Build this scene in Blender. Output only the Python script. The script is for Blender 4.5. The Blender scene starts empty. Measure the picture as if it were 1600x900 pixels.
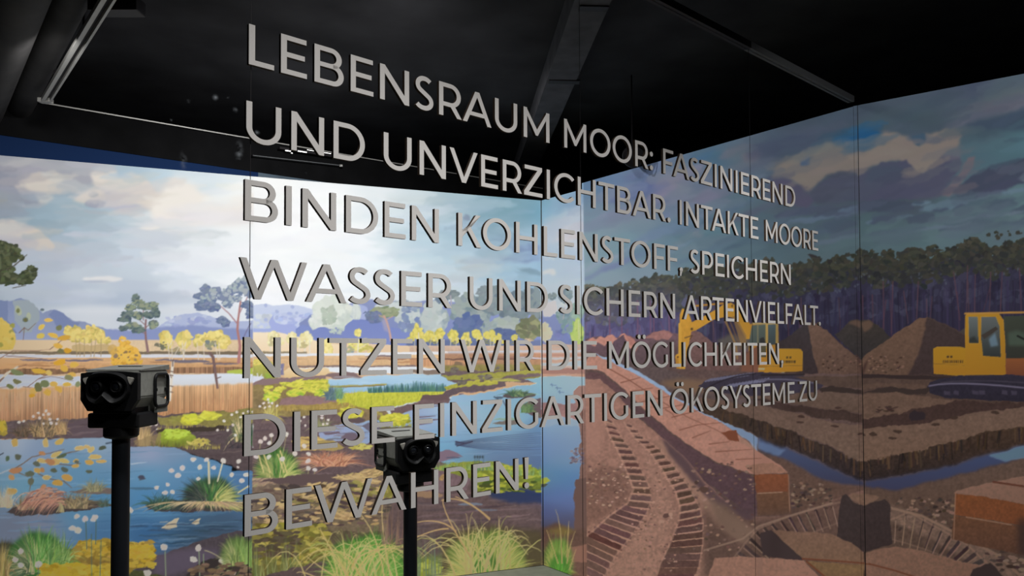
import bpy, bmesh, math, random
import numpy as np
from mathutils import Vector, Matrix

C = bpy.context.scene.collection
SC = bpy.context.scene
R = math.radians

# ------------------------------------------------------------------ camera
EYE = 1.60                       # eye height above the floor
FPX, CY = 1220.0, 516.746        # focal length and principal row in pixels of the 1600x900 frame
PITCH, ROLL = 0.0290407, -0.0045998
cam = bpy.data.cameras.new('camera'); camo = bpy.data.objects.new('camera', cam); C.objects.link(camo)
cam.sensor_width = 36.0; cam.lens = 36.0 * FPX / 1600.0
cam.shift_y = (CY - 450.0) / 1600.0
cam.clip_start = 0.05; cam.clip_end = 60
camo.matrix_world = Matrix.Translation((0, 0, EYE)) @ Matrix.Rotation(math.pi / 2 + PITCH, 4, 'X') @ Matrix.Rotation(ROLL, 4, 'Z')
SC.camera = camo

def rays(x, y):
    x = np.asarray(x, float) - 800.0; y = CY - np.asarray(y, float)
    c, s = math.cos(ROLL), math.sin(ROLL)
    X = (x * c - y * s) / FPX; Z = (x * s + y * c) / FPX
    cp, sp = math.cos(PITCH), math.sin(PITCH)
    return np.stack([X, cp - Z * sp, sp + Z * cp], -1)
def at_z(x, y, z):               # point seen at pixel x, y at the height z
    d = rays(x, y); return Vector(d * ((z - EYE) / d[2])) + Vector((0, 0, EYE))
def at_depth(x, y, Y):           # point seen at pixel x, y at the distance Y in front of the camera
    d = rays(x, y); return Vector(d * (Y / d[1])) + Vector((0, 0, EYE))
def on_plane(x, y, A, n):        # points seen at pixels x, y on the vertical plane through A with plan normal n
    d = rays(x, y); k = (A[0] * n[0] + A[1] * n[1]) / (d[..., 0] * n[0] + d[..., 1] * n[1])
    return d * k[..., None] + np.array([0, 0, EYE])

# ------------------------------------------------------------------ exposure and world
vs = SC.view_settings
SC.display_settings.display_device = 'sRGB'
vs.view_transform = 'Standard'; vs.look = 'None'; vs.gamma = 1.0; vs.exposure = 0.0; vs.use_curve_mapping = False
SC.cycles.max_bounces = 5; SC.cycles.diffuse_bounces = 2; SC.cycles.transparent_max_bounces = 12
w = bpy.data.worlds.new('dark_hall'); SC.world = w; w.use_nodes = True
w.node_tree.nodes['Background'].inputs[0].default_value = (0.9, 0.95, 1.0, 1)
w.node_tree.nodes['Background'].inputs[1].default_value = 0.004

# ------------------------------------------------------------------ plan of the room, its mirror image laid out beyond the glass
GA = np.array([-0.3336 * 1.66, 1.66]); GANG = 0.809795
GD = np.array([math.sin(GANG), math.cos(GANG)]); GN = np.array([GD[1], -GD[0]])     # glass wall: direction, normal (towards the visitor)
def glass_t(x, y=500.0):
    p = on_plane(np.array([float(x)]), np.array([float(y)]), GA, GN)[0]
    return float((p[:2] - GA) @ GD)
def glass_p(t, z, out=0.0):
    q = GA + GD * t + GN * out
    return Vector((q[0], q[1], z))
def plane_through(p, q):
    d = np.array([q[0] - p[0], q[1] - p[1]]); d /= np.linalg.norm(d)
    return d, np.array([d[1], -d[0]])
PC = on_plane(np.array([1340.0]), np.array([165.0]), GA, GN)[0]       # where the glass meets the right wall, on its top edge
TOP = float(PC[2])                                                    # height of the mural walls
PB = at_z(911, 286, TOP)
dB, nB = plane_through(PC, PB)                                        # back wall: from the glass corner away to the left
if nB @ (np.zeros(2) - PC[:2]) < 0: nB = -nB
PK = on_plane(np.array([846.0]), np.array([313.5]), PC, nB)[0]        # inner corner
TOPL = float(PK[2])
PL = at_z(0, 243, TOPL)
dL, nL = plane_through(PK, PL)
if nL @ (np.zeros(2) - PK[:2]) < 0: nL = -nL
PR = at_z(1600, 115.5, TOP)
dR, nR = plane_through(PC, PR)
if nR @ (np.zeros(2) - PC[:2]) < 0: nR = -nR

# ------------------------------------------------------------------ lamps, and fill spots added without fixtures
LAMPS = []
def spot(name, pos, target, power, size, blend, color=(1, 1, 1), radius=0.05):
    l = bpy.data.lights.new(name, 'SPOT'); o = bpy.data.objects.new(name, l); C.objects.link(o)
    l.energy = power; l.spot_size = R(size); l.spot_blend = blend; l.color = color; l.shadow_soft_size = radius
    d = Vector(target) - Vector(pos)
    o.location = pos; o.rotation_mode = 'QUATERNION'; o.rotation_quaternion = d.to_track_quat('-Z', 'Y')
    LAMPS.append((np.array(pos, float), np.array(d.normalized()), power, math.cos(R(size) / 2), blend, np.array(color)))
    return o
def wall_pt(x, y, A, n): return on_plane(np.array([float(x)]), np.array([float(y)]), A, n)[0]
def off(p, n, dist, z): return (p[0] + n[0] * dist, p[1] + n[1] * dist, z)
WASH = wall_pt(450, 370, PK, nL)
spot('wash_spot', off(wall_pt(465, 300, PK, nL), nL, 1.3, 3.07), tuple(WASH + np.array([0, 0, -0.1])), 95, 120, 1.0, (1.0, 0.99, 0.98))
spot('marsh_spot', off(wall_pt(540, 300, PK, nL), nL, 2.3, 3.19), tuple(wall_pt(480, 720, PK, nL)), 190, 140, 1.0, (1.0, 0.985, 0.97))  # added fill for the whole marsh wall, has no fixture
spot('reed_spot', off(wall_pt(150, 300, PK, nL), nL, 1.5, 2.95), tuple(wall_pt(10, 560, PK, nL)), 55, 130, 1.0, (1.0, 0.985, 0.965))  # fill put in to lift the far left of the marsh
spot('corner_spot', off(wall_pt(960, 300, PC, nB), nB, 1.6, 3.19), tuple(wall_pt(900, 600, PC, nB)), 46, 130, 1.0, (1.0, 0.98, 0.96))  # unseen fill brightening the walls around the inner corner
spot('peat_spot', off(wall_pt(1200, 300, PC, nB), nB, 1.1, 3.19), tuple(wall_pt(1160, 640, PC, nB)), 20, 120, 1.0, (1.0, 0.98, 0.96))  # extra fill for the back wall's peat mural, no lamp body
spot('excavation_spot', off(wall_pt(1530, 300, PC, nR), nR, 1.7, 2.72), tuple(wall_pt(1490, 560, PC, nR)), 40, 118, 1.0, (1.0, 0.975, 0.95))  # unseen fill added to raise the light on the right wall
for t_ in (0.2, 1.1, 2.0, 2.7):
    spot('letter_spot', tuple(glass_p(t_, 3.22 if t_ < 1.9 else 2.72, 1.25)), tuple(glass_p(t_ + .05, 0.92 if t_ < 1.9 else 1.4)), (104, 82, 28, 14)[int(t_ / .85)], 74, 1.0, (1.0, 0.985, 0.965), 0.12)  # fill spots added in front of the lettering to brighten its faces

P1, P2 = at_depth(190, 618, 2.44), at_depth(641, 720, 2.92)
spot('viewer_spot', (P1.x + .55, P1.y - .5, 3.2), (P1.x + .02, P1.y, 1.45), 110, 26, 1.0, (1, .99, .97), 0.06)  # unseen spot added overhead to lighten the taller viewer
spot('viewer_spot', (P2.x - .5, P2.y - .45, 3.2), (P2.x - .02, P2.y, 1.15), 100, 26, 1.0, (1, .99, .97), 0.06)  # same added fill for the lower viewer

def irradiance(P, n):            # light the lamps above throw on wall points P (N x 3) of plan normal n, as the value of white paper there
    E = np.zeros((len(P), 3)); n3 = np.array([n[0], n[1], 0.0])
    for pos, d, power, ch, bl, col in LAMPS:
        L = pos - P; r = np.sqrt((L * L).sum(1)); L = L / r[:, None]
        t = np.clip(((-(L @ d)) - ch) / ((1 - ch) * bl), 0, 1); t = t * t * (3 - 2 * t)
        E += (power / (4 * math.pi ** 2) * np.maximum(L @ n3, 0) * t / r ** 2)[:, None] * col
    return E
# ------------------------------------------------------------------ the printed landscape: a painter that lays down colours as lit, lamp light divided out later
# The print is drawn on a sheet in the coordinates of the walls as seen from the visitor's place and then carried, point by point, onto the wall planes.
SX0, SY0, SW, SH = -140, 90, 1890, 1110
IMG = np.zeros((SH, SW, 3), np.float32)
CLIP = [None]
rng = np.random.default_rng(11)
def lattice(h, w, step, seed):
    g = np.random.default_rng(seed).random((h // step + 3, w // step + 3)).astype(np.float32)
    y = np.arange(h) / step; x = np.arange(w) / step
    yi = y.astype(int); xi = x.astype(int); fy = y - yi; fx = x - xi
    fy = (fy * fy * (3 - 2 * fy))[:, None].astype(np.float32); fx = (fx * fx * (3 - 2 * fx))[None].astype(np.float32)
    a = g[yi][:, xi]; b = g[yi][:, xi + 1]; c = g[yi + 1][:, xi]; d = g[yi + 1][:, xi + 1]
    return (a * (1 - fx) + b * fx) * (1 - fy) + (c * (1 - fx) + d * fx) * fy
def fractal(steps, seed): return sum(lattice(SH, SW, s, seed + i) * k for i, (s, k) in enumerate(steps)) / sum(k for s, k in steps) - 0.5
NA = fractal([(18, 1), (8, .7), (4, .45)], 3); NB = fractal([(18, 1), (8, .7), (4, .45)], 33)     # edge wobble
NT = fractal([(6, .6), (3, 1), (2, .6)], 63)                                                         # fine mottling
NS = fractal([(60, 1), (25, .8), (11, .5)], 93)                                                      # broad brush
def blur(a, r):
    r = int(r)
    if r < 1: return a
    for ax in (0, 1):
        p = [(0, 0), (0, 0)]; p[ax] = (r + 1, r)
        c = np.cumsum(np.pad(a, p, mode='edge'), axis=ax)
        n = a.shape[ax]
        a = (np.take(c, range(2 * r + 1, 2 * r + 1 + n), axis=ax) - np.take(c, range(0, n), axis=ax)) / (2 * r + 1)
    return a
def box_of(p, pad):
    x0 = max(int(p[:, 0].min() - pad) - SX0, 0); x1 = min(int(p[:, 0].max() + pad) + 2 - SX0, SW)
    y0 = max(int(p[:, 1].min() - pad) - SY0, 0); y1 = min(int(p[:, 1].max() + pad) + 2 - SY0, SH)
    return (x0, x1, y0, y1) if x1 > x0 and y1 > y0 else None
def lay(b, a, col, tex=0.0, streak=None):
    x0, x1, y0, y1 = b
    if CLIP[0] is not None: a = a * CLIP[0][y0:y1, x0:x1]
    c = np.asarray(col, np.float32)
    if c.ndim == 1: c = c[None, None]
    if tex: c = c * (1 + tex * NT[y0:y1, x0:x1, None] * 2)
    if streak is not None: c = c * (1 + streak[y0:y1, x0:x1, None])
    a = a[..., None]
    IMG[y0:y1, x0:x1] = IMG[y0:y1, x0:x1] * (1 - a) + c * a
def poly(pts, col, bottom=None, soft=0, rough=0, alpha=1.0, tex=0.0, streak=None, ss=2):
    p = np.asarray(pts, float); b = box_of(p, soft * 2 + rough + 2)
    if b is None: return
    x0, x1, y0, y1 = b
    ox = (np.arange((x1 - x0) * ss) + .5) / ss + x0 + SX0; oy = (np.arange((y1 - y0) * ss) + .5) / ss + y0 + SY0
    if rough:
        dx = np.repeat(np.repeat(NA[y0:y1, x0:x1], ss, 0), ss, 1) * rough * 2; dy = np.repeat(np.repeat(NB[y0:y1, x0:x1], ss, 0), ss, 1) * rough * 2
        gx = ox[None] + dx; gy = oy[:, None] + dy
    else:
        gx = np.broadcast_to(ox[None], (len(oy), len(ox))); gy = np.broadcast_to(oy[:, None], (len(oy), len(ox)))
    ins = np.zeros(gx.shape, bool); n = len(p)
    for i in range(n):
        (ax, ay), (bx, by) = p[i], p[(i + 1) % n]
        if ay == by: continue
        ins ^= ((ay > gy) != (by > gy)) & (gx < (bx - ax) * (gy - ay) / (by - ay) + ax)
    a = ins.reshape(y1 - y0, ss, x1 - x0, ss).mean((1, 3)).astype(np.float32)
    if soft: a = blur(blur(a, soft), soft)
    if bottom is not None:
        t = np.clip((np.arange(y0, y1) + SY0 - p[:, 1].min()) / max(np.ptp(p[:, 1]), 1), 0, 1)[:, None, None].astype(np.float32)
        c = np.asarray(col, np.float32) * (1 - t) + np.asarray(bottom, np.float32) * t
    else: c = col
    lay(b, a * alpha, c, tex, streak)
def ell(cx, cy, rx, ry, col, ang=0, n=18, jag=0.0, **k):
    t = np.linspace(0, 2 * np.pi, n, endpoint=False); r = 1 + jag * (rng.random(n) - .5) * 2
    x, y = rx * r * np.cos(t), ry * r * np.sin(t); c, s = math.cos(R(ang)), math.sin(R(ang))
    poly(np.stack([cx + x * c - y * s, cy + x * s + y * c], 1), col, **k)
def line(pts, w0, col, w1=None, alpha=1.0):
    p = np.asarray(pts, float); w1 = w0 if w1 is None else w1; b = box_of(p, max(w0, w1) + 1)
    if b is None: return
    x0, x1, y0, y1 = b
    gx = (np.arange(x0, x1) + .5 + SX0)[None]; gy = (np.arange(y0, y1) + .5 + SY0)[:, None]
    L = np.r_[0, np.cumsum(np.hypot(*np.diff(p, axis=0).T))]; a = np.zeros((y1 - y0, x1 - x0), np.float32)
    for i in range(len(p) - 1):
        d = p[i + 1] - p[i]; q = max(d @ d, 1e-9)
        t = np.clip(((gx - p[i, 0]) * d[0] + (gy - p[i, 1]) * d[1]) / q, 0, 1)
        dist = np.hypot(gx - p[i, 0] - t * d[0], gy - p[i, 1] - t * d[1])
        w = w0 + (w1 - w0) * (L[i] + t * (L[i + 1] - L[i])) / max(L[-1], 1e-9)
        a = np.maximum(a, np.clip(w / 2 - dist + .5, 0, 1) * np.clip(w, 0, 1))
    lay(b, a * alpha, col)
def curve(p0, p1, p2, n=7):
    t = np.linspace(0, 1, n)[:, None]; p0, p1, p2 = map(np.array, (p0, p1, p2))
    return p0 * (1 - t) ** 2 + p1 * 2 * t * (1 - t) + p2 * t * t
def mesh_fill(b, pts, sharp=3.4):              # smooth blend between colours given at points
    x0, x1, y0, y1 = b[0] - SX0, b[1] - SX0, b[2] - SY0, b[3] - SY0
    x0, y0, x1, y1 = max(x0, 0), max(y0, 0), min(x1, SW), min(y1, SH)
    gx = np.arange(x0, x1, 4)[None] + SX0; gy = np.arange(y0, y1, 4)[:, None] + SY0
    W = 0; Cc = 0
    for x, y, c in pts:
        w = 1 / (((gx - x) ** 2 + ((gy - y) * 1.4) ** 2 + 500) ** (sharp / 2) * 1.0); W = W + w; Cc = Cc + w[..., None] * np.array(c, float)
    c = (Cc / W[..., None]).astype(np.float32)
    c = np.repeat(np.repeat(c, 4, 0), 4, 1)[:y1 - y0, :x1 - x0]
    for k in range(3): c[..., k] = blur(c[..., k], 3)
    lay((x0, x1, y0, y1), np.ones((y1 - y0, x1 - x0), np.float32), c)
def brushwork(b, n, rx, ry, v=5, ang=0, alpha=.4, soft=1, spread=10):   # strokes that pick up the colour under them
    for i in range(n):
        x, y = rng.uniform(b[0], b[1]), rng.uniform(b[2], b[3]); u, w_ = int(x - SX0), int(y - SY0)
        if not (0 <= u < SW and 0 <= w_ < SH) or (CLIP[0] is not None and CLIP[0][w_, u] < .5): continue
        u2 = min(max(u + int(rng.normal(0, spread)), 0), SW - 1); w2 = min(max(w_ + int(rng.normal(0, spread)), 0), SH - 1)
        if CLIP[0] is not None and CLIP[0][w2, u2] < .5: continue
        f = .5 + rng.random(); ell(x, y, rx * f, ry * f, jit(IMG[w2, u2], v), ang=ang + rng.normal(0, 7), jag=.15, rough=4, soft=soft, alpha=alpha)
def jit(c, v=8): return tuple(np.clip(np.array(c, float) + rng.normal(0, v) + rng.normal(0, v * .35, 3), 0, 255))
def pick(cols): return cols[int(rng.integers(len(cols)))]
def dabs(n, x0, x1, y0, y1, rx, ry, cols, v=6, ang=0, alpha=1.0, jag=.25, soft=0):
    n = int(n * 2.0); rx, ry = rx * .66, ry * .7
    for i in range(n):
        f = .6 + .8 * rng.random()
        ell(rng.uniform(x0, x1), rng.uniform(y0, y1), rx * f, ry * f, jit(pick(cols), v), ang=ang + rng.normal(0, 8), n=9, jag=jag, alpha=alpha, soft=soft)
def crown(cx, cy, rx, ry, cols, n=22, s=.34, v=6, rough=2, base=None):   # leafy clump, lighter dabs last
    if base is not None: ell(cx, cy, rx * .92, ry * .92, base, n=16, jag=.18, rough=rough)
    n = int(n * 1.9); s = s * .72; v = v * .8
    for i in range(n):
        a, q = rng.uniform(0, 2 * np.pi), math.sqrt(rng.random()) * .84
        f = s * (.6 + .8 * rng.random()); k = min(int((i / n) * len(cols)), len(cols) - 1)
        ell(cx + rx * q * math.cos(a), cy + ry * q * math.sin(a) - ry * .08 * k, rx * f, ry * f, jit(cols[k], v), ang=rng.uniform(-30, 30), n=9, jag=.3, rough=rough)
def tuft(cx, by, wide, h, n, cols, w=1.6, spread=1.15, base=0.35, flop=.35, v=8, lean=0.0):
    n = int(n * 1.5); w = w * 1.2; h = h * 1.08
    for i in range(n):
        a = rng.normal(0, .5) * spread + lean; l = h * (.55 + .5 * rng.random()); x = cx + rng.uniform(-1, 1) * wide * base
        tx, ty = x + math.sin(a) * l * (wide / h), by - math.cos(a) * l + abs(math.sin(a)) * l * flop
        mx, my = x + math.sin(a) * l * .35 * (wide / h), by - l * .68 * math.cos(a * .6)
        line(curve((x, by), (mx, my), (tx, ty)), w * (.8 + .5 * rng.random()), jit(pick(cols), v), w1=.35, alpha=.95)
def tussock(cx, cy, rx, ry, n, left, mid, right, w=2.0, core=(58, 84, 52), skirt=None, droop=.3):   # round clump of blades fanning from its foot
    ell(cx, cy - ry * .36, rx * .62, ry * .46, core, jag=.1, rough=4, soft=3)
    for i in range(n):
        u = i / n; a = rng.uniform(-8, 188); q = (1.0 - .5 * u) * rng.uniform(.72, 1.05); c, s_ = math.cos(R(a)), math.sin(R(a))
        x0 = cx + c * rx * .22 + rng.normal(0, rx * .06); y0 = cy - abs(s_) * ry * .06
        tx, ty = cx + c * rx * q, cy - s_ * ry * q + abs(c) ** 3 * ry * droop * q * .5; mx, my = cx + c * rx * q * .5, cy - (s_ * .62 + .12 * abs(c)) * ry * q
        k = c + rng.normal(0, .22); cols = left if k < -.35 else (right if k > .35 else mid)
        line(curve((x0, y0), (mx, my), (tx, ty)), w * rng.uniform(.7, 1.35), jit(pick(cols), 8), w1=.4)
    if skirt:
        for i in range(int(n * .22)):
            x = cx + rng.normal(0, rx * .3); tx = cx + (x - cx) * 2.0 + rng.normal(0, rx * .12); line(curve((x, cy - ry * .1), ((x + tx) / 2, cy - ry * .08), (tx, cy + ry * rng.uniform(.0, .2))), w * .8, jit(pick(skirt), 9), w1=.5)
def grass_edge(x0, x1, f, h, n, cols, w=1.2, v=8):
    for i in range(n):
        x = rng.uniform(x0, x1); y = f(x) + rng.uniform(-1, 2); l = h * (.5 + .7 * rng.random())
        line([(x, y), (x + rng.normal(0, .18) * l, y - l)], w, jit(pick(cols), v), w1=.4)
def cotton(pts, r=4.2, stem=None):
    for x, y in pts:
        if stem: line([(x, y), stem], 1.1, (150, 140, 105), w1=.8)
    for x, y in pts: ell(x, y, r * rng.uniform(.8, 1.15), r * rng.uniform(.7, .95), jit((222, 212, 205), 6), n=9, jag=.2, ang=rng.uniform(-30, 30))
VERT = np.repeat((np.random.default_rng(5).random((1, SW)).astype(np.float32) - .5), SH, 0)
VERT = VERT * .9 + lattice(SH, SW, 14, 71) * .35 - .17
cols_ = np.arange(SW)[None] + SX0; rows_ = np.arange(SH)[:, None] + SY0
SEAM_A = 398.0 - 5.0 * rows_ / 900; SEAM_B = 908.0 + 9.0 * rows_ / 900; SEAM_C = 1173 + 12 * rows_ / 900.0  # the print jumps here as reflections do at the mirror joints
def clip_between(lo, hi):
    CLIP[0] = (np.clip(cols_ + .5 - lo, 0, 1) * np.clip(hi - cols_ - .5 + 1, 0, 1)).astype(np.float32)
# ------------------------------------------------------------------ materials and mesh helpers
def material(name, col, rough=0.6, metal=0.0, spec=0.3, noise=0.0, scale=40.0, emit=0.0):
    m = bpy.data.materials.new(name); m.use_nodes = True; nt = m.node_tree; b = nt.nodes['Principled BSDF']
    b.inputs['Base Color'].default_value = (*col, 1); b.inputs['Roughness'].default_value = rough
    b.inputs['Metallic'].default_value = metal; b.inputs['Specular IOR Level'].default_value = spec
    if emit: b.inputs['Emission Color'].default_value = (*col, 1); b.inputs['Emission Strength'].default_value = emit
    if noise:
        tc = nt.nodes.new('ShaderNodeTexCoord'); nz = nt.nodes.new('ShaderNodeTexNoise'); nz.inputs['Scale'].default_value = scale; nz.inputs['Detail'].default_value = 5
        rp = nt.nodes.new('ShaderNodeValToRGB')
        rp.color_ramp.elements[0].position = 0.3; rp.color_ramp.elements[1].position = 0.7
        rp.color_ramp.elements[0].color = (*[max(c * (1 - noise), 0) for c in col], 1); rp.color_ramp.elements[1].color = (*[min(c * (1 + noise), 1) for c in col], 1)
        nt.links.new(tc.outputs['Object'], nz.inputs['Vector']); nt.links.new(nz.outputs['Fac'], rp.inputs['Fac']); nt.links.new(rp.outputs['Color'], b.inputs['Base Color'])
    return m
def clear_material(name):
    m = bpy.data.materials.new(name); m.use_nodes = True; nt = m.node_tree; nt.nodes.clear()
    t = nt.nodes.new('ShaderNodeBsdfTransparent'); o = nt.nodes.new('ShaderNodeOutputMaterial'); t.inputs[0].default_value = (0.985, 0.99, 0.99, 1)
    nt.links.new(t.outputs[0], o.inputs['Surface']); return m
def smear_material(name, strength):
    m = bpy.data.materials.new(name); m.use_nodes = True; nt = m.node_tree; nt.nodes.clear()
    o = nt.nodes.new('ShaderNodeOutputMaterial'); mix = nt.nodes.new('ShaderNodeMixShader'); t = nt.nodes.new('ShaderNodeBsdfTransparent'); d = nt.nodes.new('ShaderNodeBsdfDiffuse')
    d.inputs[0].default_value = (0.75, 0.82, 0.9, 1)
    tc = nt.nodes.new('ShaderNodeTexCoord'); nz = nt.nodes.new('ShaderNodeTexNoise'); nz.inputs['Scale'].default_value = 55; nz.inputs['Detail'].default_value = 6
    gr = nt.nodes.new('ShaderNodeTexGradient'); gr.gradient_type = 'QUADRATIC_SPHERE'
    mp = nt.nodes.new('ShaderNodeMapping'); mp.inputs['Location'].default_value = (-1, -1, -1); mp.inputs['Scale'].default_value = (2, 2, 2)
    nt.links.new(tc.outputs['Generated'], mp.inputs['Vector']); nt.links.new(mp.outputs['Vector'], gr.inputs['Vector'])
    mu = nt.nodes.new('ShaderNodeMath'); mu.operation = 'MULTIPLY'; r = nt.nodes.new('ShaderNodeMapRange'); r.inputs[1].default_value = 0.45; r.inputs[2].default_value = 0.75; r.inputs[4].default_value = strength
    nt.links.new(tc.outputs['Object'], nz.inputs['Vector']); nt.links.new(nz.outputs['Fac'], r.inputs[0]); nt.links.new(r.outputs[0], mu.inputs[0]); nt.links.new(gr.outputs['Fac'], mu.inputs[1])
    nt.links.new(mu.outputs[0], mix.inputs[0]); nt.links.new(t.outputs[0], mix.inputs[1]); nt.links.new(d.outputs[0], mix.inputs[2]); nt.links.new(mix.outputs[0], o.inputs['Surface']); return m
def obj(name, me, m, parent=None, smooth=False):
    if isinstance(me, bmesh.types.BMesh):
        b = me; me = bpy.data.meshes.new(name); bmesh.ops.recalc_face_normals(b, faces=b.faces); b.to_mesh(me); b.free()
    me.materials.clear(); me.materials.append(m); o = bpy.data.objects.new(name, me); C.objects.link(o); o.parent = parent
    if smooth:
        for p in me.polygons: p.use_smooth = True
        me.set_sharp_from_angle(angle=R(38))
    return o
def thing(name, label, cat, loc=(0, 0, 0), rz=0.0, group=None):
    o = bpy.data.objects.new(name, None); C.objects.link(o); o.location = loc; o.rotation_euler = (0, 0, rz); o.empty_display_size = .1
    return tag(o, label, cat, group)
def tag(o, label, cat, group=None):
    o['label'] = label; o['category'] = cat
    if group: o['group'] = group
    return o
def structure(o): o['kind'] = 'structure'; return o
def prism(b, pts, z0, z1, at=lambda x, y, z: (x, y, z)):     # outline in the plan, drawn up from z0 to z1
    lo = [b.verts.new(at(x, y, z0)) for x, y in pts]; hi = [b.verts.new(at(x, y, z1)) for x, y in pts]; n = len(pts)
    b.faces.new(lo[::-1]); b.faces.new(hi)
    for i in range(n): b.faces.new((lo[i], lo[(i + 1) % n], hi[(i + 1) % n], hi[i]))
def box(x0, x1, y0, y1, z0, z1, bevel=0.0, seg=2, b=None):
    b = b or bmesh.new(); prism(b, [(x0, y0), (x1, y0), (x1, y1), (x0, y1)], z0, z1)
    if bevel: bmesh.ops.bevel(b, geom=b.edges[:], offset=bevel, segments=seg, affect='EDGES', profile=.5)
    return b
def bar(p, q, w, h, b=None, up=(0, 0, 1)):                   # straight bar of section w x h from p to q
    b = b or bmesh.new(); p, q = Vector(p), Vector(q); d = (q - p).normalized(); s = d.cross(Vector(up)).normalized(); u = s.cross(d)
    vs_ = [[b.verts.new(e + s * (w / 2 * i) + u * (h / 2 * j)) for i, j in ((-1, -1), (1, -1), (1, 1), (-1, 1))] for e in (p, q)]
    b.faces.new(vs_[0][::-1]); b.faces.new(vs_[1])
    for i in range(4): b.faces.new((vs_[0][i], vs_[0][(i + 1) % 4], vs_[1][(i + 1) % 4], vs_[1][i]))
    return b
def tube(path, r, n=12, b=None, closed=False):
    b = b or bmesh.new(); path = [Vector(p) for p in path]; m = len(path); rings = []; ref = None
    for i, p in enumerate(path):
        d = (path[(i + 1) % m] - path[i - 1]) if closed else (path[min(i + 1, m - 1)] - path[max(i - 1, 0)]); d.normalize()
        if ref is None: ref = d.orthogonal().normalized()
        ref = (ref - d * ref.dot(d)).normalized(); s = d.cross(ref)
        rr = r[i] if isinstance(r, (list, tuple)) else r
        rings.append([b.verts.new(p + (ref * math.cos(a) + s * math.sin(a)) * rr) for a in (2 * math.pi * k / n for k in range(n))])
    for i in range(m if closed else m - 1):
        A, B = rings[i], rings[(i + 1) % m]
        for k in range(n): b.faces.new((A[k], A[(k + 1) % n], B[(k + 1) % n], B[k]))
    if not closed: b.faces.new(rings[0][::-1]); b.faces.new(rings[-1])
    return b
def lathe(prof, n=40, b=None, at=lambda x, y, z: (x, y, z)):  # profile of (radius, height)
    b = b or bmesh.new(); rings = [[b.verts.new(at(r * math.cos(2 * math.pi * k / n), r * math.sin(2 * math.pi * k / n), z)) for k in range(n)] for r, z in prof]
    for A, B in zip(rings, rings[1:]):
        for k in range(n): b.faces.new((A[k], A[(k + 1) % n], B[(k + 1) % n], B[k]))
    b.faces.new(rings[0][::-1]); b.faces.new(rings[-1]); return b

M_BLACK = material('black_board', (0.0045, 0.0045, 0.005), 0.9, spec=0.1, noise=.3, scale=6)
M_CEIL = material('black_ceiling', (0.042, 0.042, 0.047), 0.95, spec=0.05, noise=.25, scale=3)
M_FLOOR = material('pale_floor', (0.30, 0.31, 0.26), 0.8, spec=0.15, noise=.12, scale=9)
M_WALL = material('wall_back', (0.03, 0.03, 0.03), 0.9)
M_BEAM = material('beam_grey', (0.085, 0.085, 0.095), 0.9, spec=0.1, noise=.2, scale=8)
M_BLUE = material('blue_board', (0.008, 0.024, 0.08), 0.9, spec=0.1)
M_TEAL = material('dark_header', (0.075, 0.105, 0.135), 0.85, spec=0.15, noise=.2, scale=5)  # teal tone stands for glare haze beside the wall washer
M_DUCT = material('dark_duct', (0.036, 0.034, 0.034), 0.75, spec=0.2, noise=.3, scale=7)
M_RAIL = material('grey_aluminium', (0.42, 0.41, 0.39), 0.45, metal=.3)
M_LETTER = material('letter_grey', (0.74, 0.715, 0.69), 0.75, spec=0.2, noise=.03, scale=300)
M_LSIDE = material('letter_edge_brown', (0.085, 0.06, 0.045), 0.85, spec=0.1, noise=.2, scale=200)
M_DULL = material('dull_rail', (0.11, 0.115, 0.12), 0.6, spec=0.2)
M_JOINT = material('joint_dark', (0.012, 0.010, 0.012), 0.6)
M_CLEAR = clear_material('clear_glass')
# ---------- marsh, left of the first glass joint and beyond it (both stretches are one wall)
def marsh_sky():
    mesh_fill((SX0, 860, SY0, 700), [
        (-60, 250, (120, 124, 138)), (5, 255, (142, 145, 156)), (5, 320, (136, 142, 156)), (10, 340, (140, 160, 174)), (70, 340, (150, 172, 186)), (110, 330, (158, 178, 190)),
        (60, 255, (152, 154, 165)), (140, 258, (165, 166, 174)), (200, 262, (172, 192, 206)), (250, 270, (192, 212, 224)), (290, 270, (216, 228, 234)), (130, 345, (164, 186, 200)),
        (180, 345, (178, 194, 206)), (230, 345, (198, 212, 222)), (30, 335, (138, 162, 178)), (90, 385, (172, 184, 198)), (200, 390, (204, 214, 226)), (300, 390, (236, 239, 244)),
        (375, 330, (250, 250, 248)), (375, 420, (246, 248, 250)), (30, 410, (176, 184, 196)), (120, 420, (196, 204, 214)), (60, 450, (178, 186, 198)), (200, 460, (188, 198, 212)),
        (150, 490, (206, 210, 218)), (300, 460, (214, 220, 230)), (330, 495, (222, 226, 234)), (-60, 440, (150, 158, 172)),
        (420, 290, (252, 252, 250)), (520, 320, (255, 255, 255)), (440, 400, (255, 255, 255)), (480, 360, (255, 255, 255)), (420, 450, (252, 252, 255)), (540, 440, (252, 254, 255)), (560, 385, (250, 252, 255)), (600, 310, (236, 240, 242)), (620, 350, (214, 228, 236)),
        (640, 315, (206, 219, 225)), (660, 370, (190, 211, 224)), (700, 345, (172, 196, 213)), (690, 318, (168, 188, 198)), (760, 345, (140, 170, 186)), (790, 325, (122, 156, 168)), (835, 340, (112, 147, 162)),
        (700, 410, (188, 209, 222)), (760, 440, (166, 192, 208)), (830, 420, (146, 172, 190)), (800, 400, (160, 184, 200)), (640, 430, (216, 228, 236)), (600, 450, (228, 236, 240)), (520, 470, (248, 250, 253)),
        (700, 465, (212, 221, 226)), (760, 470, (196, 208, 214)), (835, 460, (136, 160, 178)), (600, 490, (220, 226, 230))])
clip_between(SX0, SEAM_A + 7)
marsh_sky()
LAV, CREAM = (166, 168, 178), (206, 197, 187)
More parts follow.
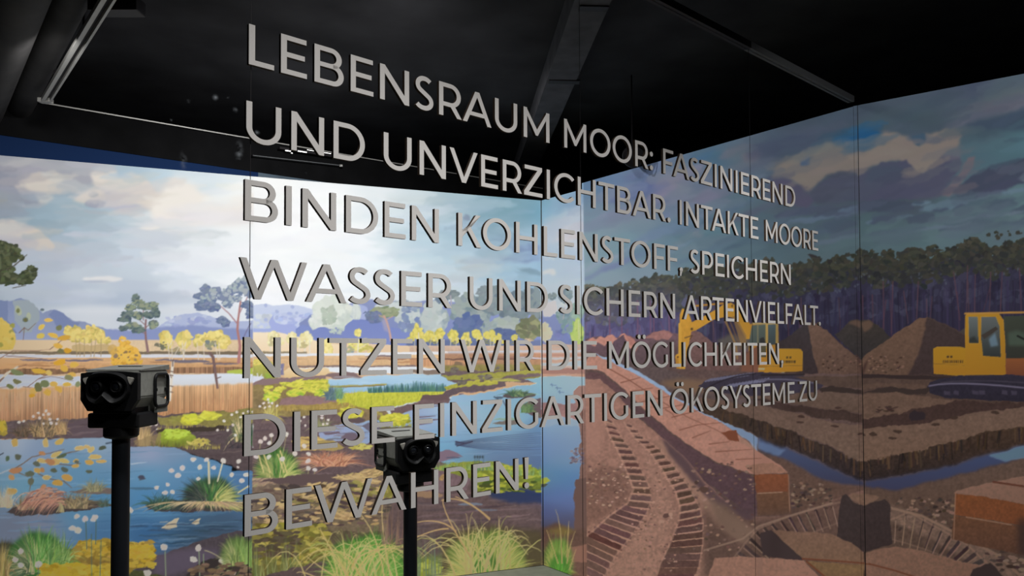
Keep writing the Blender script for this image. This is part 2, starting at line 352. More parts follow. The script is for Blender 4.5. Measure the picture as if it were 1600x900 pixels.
poly([(-40, 245), (60, 240), (150, 252), (158, 285), (112, 300), (92, 290), (55, 300), (30, 275), (-40, 262)], (166, 165, 174), soft=5, alpha=.8)
poly([(-40, 262), (28, 272), (62, 300), (66, 318), (30, 322), (-40, 325)], (146, 148, 162), soft=4, alpha=.85)
poly([(38, 292), (52, 270), (85, 266), (102, 280), (90, 289), (79, 299), (86, 309), (76, 317), (60, 317), (56, 303)], CREAM, soft=2, rough=3)
poly([(140, 272), (158, 257), (175, 258), (186, 276), (205, 270), (226, 278), (246, 300), (272, 332), (245, 342), (236, 328), (182, 312), (168, 301), (150, 292)], (222, 213, 204), soft=2, rough=3)
poly([(150, 290), (182, 302), (205, 318), (226, 322), (192, 332), (165, 316)], (180, 180, 192), soft=3, alpha=.85)
poly([(112, 314), (134, 298), (150, 291), (164, 300), (168, 312), (150, 320), (126, 318)], (208, 201, 193), soft=2, rough=2)
ell(149, 318, 17, 6, (142, 147, 166), soft=1, rough=2); ell(146, 304, 8, 5, (176, 178, 182), soft=1)
poly([(160, 322), (190, 310), (215, 322), (240, 326), (190, 330)], (188, 188, 202), soft=3)
poly([(244, 305), (272, 274), (300, 284), (312, 300), (340, 312), (400, 300), (400, 352), (300, 352), (248, 345), (232, 330)], (242, 235, 227), soft=4, rough=3)
poly([(255, 330), (300, 320), (350, 335), (398, 325), (398, 350), (290, 350)], (226, 224, 232), soft=5, alpha=.6)
poly([(-60, 350), (0, 343), (16, 341), (31, 348), (46, 352), (62, 360), (76, 371), (86, 384), (80, 394), (55, 392), (20, 388), (-60, 392)], (206, 196, 187), soft=1, rough=2)
poly([(-60, 362), (8, 366), (34, 370), (50, 368), (62, 380), (54, 393), (0, 394), (-60, 395)], (182, 180, 187), soft=2, rough=3)
for x, y, rx, ry in [(140, 366, 42, 5), (215, 360, 50, 7), (260, 368, 46, 8), (320, 366, 42, 6), (152, 384, 34, 5), (205, 385, 16, 4), (245, 384, 34, 7), (150, 403, 60, 7), (110, 396, 28, 5), (152, 414, 8, 2.5), (183, 414, 8, 2.5), (60, 410, 50, 6), (120, 404, 26, 5)]:
    ell(x, y, rx, ry, (174 + x * .13, 179 + x * .13, 198 + x * .08), jag=.12, rough=3, soft=1, alpha=.9)
ell(234, 355, 16, 5.5, (238, 231, 223), rough=2, soft=1); ell(60, 412, 40, 5, (186, 192, 200), soft=2, alpha=.5)
ell(160, 436, 32, 5, (224, 223, 224), rough=2, soft=1); ell(150, 440, 22, 2, (178, 186, 202), soft=1); ell(262, 428, 24, 3, (240, 240, 240), soft=1)
for x, y, rx, ry in [(70, 446, 90, 6), (220, 466, 110, 10), (120, 470, 80, 8)]: ell(x, y, rx, ry, (176, 187, 205), soft=3, alpha=.6, rough=3)
ell(200, 486, 130, 5, (214, 217, 224), soft=3, alpha=.7)
poly([(-5, 304), (11, 303), (12, 314), (4, 317), (-5, 318)], (205, 168, 84), soft=1)
brushwork((-100, 398, 245, 470), 330, 34, 6, 4, 0, .42, 1, 12)
# hills
poly([(-140, 480), (0, 469), (16, 471), (30, 466), (42, 468), (54, 477), (66, 490), (78, 484), (95, 489), (106, 497), (122, 503), (140, 506), (180, 515), (240, 520), (400, 520), (400, 540), (-140, 540)], (128, 139, 172), (150, 158, 186), rough=3)
poly([(-140, 476), (0, 468), (12, 469), (12, 500), (26, 520), (-140, 530)], (118, 130, 165), rough=3)
poly([(20, 470), (44, 468), (58, 480), (62, 500), (50, 518), (36, 520), (24, 500)], (150, 160, 168), rough=4)
poly([(76, 492), (84, 484), (100, 490), (108, 500), (125, 506), (120, 512), (90, 512)], (120, 132, 170), rough=2)
for x, y in [(30, 487), (45, 495), (27, 483)]: ell(x, y, 4, 6, (168, 174, 152), rough=2)
ell(40, 500, 5, 4, (112, 124, 122), rough=2); ell(66, 484, 3, 2, (100, 112, 118))
poly([(246, 514), (262, 503), (284, 489), (296, 490), (310, 488), (330, 494), (352, 503), (400, 500), (400, 535), (246, 535)], (176, 185, 216), rough=3)
dabs(16, 262, 330, 494, 512, 7, 4, [(158, 168, 208), (190, 198, 222)], rx if False else 4)
poly([(150, 512), (200, 516), (250, 512), (300, 508), (345, 512), (400, 515), (400, 538), (150, 538)], (138, 149, 192), soft=1, rough=2)
# fields, water bands
poly([(-140, 531), (400, 531), (400, 700), (-140, 700)], (216, 190, 160), (190, 145, 105))
poly([(-140, 531), (400, 533), (400, 551), (-140, 549)], (220, 194, 160), tex=.05)
poly([(-140, 549), (400, 549), (400, 554), (-140, 553)], (122, 108, 90), rough=1.5)
poly([(-140, 553), (120, 554), (400, 554), (400, 559), (-140, 559)], (214, 214, 222), rough=1.2)
poly([(-140, 559), (400, 559), (400, 582), (-140, 582)], (208, 166, 124), (196, 148, 104), tex=.06)
for x, y, rx in [(130, 563, 32), (282, 563, 42), (300, 565, 30), (60, 562, 30), (345, 568, 28)]: ell(x, y, rx, 1.6, (116, 108, 120), rough=2)
for i in range(60): ell(rng.uniform(-40, 398), rng.uniform(566, 582), rng.uniform(8, 26), 1.2, jit(pick([(176, 128, 88), (222, 178, 132), (150, 110, 84)]), 6), rough=1, alpha=.6)
poly([(-140, 575), (130, 576), (180, 578), (130, 582), (60, 586), (-140, 588)], (128, 98, 76), rough=3, tex=.2, streak=VERT * .25)
poly([(250, 574), (400, 573), (400, 583), (250, 583)], (150, 114, 88), rough=1.5, streak=VERT * .5)
poly([(355, 579), (400, 574), (400, 586), (356, 584)], (178, 190, 84), rough=2)
poly([(-140, 586), (40, 585), (125, 588), (130, 612), (-140, 612)], (196, 200, 212), rough=2)
poly([(252, 584), (300, 585), (350, 583), (400, 585), (400, 605), (252, 606)], (218, 224, 236), (206, 206, 208), rough=1.5)
for y, c in [(590, (186, 194, 212)), (597, (212, 216, 222)), (601, (178, 184, 196))]: ell(60, y, 70, 1.2, c, alpha=.7, rough=1)
# reed belt
poly([(-140, 606), (60, 606), (130, 602), (255, 604), (400, 598), (400, 660), (-140, 668)], (214, 172, 130), (160, 112, 78), streak=VERT * .34, rough=3, soft=1)
poly([(-140, 612), (130, 612), (130, 665), (-140, 672)], (186, 152, 122), (140, 100, 76), streak=VERT * .3, rough=3, soft=2, alpha=.75)
for i in range(260):
    x = rng.uniform(-100, 398); y = rng.uniform(618, 655); line([(x, y), (x + rng.normal(0, 1), y - rng.uniform(12, 26))], 1.1, jit(pick([(222, 182, 138), (168, 118, 84), (200, 156, 112), (186, 126, 92)]), 8), w1=.4, alpha=.6)
# yellow bushes and little birches along the shore
poly([(-140, 500), (2, 497), (6, 503), (14, 507), (21, 519), (24, 530), (20, 545), (-140, 552)], (206, 178, 92), rough=4, tex=.12)
dabs(12, -20, 20, 505, 545, 5, 4, [(150, 142, 72), (222, 196, 110)])
for cx, cy, rx, ry in [(118, 523, 18, 14), (145, 521, 14, 13), (133, 528, 16, 9), (158, 526, 8, 12), (168, 532, 6, 6), (106, 514, 6, 5)]: crown(cx, cy, rx, ry, [(186, 170, 96), (216, 192, 112), (228, 206, 128)], 16, base=(206, 184, 108))
for x in (118, 124, 132, 143, 150, 158): line([(x, 530), (x + rng.normal(0, 2), 557)], 1.3, (170, 150, 120))
poly([(112, 540), (170, 538), (180, 548), (112, 550)], (176, 150, 100), rough=4, alpha=.6)
for cx, cy, rx, ry in [(260, 530, 11, 15), (287, 531, 13, 15), (310, 532, 9, 11), (322, 528, 9, 8), (340, 530, 18, 14), (350, 536, 10, 10)]: crown(cx, cy, rx, ry, [(196, 182, 108), (222, 200, 116), (236, 216, 138)], 16, base=(218, 198, 118))
crown(330, 538, 12, 8, [(128, 134, 132), (150, 148, 120)], 10); crown(252, 540, 10, 7, [(118, 118, 100)], 8); crown(276, 548, 14, 7, [(122, 118, 106), (166, 150, 116)], 10)
for x in (262, 268, 285, 290, 308, 318, 336, 342): line([(x, 536), (x + rng.normal(0, 2.5), 562)], 1.4, (222, 208, 190))
for x, y in [(262, 545), (272, 556), (283, 548)]: line([(x, y), (x + 8, y - 14)], 1, (226, 212, 196))
crown(196, 556, 26, 15, [(200, 150, 62), (222, 172, 72), (234, 188, 88)], 46, s=.24, base=(220, 170, 74)); crown(194, 535, 9, 10, [(216, 166, 72), (230, 182, 82)], 14)
crown(186, 566, 12, 8, [(206, 154, 70), (226, 176, 80)], 14); crown(215, 562, 10, 8, [(214, 166, 70)], 8)
dabs(6, 178, 214, 545, 564, 3, 2.4, [(150, 124, 92)]); ell(181, 557, 4, 4, (140, 120, 100), rough=2); ell(176, 548, 7, 9, (200, 162, 92), rough=3, alpha=.7)
# pines
PINE_D, PINE_M, PINE_L = (88, 104, 108), (112, 126, 120), (146, 154, 130)
line([(228, 500), (227, 515), (228, 530), (231, 549)], 3.0, (140, 110, 112), w1=4)
for a, b in [((227, 508), (214, 496)), ((228, 512), (240, 500)), ((228, 522), (212, 515)), ((224, 500), (224, 480))]: line([a, b], 1.3, (140, 112, 112))
for cx, cy, rx, ry, d in [(211, 467, 6, 6, 0), (216, 474, 10, 5, 1), (226, 479, 13, 7, 1), (204, 482, 9, 6, 1), (200, 492, 14, 5, 0), (194, 499, 13, 5, 0), (216, 494, 9, 6, 1), (238, 482, 9, 5, 1), (242, 491, 8, 7, 0), (232, 494, 7, 6, 0), (208, 510, 13, 6, 1), (193, 513, 8, 4, 0), (240, 508, 9, 7, 1), (216, 516, 11, 5, 0), (240, 476, 7, 5, 1)]:
    crown(cx, cy, rx, ry, [PINE_D, PINE_M, PINE_L] if d else [(84, 98, 112), PINE_D, PINE_M], 13, s=.42, rough=3, base=PINE_M if d else PINE_D)
BD, BM, BL = (112, 126, 158), (130, 142, 166), (172, 182, 186)
line([(373, 566), (375, 540), (371, 515), (372, 500), (376, 470)], 5, (176, 124, 120), w1=2.5)
line([(371, 506), (358, 490), (342, 476), (330, 470)], 2.2, (170, 130, 136), w1=1); line([(374, 490), (384, 470), (390, 455)], 1.6, (172, 134, 142)); line([(380, 528), (388, 512), (392, 505)], 1.5, (120, 116, 150))
for cx, cy, rx, ry, d in [(321, 452, 9, 7, 0), (312, 462, 11, 5, 0), (326, 464, 14, 11, 1), (336, 456, 10, 7, 1), (318, 478, 15, 9, 0), (334, 480, 12, 8, 0), (350, 462, 12, 9, 1), (357, 474, 10, 8, 1), (346, 500, 9, 5, 0), (352, 506, 8, 6, 0), (374, 448, 12, 12, 1), (384, 438, 10, 8, 1), (392, 452, 12, 14, 1), (362, 452, 10, 8, 1), (386, 476, 10, 7, 0), (392, 490, 10, 8, 0), (370, 466, 8, 6, 1)]:
    crown(cx, cy, rx, ry, [BD, BM, BL] if d else [(100, 112, 150), BD, BM], 14, s=.4, rough=3, base=BM if d else BD)
# birch stem and snag
line([(270, 566), (268, 590), (265, 625)], 4.4, (222, 212, 198)); line([(270, 563), (270, 572)], 2, (110, 90, 86))
for y in (580, 586, 603, 612): line([(266, y), (270, y + 1)], 1.6, (116, 96, 88))
line([(268, 590), (264, 585)], 1.2, (120, 100, 90))
line([(328, 552), (333, 558), (336, 580), (340, 606)], 5, (120, 96, 94), w1=3.4); line([(337, 592), (345, 589)], 1.4, (112, 90, 90)); line([(328, 552), (320, 551)], 1.5, (120, 100, 96))
# dark pine hanging in from the left
PD = [(58, 64, 48), (70, 76, 54), (86, 92, 66)]
for cx, cy, rx, ry in [(2, 398, 26, 22), (8, 388, 9, 9), (24, 392, 8, 10), (6, 415, 16, 9), (33, 402, 5, 5), (18, 420, 7, 6), (50, 420, 10, 5), (40, 427, 9, 5), (8, 434, 26, 12), (36, 438, 18, 9), (52, 432, 7, 7), (-30, 420, 30, 40)]:
    crown(cx, cy, rx, ry, PD, 14, s=.38, rough=3, base=(64, 70, 50))
for a, b in [((15, 420), (34, 405)), ((22, 416), (42, 398)), ((20, 450), (40, 446)), ((0, 424), (18, 418))]: line([a, b], 1, (70, 64, 54))
# birch twigs and leaves reaching in
line([(-6, 602), (10, 584), (28, 573)], 4.2, (208, 196, 178), w1=3); line([(-6, 600), (6, 590)], 5, (120, 100, 92), w1=2)
for p in [[(28, 573), (42, 570)], [(0, 560), (20, 548), (60, 548), (78, 546)], [(-10, 606), (22, 604)], [(30, 520), (38, 512), (44, 516), (56, 505)], [(38, 512), (36, 532)], [(44, 604), (60, 592), (80, 588), (115, 595)], [(60, 592), (76, 585)], [(10, 556), (40, 558), (66, 560)], [(78, 546), (96, 532), (110, 530)], [(36, 604), (52, 606)]]: line(p, 1.3, (112, 84, 74), w1=.8, alpha=.9)
LEAF = [(226, 182, 84), (216, 166, 70), (232, 194, 104)]
for x, y, rx, ry, a in [(76, 500, 8, 4, 5), (65, 511, 8, 4, -35), (63, 525, 8, 5, -20), (84, 524, 11, 5, 20), (100, 528, 12, 5, -10), (90, 540, 9, 5, 8), (106, 548, 7, 5, 10), (94, 566, 12, 5, -10), (100, 576, 9, 6, 30), (116, 570, 10, 5, 0), (76, 582, 6, 5, 0), (112, 585, 9, 4, 0), (60, 580, 14, 5, 8), (52, 612, 6, 7, 50), (74, 613, 7, 7, 60), (92, 608, 8, 5, 40), (105, 600, 9, 4, 0), (84, 600, 7, 5, 0), (50, 618, 6, 4, 0)]:
    ell(x, y, rx * .82, ry * .85, jit(pick(LEAF), 9), ang=a, n=9, jag=.2)
for x, y, rx, ry in [(60, 606, 6, 8), (70, 600, 7, 6), (107, 590, 8, 4), (26, 596, 7, 4), (25, 582, 11, 5), (16, 604, 6, 3), (95, 548, 5, 4), (122, 600, 4, 5), (28, 470 + 15, 3, 4), (92, 512, 5, 4), (40, 500, 4, 3)]: ell(x, y, rx, ry, jit((112, 114, 78), 8), ang=rng.uniform(-40, 40), n=9, jag=.25)
# dark bank
poly([(-140, 664), (40, 658), (100, 655), (140, 652), (250, 648), (400, 640), (400, 735), (392, 740), (372, 736), (364, 728), (345, 722), (338, 718), (318, 716), (300, 710), (292, 706), (276, 702), (272, 698), (180, 700), (100, 686), (-140, 690)], (96, 82, 84), (82, 70, 72), rough=4, tex=.12)
poly([(100, 660), (160, 654), (175, 664), (170, 690), (100, 688)], (92, 78, 84), rough=4)
for i in range(70): ell(rng.uniform(-40, 398), rng.uniform(662, 735), rng.uniform(10, 34), 1.3, jit(pick([(74, 62, 66), (112, 96, 96), (88, 74, 78)]), 5), rough=2, alpha=.55, ang=-4) if False else None
for i in range(50):
    x = rng.uniform(-40, 398); y = 660 + (x > 250) * rng.uniform(0, 60) + (x <= 250) * rng.uniform(0, 26); ell(x, y, rng.uniform(8, 26), 1.2, jit(pick([(74, 62, 66), (114, 98, 98)]), 5), rough=2, alpha=.5, ang=-4)
tuft(68, 682, 46, 34, 130, [(152, 124, 92), (112, 96, 72), (178, 148, 108), (90, 78, 66)], 1.4); tuft(96, 678, 20, 28, 40, [(176, 146, 106), (140, 116, 84)], 1.3); tuft(34, 682, 26, 24, 40, [(112, 94, 74), (84, 72, 62)], 1.3)
cotton([(60, 645), (62, 653), (68, 648), (76, 647), (78, 655), (80, 661), (68, 662), (52, 651), (37, 658), (30, 660), (72, 642), (88, 662), (90, 655)], 2.5)
crown(4, 668, 8, 14, [(150, 132, 60), (186, 160, 62)], 16, base=(150, 130, 60))
tuft(225, 696, 22, 40, 70, [(184, 154, 110), (146, 122, 88), (206, 176, 128)], 1.4, lean=.25); cotton([(233, 658), (240, 660), (245, 655), (236, 664), (244, 664), (246, 671)], 2.3)
poly([(245, 652), (300, 648), (398, 638), (398, 660), (350, 668), (300, 664), (250, 666)], (136, 126, 74), rough=4, tex=.15)
crown(300, 656, 20, 9, [(178, 176, 70), (206, 204, 72)], 26, s=.3, base=(186, 184, 68)); crown(328, 650, 18, 7, [(182, 180, 72), (210, 206, 80)], 20, s=.3, base=(196, 192, 72)); crown(272, 655, 12, 7, [(146, 140, 76)], 8)
grass_edge(246, 360, lambda x: 670, 8, 70, [(150, 136, 78), (176, 158, 90)])
poly([(244, 672), (300, 668), (350, 666), (352, 672), (300, 676), (246, 677)], (66, 56, 50), rough=3)
poly([(243, 694), (246, 680), (258, 671), (276, 669), (294, 673), (304, 684), (308, 694), (280, 698)], (176, 188, 72), (104, 116, 46), rough=3, tex=.1)
crown(274, 679, 26, 8, [(150, 164, 58), (146, 162, 58), (170, 188, 66), (186, 204, 82)], 90, s=.2, v=5, base=(142, 156, 56), rough=3)
poly([(208, 690), (250, 676), (250, 698), (215, 700)], (140, 120, 88), rough=4, alpha=.7); grass_edge(236, 300, lambda x: 698, 9, 50, [(128, 120, 60), (96, 92, 52)])
crown(312, 692, 20, 7, [(166, 152, 84), (190, 174, 92)], 22, s=.24); grass_edge(290, 345, lambda x: 700, 7, 50, [(176, 160, 84), (150, 136, 80)])
tuft(378, 690, 30, 46, 90, [(198, 176, 130), (120, 122, 84), (216, 198, 150), (92, 100, 74)], 1.5); tuft(388, 694, 22, 34, 60, [(60, 90, 60), (74, 110, 66), (44, 62, 54)], 1.6, lean=.3)
cotton([(362, 648), (370, 644), (380, 646), (388, 643), (395, 644), (350, 658), (356, 672), (364, 664), (368, 680), (376, 652), (340, 672)], 2.6)
for i in range(26): line([(368 + rng.uniform(-14, 20), 700), (352 + rng.uniform(0, 40), 690 + rng.uniform(-12, 10))], 1.1, jit((70, 64, 68), 6), w1=.5)
# pool
poly([(-140, 690), (100, 686), (178, 684), (200, 698), (272, 698), (290, 705), (300, 711), (318, 716), (336, 719), (345, 724), (364, 730), (362, 737), (400, 736), (400, 800), (392, 800), (400, 880), (200, 900), (-140, 900)], (112, 142, 168), (54, 78, 104), rough=2)
mesh = [(20, 690, (150, 160, 176)), (150, 690, (136, 154, 174)), (60, 705, (124, 140, 166)), (120, 730, (94, 134, 164)), (230, 708, (146, 152, 178)), (280, 705, (120, 140, 166)), (300, 730, (88, 132, 168)), (230, 740, (96, 142, 174)), (40, 760, (98, 138, 160)), (160, 770, (78, 124, 158)), (230, 775, (74, 124, 166)), (330, 745, (80, 126, 166)), (380, 750, (78, 112, 152)), (120, 800, (84, 124, 154)), (60, 815, (112, 116, 134)), (20, 820, (98, 104, 122)), (160, 830, (66, 100, 136)), (230, 830, (52, 88, 128)), (290, 830, (50, 74, 98)), (250, 790, (78, 120, 158)), (350, 810, (62, 82, 104)), (380, 790, (72, 96, 128)), (330, 850, (56, 62, 72)), (-60, 760, (84, 116, 138))]
keep = CLIP[0]
pool_l = np.zeros((SH, SW), np.float32)
def region_mask(pts, rough=2):                 # soft mask of an outline
    global IMG
    old = IMG; IMG = np.zeros((SH, SW, 3), np.float32); c = CLIP[0]; CLIP[0] = None
    poly(pts, (1, 1, 1), rough=rough); m = IMG[..., 0].copy(); IMG = old; CLIP[0] = c
    return m
def fill_region(pts, mesh, sharp=3.0, rough=2):
    c = CLIP[0]; CLIP[0] = region_mask(pts, rough) * (c if c is not None else 1)
    p = np.array(pts); mesh_fill((int(p[:, 0].min()) - 4, int(p[:, 0].max()) + 4, int(p[:, 1].min()) - 4, int(p[:, 1].max()) + 4), mesh, sharp)
    m = CLIP[0]; CLIP[0] = c; return m
POOL = [(-140, 690), (100, 686), (178, 684), (200, 698), (272, 698), (290, 705), (300, 711), (318, 716), (336, 719), (345, 724), (364, 730), (362, 737), (400, 736), (400, 810), (300, 880), (200, 900), (-140, 900)]
m = fill_region(POOL, mesh)
CLIP[0] = m
for i in range(90): ell(rng.uniform(-40, 398), rng.uniform(690, 860), rng.uniform(14, 50), rng.uniform(.8, 1.8), jit(pick([(140, 164, 190), (60, 96, 132), (104, 146, 176)]), 8), rough=2, alpha=.22, ang=-2)
CLIP[0] = keep
line([(0, 740), (14, 734)], 2, (190, 200, 212)); line([(205, 725), (229, 722)], 1.6, (196, 204, 216), w1=.6); ell(222, 763, 20, 2, (66, 92, 112), alpha=.7, rough=2)
ell(221, 746, 5, 3, (70, 72, 88), rough=2); line([(218, 750), (227, 748)], 1.4, (74, 78, 92)); line([(166, 693), (176, 691)], 2.5, (72, 84, 100)); line([(-2, 712), (5, 708)], 1.5, (50, 54, 66))
# hanging autumn twig over the pool
for p in [[(16, 736), (35, 725), (50, 714), (78, 708), (100, 702)], [(60, 740), (76, 748), (100, 752)], [(90, 725), (112, 727), (126, 724)], [(104, 708), (124, 704)], [(28, 738), (44, 745)], [(100, 752), (112, 762)], [(50, 745), (46, 768)]]: line(p, 1.7, (108, 86, 74), w1=.9)
for x, y, rx, ry, a in [(23, 692, 5, 7, 0), (71, 692, 5, 8, 0), (93, 690, 8, 5, -30), (125, 700, 8, 4, -15), (136, 698, 6, 3, 10), (142, 703, 7, 4, -35), (88, 710, 9, 4, -25), (66, 720, 8, 4, 5), (85, 722, 9, 6, 0), (100, 720, 8, 4, 10), (148, 714, 10, 4, 0), (159, 721, 9, 3, 0), (140, 722, 8, 4, 5), (118, 728, 6, 3, -10), (58, 735, 6, 4, 20), (73, 746, 7, 4, -10), (104, 746, 9, 5, 20), (90, 755, 8, 5, 0), (17, 768, 9, 6, 0), (14, 790, 6, 5, 0), (118, 720, 5, 3, -20)]:
    ell(x, y, rx, ry, jit(pick([(214, 178, 108), (206, 164, 92), (222, 190, 124)]), 6), ang=a, n=9, jag=.2)
for x, y, rx, ry in [(28, 714, 5, 5), (12, 716, 3, 5), (57, 725, 6, 4), (97, 712, 8, 3), (47, 740, 7, 5), (84, 735, 5, 4), (101, 734, 6, 4), (139, 737, 5, 3), (48, 752, 5, 6), (160, 700, 6, 3), (120, 722, 4, 3)]: ell(x, y, rx, ry, jit((84, 92, 76), 6), ang=rng.uniform(-30, 30), n=9, jag=.2)
for x, y, rx, ry in [(25, 735, 10, 5), (18, 746, 5, 5), (66, 734, 4, 4), (66, 708, 6, 4), (78, 722, 8, 5), (68, 760, 5, 3)]: ell(x, y, rx, ry, jit((168, 124, 88), 6), ang=rng.uniform(-30, 30), n=9, jag=.25)
# islets with sedge
poly([(108, 770), (130, 763), (178, 762), (180, 771), (130, 772)], (104, 92, 88), rough=3); tuft(148, 768, 30, 20, 60, [(128, 122, 96), (98, 102, 84), (150, 138, 104)], 1.2)
poly([(10, 800), (40, 786), (80, 778), (130, 780), (178, 788), (150, 796), (80, 804), (30, 806)], (66, 58, 58), rough=4); tuft(162, 791, 20, 14, 30, [(82, 96, 84), (64, 80, 72)], 1.2)
tuft(8, 792, 28, 34, 50, [(176, 162, 140), (150, 140, 122), (196, 184, 160)], 1.2); tuft(40, 796, 34, 26, 50, [(128, 112, 88), (96, 86, 70), (160, 140, 108)], 1.2); tuft(120, 794, 50, 28, 80, [(120, 108, 84), (152, 134, 104), (96, 86, 70)], 1.2)
for i in range(120):
    x = rng.uniform(46, 104); y0 = 765 + abs(x - 78) * .25 + rng.uniform(-4, 20); line(curve((x, y0), (x - 14, y0 - 4), (x - 24, y0 + rng.uniform(10, 22))), 1.5, jit(pick([(168, 122, 104), (146, 104, 92), (196, 150, 124), (122, 88, 80)]), 7), w1=.6)
for i in range(16): line(curve((92, 786), (98, 784), (94 + rng.uniform(-6, 6), 800)), 1.1, jit((150, 138, 106), 8))
# cotton-grass tussock on its islet
poly([(228, 796), (262, 782), (300, 788), (350, 792), (400, 780), (400, 800), (330, 798), (262, 801)], (66, 58, 60), rough=4); poly([(225, 790), (262, 780), (300, 788), (290, 799), (240, 799)], (54, 62, 62), rough=5)
tuft(252, 795, 40, 28, 60, [(52, 74, 66), (66, 90, 74)], 1.3)
tussock(328, 790, 66, 56, 620, [(46, 54, 54), (60, 68, 62), (40, 48, 50), (96, 100, 84)], [(66, 104, 60), (84, 128, 70), (52, 84, 54), (44, 66, 50)], [(176, 172, 106), (196, 190, 126), (140, 146, 86), (108, 126, 70)], 1.9, (52, 72, 54), [(206, 184, 138), (178, 152, 118), (144, 124, 104)])
line([(326, 722), (327, 755)], 3, (206, 194, 160)); line([(348, 722), (340, 752)], 2.2, (206, 198, 170))
cotton([(302, 718), (323, 718), (349, 720), (285, 731), (268, 735), (278, 743), (312, 730), (334, 731), (310, 748), (262, 757), (270, 769), (362, 742), (385, 742), (258, 770), (245, 762), (378, 751), (373, 721)], 4.4)
cotton([(378, 750), (245, 761), (258, 769), (372, 730), (388, 760)], 2.2)
line([(372, 770), (386, 761)], 2, (206, 190, 140)); 
# frogs of foam and floating stems
for x, y, s in [(266, 817, 1.0), (305, 814, .55)]: poly([(x - 14 * s, y + 8 * s), (x - 4 * s, y), (x + 6 * s, y - 6 * s), (x + 14 * s, y - 7 * s), (x + 10 * s, y), (x + 11 * s, y + 6 * s), (x, y + 10 * s)], (186, 172, 148), rough=2); line([(x - 6 * s, y + 4 * s), (x + 8 * s, y + 1 * s)], 1.2, (104, 92, 82)); line([(x - 16 * s, y - 1), (x - 4 * s, y - 2)], 1, (170, 164, 150))
for i in range(40): ell(rng.uniform(215, 398), rng.uniform(812, 850), rng.uniform(8, 26), 1.2, jit(pick([(48, 62, 78), (76, 100, 122)]), 5), rough=2, alpha=.5)
# near bank, mosses and grass at the bottom
poly([(240, 870), (262, 862), (300, 850), (330, 840), (400, 824), (400, 1110), (120, 1110), (200, 900)], (72, 64, 70), (46, 40, 40), rough=4, tex=.15)
poly([(240, 866), (300, 856), (345, 858), (330, 880), (270, 900), (240, 900)], (86, 76, 92), soft=4, alpha=.8); poly([(290, 898), (320, 876), (360, 868), (398, 880), (398, 920), (290, 920)], (50, 44, 44), rough=4)
poly([(-140, 850), (20, 850), (110, 855), (130, 880), (260, 900), (260, 1110), (-140, 1110)], (70, 72, 44), (46, 44, 32), rough=4, tex=.15)
poly([(112, 858), (122, 845), (150, 842), (176, 842), (210, 850), (230, 862), (246, 872), (232, 884), (205, 894), (150, 905), (118, 892), (108, 872)], (146, 120, 50), (112, 92, 44), rough=5, tex=.15)
dabs(120, 118, 240, 846, 886, 7, 3.5, [(168, 140, 54), (130, 106, 46), (186, 158, 66), (150, 124, 52)], 6); dabs(50, 200, 238, 852, 872, 6, 3, [(190, 164, 66), (166, 138, 54)], 6)
poly([(110, 870), (180, 872), (178, 890), (112, 885)], (104, 84, 48), soft=3, alpha=.6)
grass_edge(-100, 110, lambda x: 905, 40, 150, [(60, 62, 42), (92, 84, 50), (44, 44, 34)], 1.7)
tussock(6, 900, 44, 66, 240, [(64, 58, 54), (90, 78, 64), (116, 100, 78)], [(72, 70, 54), (96, 86, 64), (60, 60, 50)], [(84, 100, 60), (110, 104, 74)], 2.0, (58, 56, 46))
tussock(58, 897, 66, 82, 700, [(74, 92, 64), (150, 142, 108), (60, 78, 56)], [(66, 112, 52), (86, 136, 62), (52, 88, 48), (178, 170, 126), (100, 142, 76)], [(84, 132, 62), (66, 110, 54), (130, 152, 92)], 2.1, (52, 88, 46))
tuft(4, 905, 26, 60, 50, [(156, 138, 88), (120, 106, 68)], 2, lean=.1); tuft(90, 888, 40, 56, 90, [(96, 128, 66), (132, 150, 92), (70, 100, 56)], 1.7, lean=.5)
poly([(50, 905), (72, 890), (95, 881), (125, 878), (150, 886), (178, 892), (182, 1110), (20, 1110)], (166, 142, 48), (120, 100, 40), rough=5, tex=.15); dabs(90, 60, 178, 882, 915, 8, 4, [(184, 158, 56), (150, 126, 46), (196, 172, 72)], 6)
cotton([(120, 807), (148, 808), (146, 812), (133, 811), (122, 829), (113, 825), (203, 797), (32, 861), (24, 875), (32, 883), (60, 882)], 5.2, None)
for x, y, b in [(120, 807, 0), (150, 812, 850), (134, 814, 858), (203, 800, 830), (60, 884, 905), (143, 835, 900), (158, 845, 900)]:
    if b: line([(x, y), (x + rng.uniform(-2, 2), b)], 1.3, (74, 92, 82))
cotton([(256, 855), (310, 856), (302, 874), (348, 877), (230, 896), (380, 882), (388, 876), (364, 894)], 6.0)
for x, y in [(258, 862), (311, 862), (318, 866)]: line([(x, y), (x + 1, 905)], 1.6, (122, 134, 108))
tussock(374, 888, 46, 62, 360, [(150, 150, 104), (112, 124, 78)], [(108, 136, 72), (136, 158, 90), (90, 112, 64)], [(100, 132, 68), (132, 154, 88)], 1.9, (80, 100, 56))
tuft(370, 890, 30, 40, 30, [(112, 126, 74), (140, 152, 92), (90, 106, 66), (172, 176, 120)], 1.8); tuft(392, 890, 30, 50, 60, [(104, 130, 70), (130, 152, 84)], 1.7); line(curve((345, 872), (330, 862), (320, 860)), 1.2, (160, 152, 120))
dabs(60, 300, 395, 880, 915, 9, 3, [(92, 74, 62), (60, 50, 46), (112, 92, 72)], 5)
clip_between(SEAM_A, 849.0 + 0 * SEAM_A)
marsh_sky()
